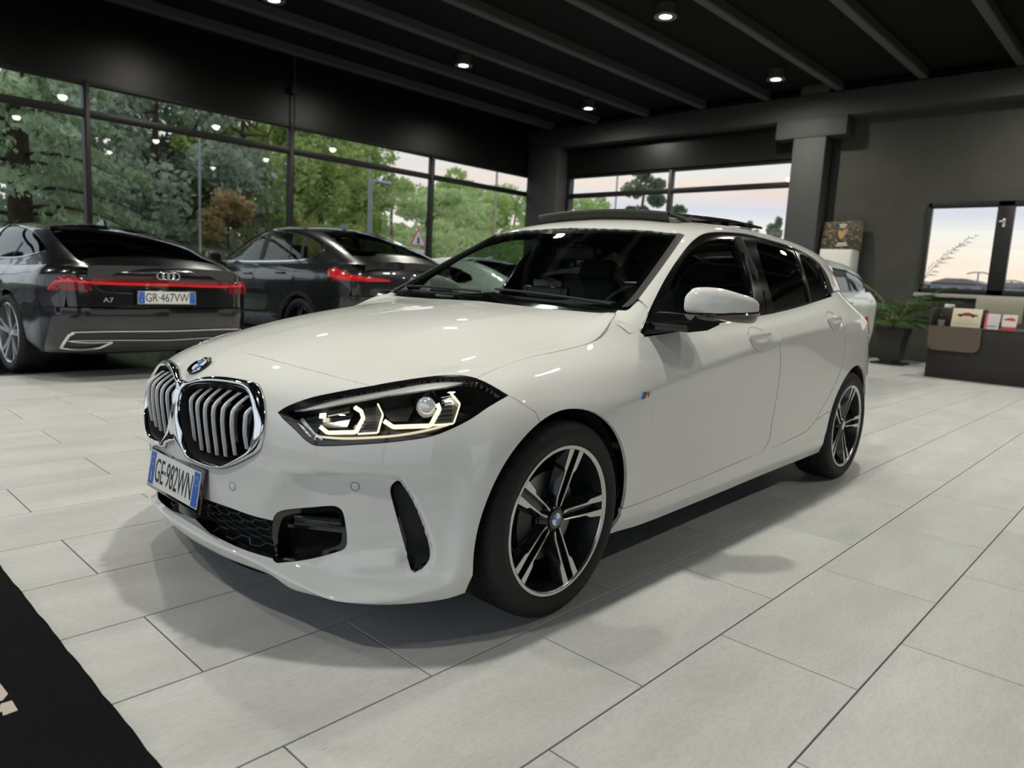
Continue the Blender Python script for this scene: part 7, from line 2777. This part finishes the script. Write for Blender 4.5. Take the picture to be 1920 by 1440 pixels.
# canvas leaning on a white cabinet
cab = empty('white_cabinet', (12.45, 2.75, 0))
tag(cab, 'tall white cabinet below the leaning canvas', 'cabinet')
MB().box((-.2, -.29, 0), (.2, .29, 1.955), .01).build('cabinet_body', M_WHITE, cab, smooth=30)
MB().box((-.21, -.27, .06), (-.2, .27, 1.93), .004).build('cabinet_door', M_WHITE, cab, smooth=30)
cv = empty('leaning_canvas', (12.55, 2.79, 1.957))
tag(cv, 'black canvas with gold ornament leaning on the wall above the white cabinet', 'picture')
Tc = Matrix.Rotation(math.radians(10), 4, 'Y') @ Matrix.Rotation(math.radians(-2), 4, 'X')


def canvas_mat():
    m = bpy.data.materials.new('canvas_print')
    m.use_nodes = True
    n, l = m.node_tree.nodes, m.node_tree.links
    b = n['Principled BSDF']
    tc = n.new('ShaderNodeTexCoord')
    t = n.new('ShaderNodeTexNoise')
    t.inputs['Scale'].default_value = 5.5
    t.inputs['Detail'].default_value = 2.5
    t.inputs['Distortion'].default_value = 1.6
    l.new(tc.outputs['Object'], t.inputs[0])
    r = n.new('ShaderNodeValToRGB')
    e = r.color_ramp.elements
    e[0].position = .44
    e[0].color = (.022, .021, .017, 1)
    e[1].position = .56
    e[1].color = (.03, .028, .022, 1)
    for p, c in ((.475, (.022, .021, .017, 1)), (.495, (.30, .20, .07, 1)), (.515, (.26, .18, .07, 1)), (.53, (.03, .028, .022, 1))):
        q = e.new(p)
        q.color = c
    l.new(t.outputs[0], r.inputs[0])
    l.new(r.outputs[0], b.inputs['Base Color'])
    b.inputs['Roughness'].default_value = .6
    return m


MB().box((0, -.38, 0), (.03, .36, .555), .003, M=Tc).build('canvas', canvas_mat(), cv, smooth=30)
gold = mat('gold_print', (.42, .27, .08), .5)
mid = [(.0, .36), (.06, .39), (.07, .32), (.045, .25), (0, .20), (-.045, .25), (-.07, .32), (-.06, .39)]
MB().prism(mid, -.003, 0, 'x', M=Tc).build('gold_ornament', gold, cv)
wht = mat('print_white', (.6, .6, .55), .6)
for y0, y1, z0, z1 in ((-.07, .06, .475, .495), (-.05, .05, .435, .455), (-.11, .06, .115, .14), (-.13, .09, .08, .1)):
    MB().box((-.003, y0, z0), (0, y1, z1), M=Tc).build('print_line', wht, cv)
# ================================================================ outside the windows
def gx(u, Y, v=430):
    D = (u - 960) / 1349.714 * np.array(CAM_R) - (v - 720) / 1349.714 * np.array(CAM_U) + np.array(CAM_D)
    t = (Y - CAM_P[1]) / D[1]
    return CAM_P[0] + D[0] * t


def gy(u, X, v=400):
    D = (u - 960) / 1349.714 * np.array(CAM_R) - (v - 720) / 1349.714 * np.array(CAM_U) + np.array(CAM_D)
    t = (X - CAM_P[0]) / D[0]
    return CAM_P[1] + D[1] * t


M_GRASS = mat('grass', (.05, .07, .025), .9, noise=(.6, (.09, .10, .04), .35, .7))
M_ASPH = mat('asphalt', (.07, .07, .068), .9, noise=(2, (.09, .09, .088), .4, .7))
g1 = MB()
g1.box((-90, 11.05, -.3), (160, 150, -.06))
g1.box((13.05, -120, -.3), (160, 11.05, -.06))
g1.box((-90, -120, -.3), (-5.9, 11.05, -.06))
g1.box((-5.9, -120, -.3), (13.05, -8.5, -.06))
gr = g1.build('floor_outside', M_ASPH)
tag(gr, 'grey asphalt forecourt outside the windows', 'ground', kind='structure')
MB().box((-80, 15.5, -.05), (70, 100, .0)).build('lawn', M_GRASS, gr)


def leaf_mat(name, c1, c2, sc=1.2):
    if name in MATS:
        return MATS[name]
    m = bpy.data.materials.new(name)
    m.use_nodes = True
    n, l = m.node_tree.nodes, m.node_tree.links
    n.clear()
    out = n.new('ShaderNodeOutputMaterial')
    g = n.new('ShaderNodeNewGeometry')
    t = n.new('ShaderNodeTexNoise')
    t.inputs['Scale'].default_value = sc
    t.inputs['Detail'].default_value = 5
    l.new(g.outputs['Position'], t.inputs[0])
    r = n.new('ShaderNodeValToRGB')
    r.color_ramp.elements[0].position = .35
    r.color_ramp.elements[1].position = .68
    r.color_ramp.elements[0].color = (*c1, 1)
    r.color_ramp.elements[1].color = (*c2, 1)
    l.new(t.outputs[0], r.inputs[0])
    d = n.new('ShaderNodeBsdfDiffuse')
    tl_ = n.new('ShaderNodeBsdfTranslucent')
    mx = n.new('ShaderNodeMixShader')
    mx.inputs[0].default_value = .45
    l.new(r.outputs[0], d.inputs[0])
    l.new(r.outputs[0], tl_.inputs[0])
    l.new(d.outputs[0], mx.inputs[1])
    l.new(tl_.outputs[0], mx.inputs[2])
    l.new(mx.outputs[0], out.inputs[0])
    MATS[name] = m
    return m


def cards(name, P, size, m, parent, rng, flat=0.0, asp=1.6):
    """many small leaves, one quad each"""
    n = len(P)
    d = rng.normal(size=(n, 3))
    d[:, 2] *= (1 - flat)
    d /= np.linalg.norm(d, axis=1, keepdims=True)
    e = rng.normal(size=(n, 3))
    e -= d * (e * d).sum(1, keepdims=True)
    e /= np.linalg.norm(e, axis=1, keepdims=True)
    s = size * rng.uniform(.6, 1.3, (n, 1))
    a, b = d * s * asp * .5, e * s * .5
    V = np.stack([P - a, P + b, P + a, P - b], 1).reshape(-1, 3)
    me = bpy.data.meshes.new(name)
    me.vertices.add(4 * n)
    me.vertices.foreach_set('co', V.ravel())
    me.loops.add(4 * n)
    me.loops.foreach_set('vertex_index', np.arange(4 * n))
    me.polygons.add(n)
    me.polygons.foreach_set('loop_start', np.arange(n) * 4)
    me.polygons.foreach_set('loop_total', np.full(n, 4))
    me.update()
    o = link(name, me, parent, m)
    o['kind'] = 'stuff'
    return o


M_BARK = mat('bark', (.075, .05, .038), .9, noise=(6, (.11, .075, .055), .4, .7))


def tree(name, label, X, Y, h, r, m, blobs=26, leaves=9000, size=.13, base=.12, seed=1, shape='round', trunk_r=.16, group='trees outside the windows', cat_='tree'):
    rng = np.random.default_rng(seed)
    t = empty(name, (X, Y, -.06))
    tag(t, label, cat_, group)
    MB().tube([(0, 0, 0), (.08, .05, h * .35), (.0, .1, h * .65), (.05, 0, h * .93)], [trunk_r, trunk_r * .8, trunk_r * .5, .03], 8).build('trunk', M_BARK, t, smooth=50)
    P = []
    for k in range(blobs):
        f = rng.uniform(base, 1.0) if shape != 'column' else (k + .5) / blobs
        if shape == 'round':
            rr = r * math.sqrt(max(.05, 1 - (2 * (f - base) / (1 - base) - 1)**2 * .75))
        elif shape == 'cone':
            rr = r * (1.03 - f) + .1
        elif shape == 'column':
            rr = r * min(1, 3 * (1.02 - f))
        else:
            rr = r * (.55 + .45 * math.sin(math.pi * f))
        a = rng.uniform(0, 6.283)
        q = rr * math.sqrt(rng.uniform(.1, 1))
        c = np.array([q * math.cos(a), q * math.sin(a), h * f])
        br = r * rng.uniform(.22, .42)
        if shape in ('cone', 'column'):
            br = max(.15, rr * .55)
        k_ = int(leaves / blobs)
        v = rng.normal(size=(k_, 3))
        v /= np.linalg.norm(v, axis=1, keepdims=True)
        v *= br * rng.uniform(.35, 1.0, (k_, 1))**.5
        v[:, 2] *= .75
        P.append(c + v)
        if shape != 'column' and k % 3 == 0:
            MB().tube([(0, 0, max(.2, c[2] - q * .8)), tuple(c * (.6, .6, .85)), tuple(c)], [trunk_r * .3, trunk_r * .2, .015], 5).build('branch', M_BARK, t, smooth=50)
    P = np.vstack(P)
    P = P[P[:, 2] > .05]
    cards('foliage', P, size, m, t, rng)
    return t


def cedar(X, Y, h, r, m, label, seed=3):
    rng = np.random.default_rng(seed)
    t = empty('cedar_tree', (X, Y, -.06))
    tag(t, label, 'tree', 'trees outside the windows')
    MB().tube([(0, 0, 0), (0, 0, h * .5), (0, 0, h)], [.28, .2, .03], 8).build('trunk', M_BARK, t, smooth=50)
    P = []
    for k in range(54):
        z = h * (.10 + .9 * (k / 54)) + rng.uniform(-.1, .1)
        L = r * (1.08 - z / h)**.75 * rng.uniform(.75, 1.1)
        a = k * 2.4 + rng.uniform(-.3, .3)
        pts = []
        for q in range(9):
            s = q / 8
            pts.append((math.cos(a) * L * s, math.sin(a) * L * s, z + .22 * L * s - .42 * L * s * s))
        MB().tube(pts, [.05 * (1 - .85 * q / 8) for q in range(9)], 4, cap=False).build('branch', M_BARK, t)
        n = 330
        s = rng.uniform(.12, 1, n)**.7
        w = L * .24 * np.sin(np.pi * np.clip(s, 0, 1) * .85 + .25)
        off = rng.uniform(-1, 1, n)
        px_ = np.cos(a) * L * s - np.sin(a) * w * off
        py2 = np.sin(a) * L * s + np.cos(a) * w * off
        pz_ = z + .22 * L * s - .42 * L * s * s - np.abs(off) * w * .35 - rng.uniform(0, .28, n) * (s > .3)
        P.append(np.stack([px_, py2, pz_], -1))
    cards('foliage', np.vstack(P), .10, m, t, rng, flat=-.6, asp=2.2)
    return t


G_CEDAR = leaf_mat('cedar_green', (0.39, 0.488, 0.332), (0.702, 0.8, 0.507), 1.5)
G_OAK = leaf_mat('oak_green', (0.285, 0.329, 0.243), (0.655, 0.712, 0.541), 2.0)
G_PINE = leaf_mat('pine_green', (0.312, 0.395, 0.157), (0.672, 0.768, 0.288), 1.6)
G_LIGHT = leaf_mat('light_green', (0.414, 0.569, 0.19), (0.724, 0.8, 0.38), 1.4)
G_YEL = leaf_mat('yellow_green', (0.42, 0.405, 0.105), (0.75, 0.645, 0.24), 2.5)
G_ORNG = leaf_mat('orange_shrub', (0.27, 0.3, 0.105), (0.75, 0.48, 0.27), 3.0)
cedar(gx(40, 16.5), 16.5, 8.2, 3.9, G_CEDAR, 'drooping grey-green cedar behind the leftmost window bay')
tree('oak_tree', 'dark dense oak filling the second window bay', gx(295, 20), 20, 6.6, 3.1, G_OAK, 40, 15000, .15, .05, 5, trunk_r=.2)
tree('oak_tree', 'dark oak behind the black fastback saloon, beside the cedar', gx(180, 23), 23, 7.0, 2.6, G_OAK, 30, 9000, .16, .05, 6)
tree('pine_tree', 'olive pine left of the second mullion', gx(455, 19.5), 19.5, 6.6, 2.1, G_PINE, 30, 10000, .12, .18, 7)
tree('pine_tree', 'olive pine with reddish trunk at the second mullion', gx(548, 20.5), 20.5, 7.2, 2.2, G_PINE, 30, 10000, .12, .30, 8)
tree('pine_tree', 'tall olive pine right of the second mullion', gx(600, 23), 23, 7.4, 2.4, G_PINE, 30, 10000, .13, .25, 9)
tree('pine_tree', 'olive pine before the street lamp', gx(665, 24), 24, 6.4, 2.2, G_PINE, 26, 8000, .13, .1, 10)
tree('broadleaf_tree', 'light green tree behind the street lamp', gx(735, 27), 27, 5.9, 2.6, G_LIGHT, 26, 8000, .16, .05, 11)
tree('broadleaf_tree', 'light green tree behind the warning sign', gx(800, 31), 31, 6.0, 2.6, G_LIGHT, 26, 8000, .17, .05, 12)
tree('broadleaf_tree', 'light green tree seen in the fourth window bay', gx(875, 33), 33, 7.0, 3.0, G_LIGHT, 26, 8000, .18, .05, 13)
tree('broadleaf_tree', 'light green tree at the right end of the window front', gx(965, 36), 36, 7.6, 3.4, G_LIGHT, 26, 8000, .19, .05, 14)
for k, (u, Y, h, r, m, lab) in enumerate(((430, 15.8, 2.9, 1.0, G_ORNG, 'orange tinted shrub outside left of the second mullion'), (520, 17.5, 2.3, 1.4, G_YEL, 'yellow-green shrub outside behind the coupe SUV roof'),
                                           (620, 18.5, 2.2, 1.6, G_YEL, 'wide yellow-green shrub right of the second mullion'), (350, 16.5, 1.9, 1.3, G_OAK, 'low dark shrub under the oak'), (720, 22, 2.4, 1.6, G_LIGHT, 'light green shrub beside the street lamp'),
                                           (240, 18, 2.4, 1.6, G_OAK, 'dark shrub behind the fastback saloon roof'), (850, 26, 3.2, 2.0, G_LIGHT, 'light green shrub behind the warning sign post'), (940, 28, 3.4, 2.2, G_LIGHT, 'light green shrub by the corner column'), (100, 19, 2.6, 1.8, G_OAK, 'dark shrub under the cedar'))):
    tree('shrub', lab, gx(u, Y), Y, h, r, m, 18, 3600, .11, .1, 30 + k, trunk_r=.05, group='shrubs outside the windows', cat_='shrub')
# hedge wall far behind so that no bare horizon shows between the trunks
for k in range(9):
    tree('background_tree', 'far dark green tree in the row behind the lawn, %s' % ('first', 'second', 'third', 'fourth', 'fifth', 'sixth', 'seventh', 'eighth', 'ninth')[k] + ' from the cedar', -4 + 7.2 * k, 42 + (k % 2) * 8, 8.4 + (k * 37 % 5) * .5, 4.2, G_OAK if k < 4 else G_LIGHT, 26, 5200, .28, .02, 50 + k)
# beyond the back wall
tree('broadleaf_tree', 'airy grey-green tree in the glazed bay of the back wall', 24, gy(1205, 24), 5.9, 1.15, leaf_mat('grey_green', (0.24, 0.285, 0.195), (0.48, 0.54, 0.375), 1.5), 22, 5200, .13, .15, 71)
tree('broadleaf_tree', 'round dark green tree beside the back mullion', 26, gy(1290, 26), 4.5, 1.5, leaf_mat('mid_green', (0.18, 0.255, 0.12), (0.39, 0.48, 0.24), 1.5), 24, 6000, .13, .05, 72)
tree('broadleaf_tree', 'light green tree at the left edge of the back glazed bay', 27, gy(1085, 27), 4.4, 1.2, G_LIGHT, 20, 4200, .14, .05, 73)
for k, (u, h) in enumerate(((1396, 4.5), (1408, 4.75), (1420, 4.3), (1447, 4.6), (1461, 4.9))):
    tree('cypress_tree', 'slim dark cypress against the sunset, %s from the left' % ('first', 'second', 'third', 'fourth', 'fifth')[k], 34, gy(u, 34), h, .24, G_OAK, 60, 3000, .12, .0, 80 + k, 'column', .06)

# poles
M_POLE = mat('pole_grey', (.36, .38, .40), .5)
lp = empty('street_lamp', (gx(694, 17), 17, -.06))
tag(lp, 'pale grey street lamp with a flat head outside the third window bay', 'street lamp')
MB().tube([(0, 0, 0), (0, 0, 4.02)], [.07, .055], 10).build('lamp_pole', M_POLE, lp, smooth=50)
MB().tube([(0, 0, 3.95), (.2, -.1, 3.98)], .03, 8).build('lamp_arm', M_POLE, lp, smooth=50)
MB().box((.1, -.22, 3.93), (.62, -.0, 4.03), .03).build('lamp_head', mat('lamp_head', (.42, .46, .55), .4), lp, smooth=40)
for u, Y, h, r, c, lab in ((375, 15.5, 4.3, .03, (.42, .46, .45), 'thin pale pole outside the second window bay'), (690, 15.6, 4.4, .025, (.42, .46, .45), 'thin pale pole just left of the street lamp'), (927, 19, 5.6, .045, (.55, .42, .36), 'pinkish flag pole in the fourth window bay'),
                           (1153, 0, 6.5, .035, (.5, .5, .5), 'thin pole in the back glazed bay')):
    if Y == 0:
        o = MB().tube([(22, gy(1153, 22), -.06), (22, gy(1153, 22), h)], r, 8).build('pole', mat('pole_%d' % u, c, .5), smooth=50)
    else:
        o = MB().tube([(gx(u, Y), Y, -.06), (gx(u, Y), Y, h)], r, 8).build('pole', mat('pole_%d' % u, c, .5), smooth=50)
    tag(o, lab, 'pole')
sgn = empty('warning_sign', (gx(785, 17), 17, -.06))
tag(sgn, 'white triangular warning sign with red border outside the third bay', 'road sign')
MB().tube([(0, 0.03, 0), (0, 0.03, 2.7)], .03, 8).build('sign_post', M_POLE, sgn, smooth=50)
for nm, s_, m_, y_ in (('sign_border', .36, mat('sign_red', (.62, .06, .07), .5), 0), ('sign_face', .27, mat('sign_white', (.75, .75, .73), .5), -.006)):
    MB().prism([(-s_, 2.32 - s_ * .577), (s_, 2.32 - s_ * .577), (0, 2.32 + s_ * 1.155)], y_, y_ + .02, 'y').build(nm, m_, sgn)
MB().box((-.05, -.012, 2.22), (.05, -.004, 2.42)).build('sign_symbol', M_PTXT, sgn)
MB().prism([(-.09, 2.20), (.09, 2.20), (.03, 2.28), (-.03, 2.28)], -.012, -.004, 'y').build('sign_symbol', M_PTXT, sgn)
MB().box((-.26, -.005, 1.62), (.26, .015, 2.02)).build('sign_plate', mat('sign_white'), sgn)

# far town beyond the office window
for k, (y0, y1, h, c) in enumerate(((9.3, 12.6, 2.7, (.42, .38, .38)), (12.8, 15.5, 2.5, (.5, .45, .43)), (6.2, 9.0, 2.55, (.45, .41, .42)), (2.5, 5.8, 2.4, (.40, .37, .38)))):
    bl = empty('distant_building', (60, (y0 + y1) / 2, -.06))
    tag(bl, ('long low grey building on the skyline right of the palm', 'low cream building on the skyline behind the palm', 'low grey building on the skyline behind the window mullion', 'low building on the skyline at the right window edge')[k], 'building')
    w = (y1 - y0) / 2
    MB().box((0, -w, 0), (5, w, h)).build('wall', mat('far_wall%d' % k, c, .9), bl)
    MB().prism([(-w - .1, h), (w + .1, h), (w * .4, h + .35), (-w * .4, h + .35)], -.2, 5.2, 'x').build('roof', mat('far_roof', (.30, .25, .25), .9), bl)
    for q in range(3):
        yy = -w + (q + .6) * 2 * w / 3.4
        MB().box((-.02, yy, h - .75), (0, yy + .55, h - .3)).build('window', mat('far_window', (.16, .17, .2), .3), bl)
for y_, h in ((9.2, 3.45), (7.2, 2.95)):
    f = empty('distant_lamp', (58, y_, -.06))
    tag(f, 'tall double-arm lamp post on the skyline %s' % ('left of the mullion' if y_ > 8 else 'right of the mullion'), 'street lamp')
    MB().tube([(0, 0, 0), (0, 0, h)], .05, 6).build('post', mat('far_roof'), f)
    MB().tube([(0, -.7, h - .12), (0, -.3, h), (0, .3, h), (0, .7, h - .12)], .05, 6).build('arm', mat('far_roof'), f)
hl_b = MB()
ridge = [(150, -120 + k * 12, 2.5 + 1.6 * math.sin(k * .7) + 1.1 * math.sin(k * 1.9)) for k in range(26)]
V = [(x, y, -1) for x, y, z in ridge] + [(x, y, max(.5, z)) for x, y, z in ridge]
hl_b.add(V, [(k, k + 1, 27 + k, 26 + k) for k in range(25)])
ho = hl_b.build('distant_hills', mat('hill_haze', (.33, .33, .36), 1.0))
tag(ho, 'hazy low hills on the horizon', 'hills', kind='structure')
